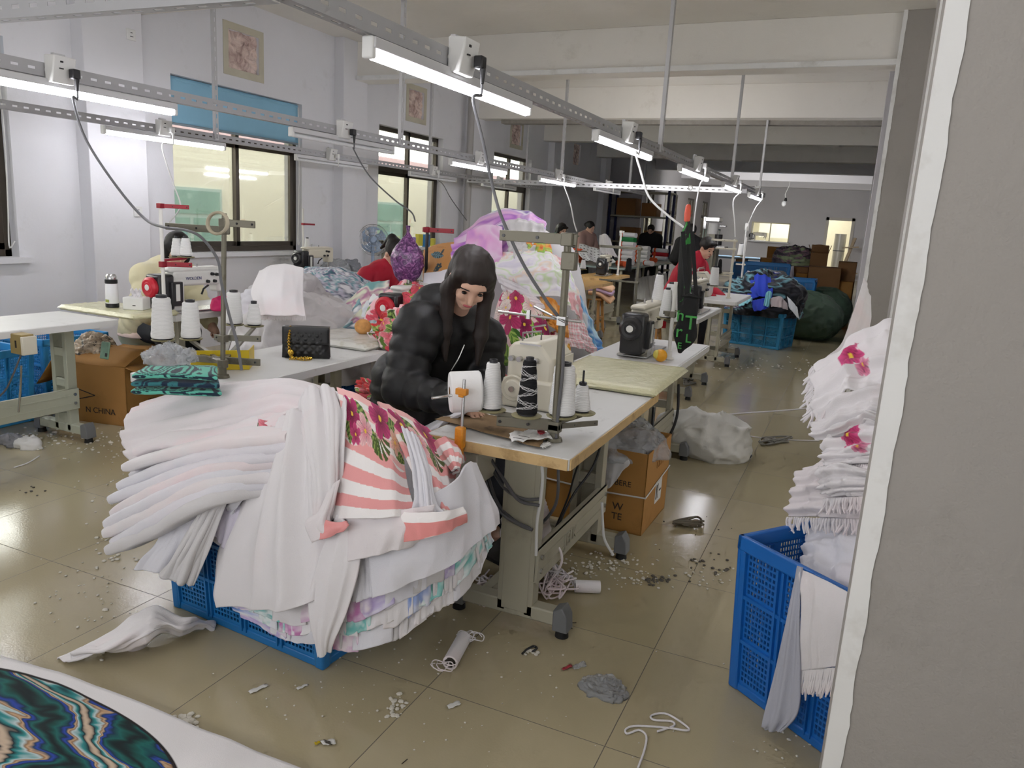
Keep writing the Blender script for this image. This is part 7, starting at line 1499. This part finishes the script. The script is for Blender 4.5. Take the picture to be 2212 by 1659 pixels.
# roll of film, leaning frame at the far door, machine in the hatch
fr=thing('film_roll','tall roll of clear film standing in the far doorway','roll',(-.75,YF+.35,0)); obj('film_winding',MB().cyl((-.75,YF+.35,.0),(-.75,YF+.35,1.62),.2,n=24),mat('silvery film','#c9c5b8',.3,spec=.7),fr,world=True); obj('tie_band',MB().cyl((-.75,YF+.35,1.0),(-.75,YF+.35,1.03),.204,n=24),M_GREYCORD,fr,world=True)
wf=thing('wooden_rack','pale wooden rack leaning on the wall beside the far door','frame',(-.35,29.6,0)); M_WD=mat('pale wood','#a9977f',.7)
obj('upright',MB().bar((-.62,29.2,0),(-.25,29.9,1.5),.1,.05),M_WD,wf,world=True); obj('crosspiece',MB().bar((-.6,29.5,1.15),(-.1,29.6,1.2),.09,.05),M_WD,wf,world=True); obj('lower_piece',MB().bar((-.5,29.3,.3),(-.1,29.6,.3),.3,.05),M_WD,wf,world=True)
hs=dup(L_B,(-3.6,YF-.32,1.21),-1.5,'small sewing machine on the sill of the far hatch',None,'sewing machine')
# steel device and glass tank past the orange umbrella
c=UY(1541,490,13.5); dv=thing('steel_machine','white and steel button machine on a post behind the woman in red','machine',(c.x,13.5,0))
obj('post',MB().bb((c.x-.05,13.45,0),(c.x+.05,13.55,c.z-.1)),M_LEGM,dv,world=True,smooth=0); obj('cylinder',MB().cyl((c.x,13.5,c.z-.12),(c.x,13.5,c.z+.06),.09),M_WHITEP,dv,world=True)
obj('machine_head',MB().box((c.x,13.5,c.z+.12),(.24,.3,.08)).box((c.x-.14,13.5,c.z+.06),(.06,.1,.22)).box((c.x+.16,13.5,c.z+.02),(.12,.1,.03)),M_STEEL,dv,world=True,bevel=.01)
obj('motor',MB().cyl((c.x+.1,13.5,c.z-.3),(c.x+.1,13.5,c.z-.12),.07),M_BLKM,dv,world=True); obj('work_plate',MB().box((c.x,13.5,c.z-.33),(.5,.4,.03)),M_STEEL,dv,world=True,smooth=0)
c=UY(1536,512,13.9); gt=thing('glass_tank','small glass tank with pale edges behind the woman in red','tank',(c.x,13.9,0)); mb=MB()
for a in (-.12,.12):
    for b in (-.12,.12): mb.bb((c.x+a-.008,13.9+b-.008,c.z-.18),(c.x+a+.008,13.9+b+.008,c.z+.13))
for z in (c.z-.18,c.z+.12): mb.bb((c.x-.13,13.77,z),(c.x+.13,13.79,z+.02)).bb((c.x-.13,14.01,z),(c.x+.13,14.03,z+.02)).bb((c.x-.13,13.77,z),(c.x-.11,14.03,z+.02)).bb((c.x+.11,13.77,z),(c.x+.13,14.03,z+.02))
obj('edge_frame',mb,M_FFR,gt,world=True,smooth=0); obj('pane',MB().bb((c.x-.115,13.78,c.z-.17),(c.x+.115,13.784,c.z+.12)),M_GLASS,gt,world=True,smooth=0); obj('tank_stand',MB().bb((c.x-.14,13.76,0),(c.x+.14,14.04,c.z-.18)),M_LEGM,gt,world=True,smooth=0)
# stool with peach towels in the middle of the hall, and pads
stool((-3.3,10.25),'wooden stool stacked with peach towels beyond the tall heap',.5)
for i,(cc,lb,z,s_) in enumerate((('#eab98f','peach folded towel draped on the wooden stool',.5,.2),('#d9b8dd','lilac and sky blue folded towel in the middle of the stool stack',.55,.21),('#eebf98','puffy peach towel topping the stool stack',.6,.2))):
    roll_slab('folded_towel',[(-3.52,10.2,z+.03-.03*(i==0)),(-3.4,10.22,z+.06),(-3.2,10.25,z+.06),(-3.03,10.28,z+.02-.06*(i==0))],(0,1,0),.34,.085,mat('towel '+cc,cc,.9,var=.1,vscale=5),None,lb,'towel',seed=i+4,amp=.02,sq=2.3)
for i in range(3):
    roll_slab('white_pad',[(-3.35,8.75,ZT+.02+.045*i),(-3.2,8.77,ZT+.03+.045*i),(-3.02,8.8,ZT+.02+.045*i)],(0,1,0),.22,.045,M_TW if i else M_TW2,None,'white folded pad on the nearer amber table, %s of three'%['lowest','middle','topmost'][i],'towel',seed=i+8,amp=.008)
# ================================================================ under the tables: control boxes, cables, pedals
cb=thing('control_box','cream motor control box with a red label under the plywood edged table','control box',tuple(UY(1022,1000,2.42))); c=UY(1022,1000,2.42)
obj('housing',MB().box(c,(.11,.16,.12)),M_CREAM,cb,world=True,bevel=.006); obj('warning_label',MB().box(c+V3((.0,-.0815,-.012)),(.07,.002,.012)),M_RED,cb,world=True,smooth=0); obj('data_label',MB().box(c+V3((.0,-.0815,-.035)),(.07,.002,.03)),M_WHITEP,cb,world=True,smooth=0)
tn=lambda pts,lb,r=.006,m=M_GREYCORD: cord('slack_cable',pts,m,lb,r,n=40)
tn([(1045,965,2.5),(1062,1010,2.5),(1090,1055,2.44),(1130,1078,2.43),(1165,1078,2.43)],'upper grey cable looping across the front leg of the plywood edged table')
tn([(1050,975,2.48),(1085,1030,2.44),(1120,1080,2.42),(1165,1092,2.42)],'second grey cable looping across the front leg of the plywood edged table')
tn([(1040,1000,2.5),(1058,1070,2.48),(1085,1110,2.43),(1125,1135,2.42),(1150,1145,2.42)],'third grey cable sagging lower across the front leg of the plywood edged table')
tn([(1048,1005,2.5),(1072,1080,2.46),(1105,1120,2.43),(1145,1142,2.42)],'lowest grey cable beside the control box')
tn([(1200,950,2.5),(1206,1020,2.55),(1200,1090,2.6),(1165,1135,2.62),(1145,1140,2.5)],'grey cable hanging from the big thread stand under the table edge')
tn([(1305,940,2.9),(1280,1010,2.85),(1235,1075,2.8),(1190,1170,2.75)],'dark cable slanting from the table corner to the pedal',.005,M_BLACKP)
tn([(1260,970,2.7),(1240,1030,2.72),(1225,1080,2.74),(1185,1175,2.75)],'dark thin cable beside the slanting one',.004,M_BLACKP)
tn([(1466,830,4.3),(1462,900,4.25),(1440,950,4.2),(1420,950,4.2),(1410,930,4.25),(1412,880,4.3)],'black cable looping below the second aisle table',.008,M_BLACKP)
tn([(1168,985,2.45),(1172,1030,2.44),(1168,1080,2.43),(1160,1130,2.43),(1158,1200,2.425)],'white tape strip hanging down the front table leg',.006,M_WHITECORD)
tn([(1300,1085,2.98),(1302,1130,2.98),(1306,1165,2.98),(1325,1200,2.96)],'white string tied to the table cross bar',.006,M_WHITECORD)
tn([(1190,1175,2.67),(1208,1185,2.66),(1214,1210,2.66),(1205,1230,2.66),(1196,1215,2.665),(1200,1185,2.67)],'pale pink elastic loop slung over the cross bar',.005,M_TP)
pd=thing('foot_pedal','black treadle pedal under the plywood edged table','pedal',(-1.15,2.86,0)); obj('pedal_plate',MB().box((-1.15,2.86,.1),(.24,.34,.02),Matrix.Rotation(.25,3,'Y')),M_RUB,pd,world=True,bevel=.004); obj('pedal_bar',MB().bb((-1.17,2.5,.06),(-1.13,3.22,.09)),M_LEGM,pd,world=True,smooth=0)
cb=thing('switch_box','brownish switch box fixed under the pale green legged table','control box',tuple(UY(48,742,2.7))); c=UY(48,742,2.7); obj('housing',MB().box(c,(.1,.07,.11)),mat('olive box','#94804f',.6),cb,world=True,bevel=.004); obj('side_cover',MB().box(c+V3((.055,.0,-.005)),(.02,.08,.1)),M_CREAM,cb,world=True,bevel=.003); obj('switch',MB().box(c+V3((0,-.036,0)),(.01,.004,.04)),M_INK,cb,world=True,smooth=0)
tn([(46,790,2.75),(44,840,2.75),(40,890,2.75)],'thin steel pull rod below the switch box',.006,M_STEEL); tn([(46,765,2.72),(28,810,2.7),(10,845,2.7),(-20,870,2.7)],'grey cable drooping from the switch box',.005)
# ================================================================ litter on the floor
def spool(x,y,x2,y2,label,tangle):
    a,b=UZ(x,y,.026),UZ(x2,y2,.026); t=thing('paper_spool',label,'spool',tuple((a+b)/2)); d=(b-a).normalized()
    obj('paper_tube',MB().lathe(a,[(.02,0),(.026,0),(.026,(b-a).length),(.02,(b-a).length),(.02,0)],22,axis=d,cap=False),M_TW,t,world=True)
    obj('spool_core',MB().lathe(a+d*.002,[(.019,0),(.019,(b-a).length-.004)],18,axis=d,cap=True),M_INK,t,world=True)
    if tangle:
        rr=random.Random(3)
        for c0,n_ in ((b+V3((.02,.01,0)),4),(a+V3((-.005,-.025,0)),3)):
            for q in range(n_):
                c=c0+V3((rr.uniform(-.02,.03),rr.uniform(-.02,.02),0)); r0=rr.uniform(.014,.032); ph=rr.uniform(0,6)
                obj('loose_thread',MB().tube(spl([c+V3((r0*math.cos(ph+i*.75)*(1+.25*math.sin(i)),r0*math.sin(ph+i*.75),.006+.01*abs(math.sin(i*.9)))) for i in range(11)],40),.0018,5),M_TW,t,world=True)
spool(972,1432,1002,1378,'empty white paper spool with tangled thread lying near the blue crate',True); spool(1242,1266,1296,1268,'clean white paper spool beside the table leg',False)
pts=[]; rg=random.Random(5)
for k in range(60):
    p=UZ(1195+rg.gauss(0,20),1252+rg.gauss(0,18),.012+.05*rg.random()); pts.append(p)
o=obj('elastic_tangle',MB().tube(spl(pts,420),.0035,5),M_TP,None,at=tuple(UZ(1195,1252))); tag(o,'tangle of pale pink elastic beside the front table leg','elastic',kind='stuff')
pts=[UZ(1050+rg.gauss(0,16),1265+rg.gauss(0,16),.012+.04*rg.random()) for k in range(50)]; o=obj('elastic_tangle',MB().tube(spl(pts,320),.0035,5),M_TP,None,at=tuple(UZ(1050,1265))); tag(o,'shadowed tangle of elastic behind the towel heap','elastic',kind='stuff')
fl=lambda pts,z=.006:[tuple(UZ(a,b,z)) for a,b in pts]
def fcord(pts,label,r=.004,m=M_TW,n=60,z=.005): o=obj('floor_string',MB().tube(spl(fl(pts,z),n),r,6),m,None,at=tuple(UZ(*pts[0],0))); return tag(o,label,'string')
fcord([(1378,1659),(1392,1620),(1396,1590),(1380,1577),(1355,1585),(1352,1575),(1375,1568),(1440,1572),(1485,1578),(1482,1568),(1440,1542),(1408,1545),(1412,1555),(1450,1558),(1455,1568),(1420,1580)],'pale drawstring curling on the floor tiles near the blue crate',.0032)
fcord([(1440,910),(1520,900),(1600,893),(1700,886),(1800,876)],'long white string stretched across the aisle floor behind the white sack',.006)
fcord([(1600,938),(1640,945),(1700,950),(1770,952)],'thin white string lying by the bundle of straps',.004)
for i,(x,y,lb,m) in enumerate(((1490,1130,'bundle of brownish straps lying in the bright floor reflection',mat('brown strap','#5c5548',.7)),(1675,950,'bundle of grey drawstrings in the aisle',mat('grey strap','#85837c',.8)),(1490,822,'grey mop-like bundle of strings by the far table foot',mat('grey strap','#85837c',.8)))):
    pts=[UZ(x+rg.uniform(-38,38)*(1 if i!=2 else .4),y+rg.gauss(0,5),.008+.02*rg.random()) for k in range(26)]; o=obj('strap_bundle',MB().tube(spl(pts,160),.006,5),m,None,at=tuple(UZ(x,y))); tag(o,lb,'straps')
def scrap(quad,label,m,z=.003,name='paper_scrap',cat='scrap'):
    q=[UZ(a,b,z) for a,b in quad]; A=np.array([[tuple(q[0].lerp(q[1],j/6).lerp(q[3].lerp(q[2],j/6),i/4)+V3((0,0,.004*abs(math.sin(i*1.1+j))))) for j in range(7)] for i in range(5)])
    c=(q[0]+q[2])/2; o=obj(name,MB().grid(A),m,None,at=(c.x,c.y,0),solid=.001); return tag(o,label,cat)
M_PAP=mat('white paper','#dcdbd8',.8)
scrap([(535,1494),(575,1478),(580,1482),(542,1500)],'thin white triangular paper scrap left of the pastel heap',M_PAP); scrap([(638,1488),(662,1478),(668,1480),(645,1491)],'narrow paper scrap near the crate corner',M_PAP)
scrap([(965,1525),(990,1514),(996,1522),(970,1533)],'small printed size label on the tile joint',M_PAP); s1_=scrap([(690,1602),(722,1597),(726,1608),(700,1611)],'white washing label with black lettering near the marbled cloth',M_PAP); scrap([(678,1606),(690,1602),(693,1605),(682,1611)],'tiny yellow tag beside the washing label',M_YELP)
mb=MB()
for k in range(3): q=UZ(706+2*k,1600+3*k,.009)-s1_.location; mb.box((q.x,q.y,.009),(.022,.0025,.0008),.1)
obj('print_lines_pattern',mb,M_INK,s1_,smooth=0)
scrap([(1212,1446),(1232,1436),(1238,1440),(1218,1449)],'red candy wrapper on the tiles',mat('red wrapper','#a5323c',.3)); scrap([(1236,1440),(1262,1428),(1268,1440),(1240,1448)],'clear end of a candy wrapper',M_CLEAR)
o=mound('plastic_wrapper',tuple(UZ(1305,1488)),.075,.06,.016,M_CLEAR,None,'crumpled clear plastic wrapper on the tiles','wrapper',seed=4,amp=.02,n=50,foldf=12)
o=obj('floor_hook',MB().tube(spl(fl([(1128,1412),(1140,1402),(1152,1396),(1160,1400),(1150,1408)],.006),20),.004,6),M_BLACKP,None,at=tuple(UZ(1140,1405))); tag(o,'small black hook with white lint on the tiles','hook')
for i,pq in enumerate(([(1215,1352),(1228,1346),(1245,1345)],[(1222,1340),(1228,1350),(1236,1358)],[(868,1650),(880,1640)],[(30,1010),(60,1000),(85,985)],)): fcord(pq,['thin dark thread lying across the tiles','second thin dark thread crossing the first','short dark thread at the near edge','pale thread by the pale green table foot'][i],.0015 if i<3 else .003,M_INK if i<3 else M_TW,12)
# lint and dust: nobody would count it
mb=MB(); rg=random.Random(11)
def lint(cx,cy,sx,sy,n,r0,r1):
    for k in range(n):
        p=UZ(rg.gauss(cx,sx),rg.gauss(cy,sy),.003); r=rg.uniform(r0,r1); mb.ell(p,(r,r*rg.uniform(.6,1.4),r*.5),6,Matrix.Rotation(rg.uniform(0,3),3,'Z'))
for a in ((240,1180,20,40,40,.003,.01),(190,1300,60,60,50,.002,.006),(240,1060,30,60,30,.002,.007),(330,930,30,8,50,.004,.012),(120,945,60,12,70,.004,.013),(230,955,50,25,60,.003,.008),(1300,1215,55,16,110,.003,.009),(1380,1250,40,12,40,.003,.008),(1530,1240,30,15,26,.003,.008),(850,1530,14,12,24,.004,.01),(870,1300,90,80,30,.002,.006),(1000,1560,250,60,40,.001,.004),(1000,1400,200,60,50,.001,.005),(700,1500,150,60,40,.001,.004),(395,1555,20,6,24,.006,.012),(1640,790,60,14,70,.006,.014),(1550,760,30,10,30,.006,.012),(1150,1410,10,5,14,.003,.008),(1700,1600,60,30,20,.002,.006)): lint(*a)
o=obj('floor_lint',mb,mat('pale lint','#cfcabd',.95,var=.1,vscale=40),None,at=(0,0,0)); tag(o,'pale lint and dust scattered over the floor tiles','lint',kind='stuff')
mb=MB(); 
for a in ((1540,1215,30,14,22,.004,.01),(1420,1255,18,6,26,.004,.009),(1480,1140,60,20,10,.003,.006),(60,1060,30,8,8,.003,.008)): lint(*a)
o=obj('dark_lint',mb,mat('dark lint','#55504a',.95),None,at=(0,0,0)); tag(o,'dark lint crumbs in the bright floor reflection','lint',kind='stuff')
for i,(x,y,lb) in enumerate(((60,965,'crumpled white paper scrap under the pale green table'),(30,960,'grey folded card scrap under the pale green table'))): mound('crumpled_scrap',tuple(UZ(x,y)),.09,.05,.05,M_PAP if i==0 else mat('grey card','#8b8b90',.7),None,lb,'scrap',seed=i+3,amp=.03,n=30)

# worn card and paper on the corner of the plywood edged table
M_KRAFT=mat('worn brown card','#7d6445',.9,var=.2,vscale=14,dirt='#4b3a28',dscale=9)
def table_scrap(quad,label,m,z,bump=.006,name='card_sheet',cat='card'):
    q=[UZ(a,b,z) for a,b in quad]; A=np.array([[tuple(q[0].lerp(q[1],j/12).lerp(q[3].lerp(q[2],j/12),i/8)+V3((.004*math.sin(j*2.+i),.004*math.cos(j*1.3+i*2),bump*abs(math.sin(i*.9+j*.7))))) for j in range(13)] for i in range(9)])
    c=(q[0]+q[2])/2; o=obj(name,MB().grid(A),m,None,at=(c.x,c.y,z),solid=.0015); return tag(o,label,cat)
table_scrap([(938,906),(1040,892),(1190,935),(1165,968)],'torn brown card sheet lying under the spool plates on the plywood edged table',M_KRAFT,ZT+.004)
pp=table_scrap([(1098,938),(1185,928),(1192,950),(1105,958)],'crumpled printed paper label on the torn brown card',M_PAP,ZT+.014,.01,'paper_label','paper')
mb=MB()
for k in range(4): q=UZ(1110+6*k,946-2*k+3*(k%2),ZT+.027)-pp.location; mb.box((q.x+.012,q.y,.0145),(.03,.002,.001))
obj('print_lines_pattern',mb,M_INK,pp,smooth=0)
table_scrap([(1165,962),(1185,955),(1190,962),(1172,970)],'small white paper bit at the table corner below the pole',M_PAP,ZT+.004,.004,'paper_scrap','scrap')
table_scrap([(1160,932),(1172,928),(1178,936),(1166,940)],'tiny red scrap beside the paper label',M_RED,ZT+.03,.003,'paper_scrap','scrap')
hide_tpl()
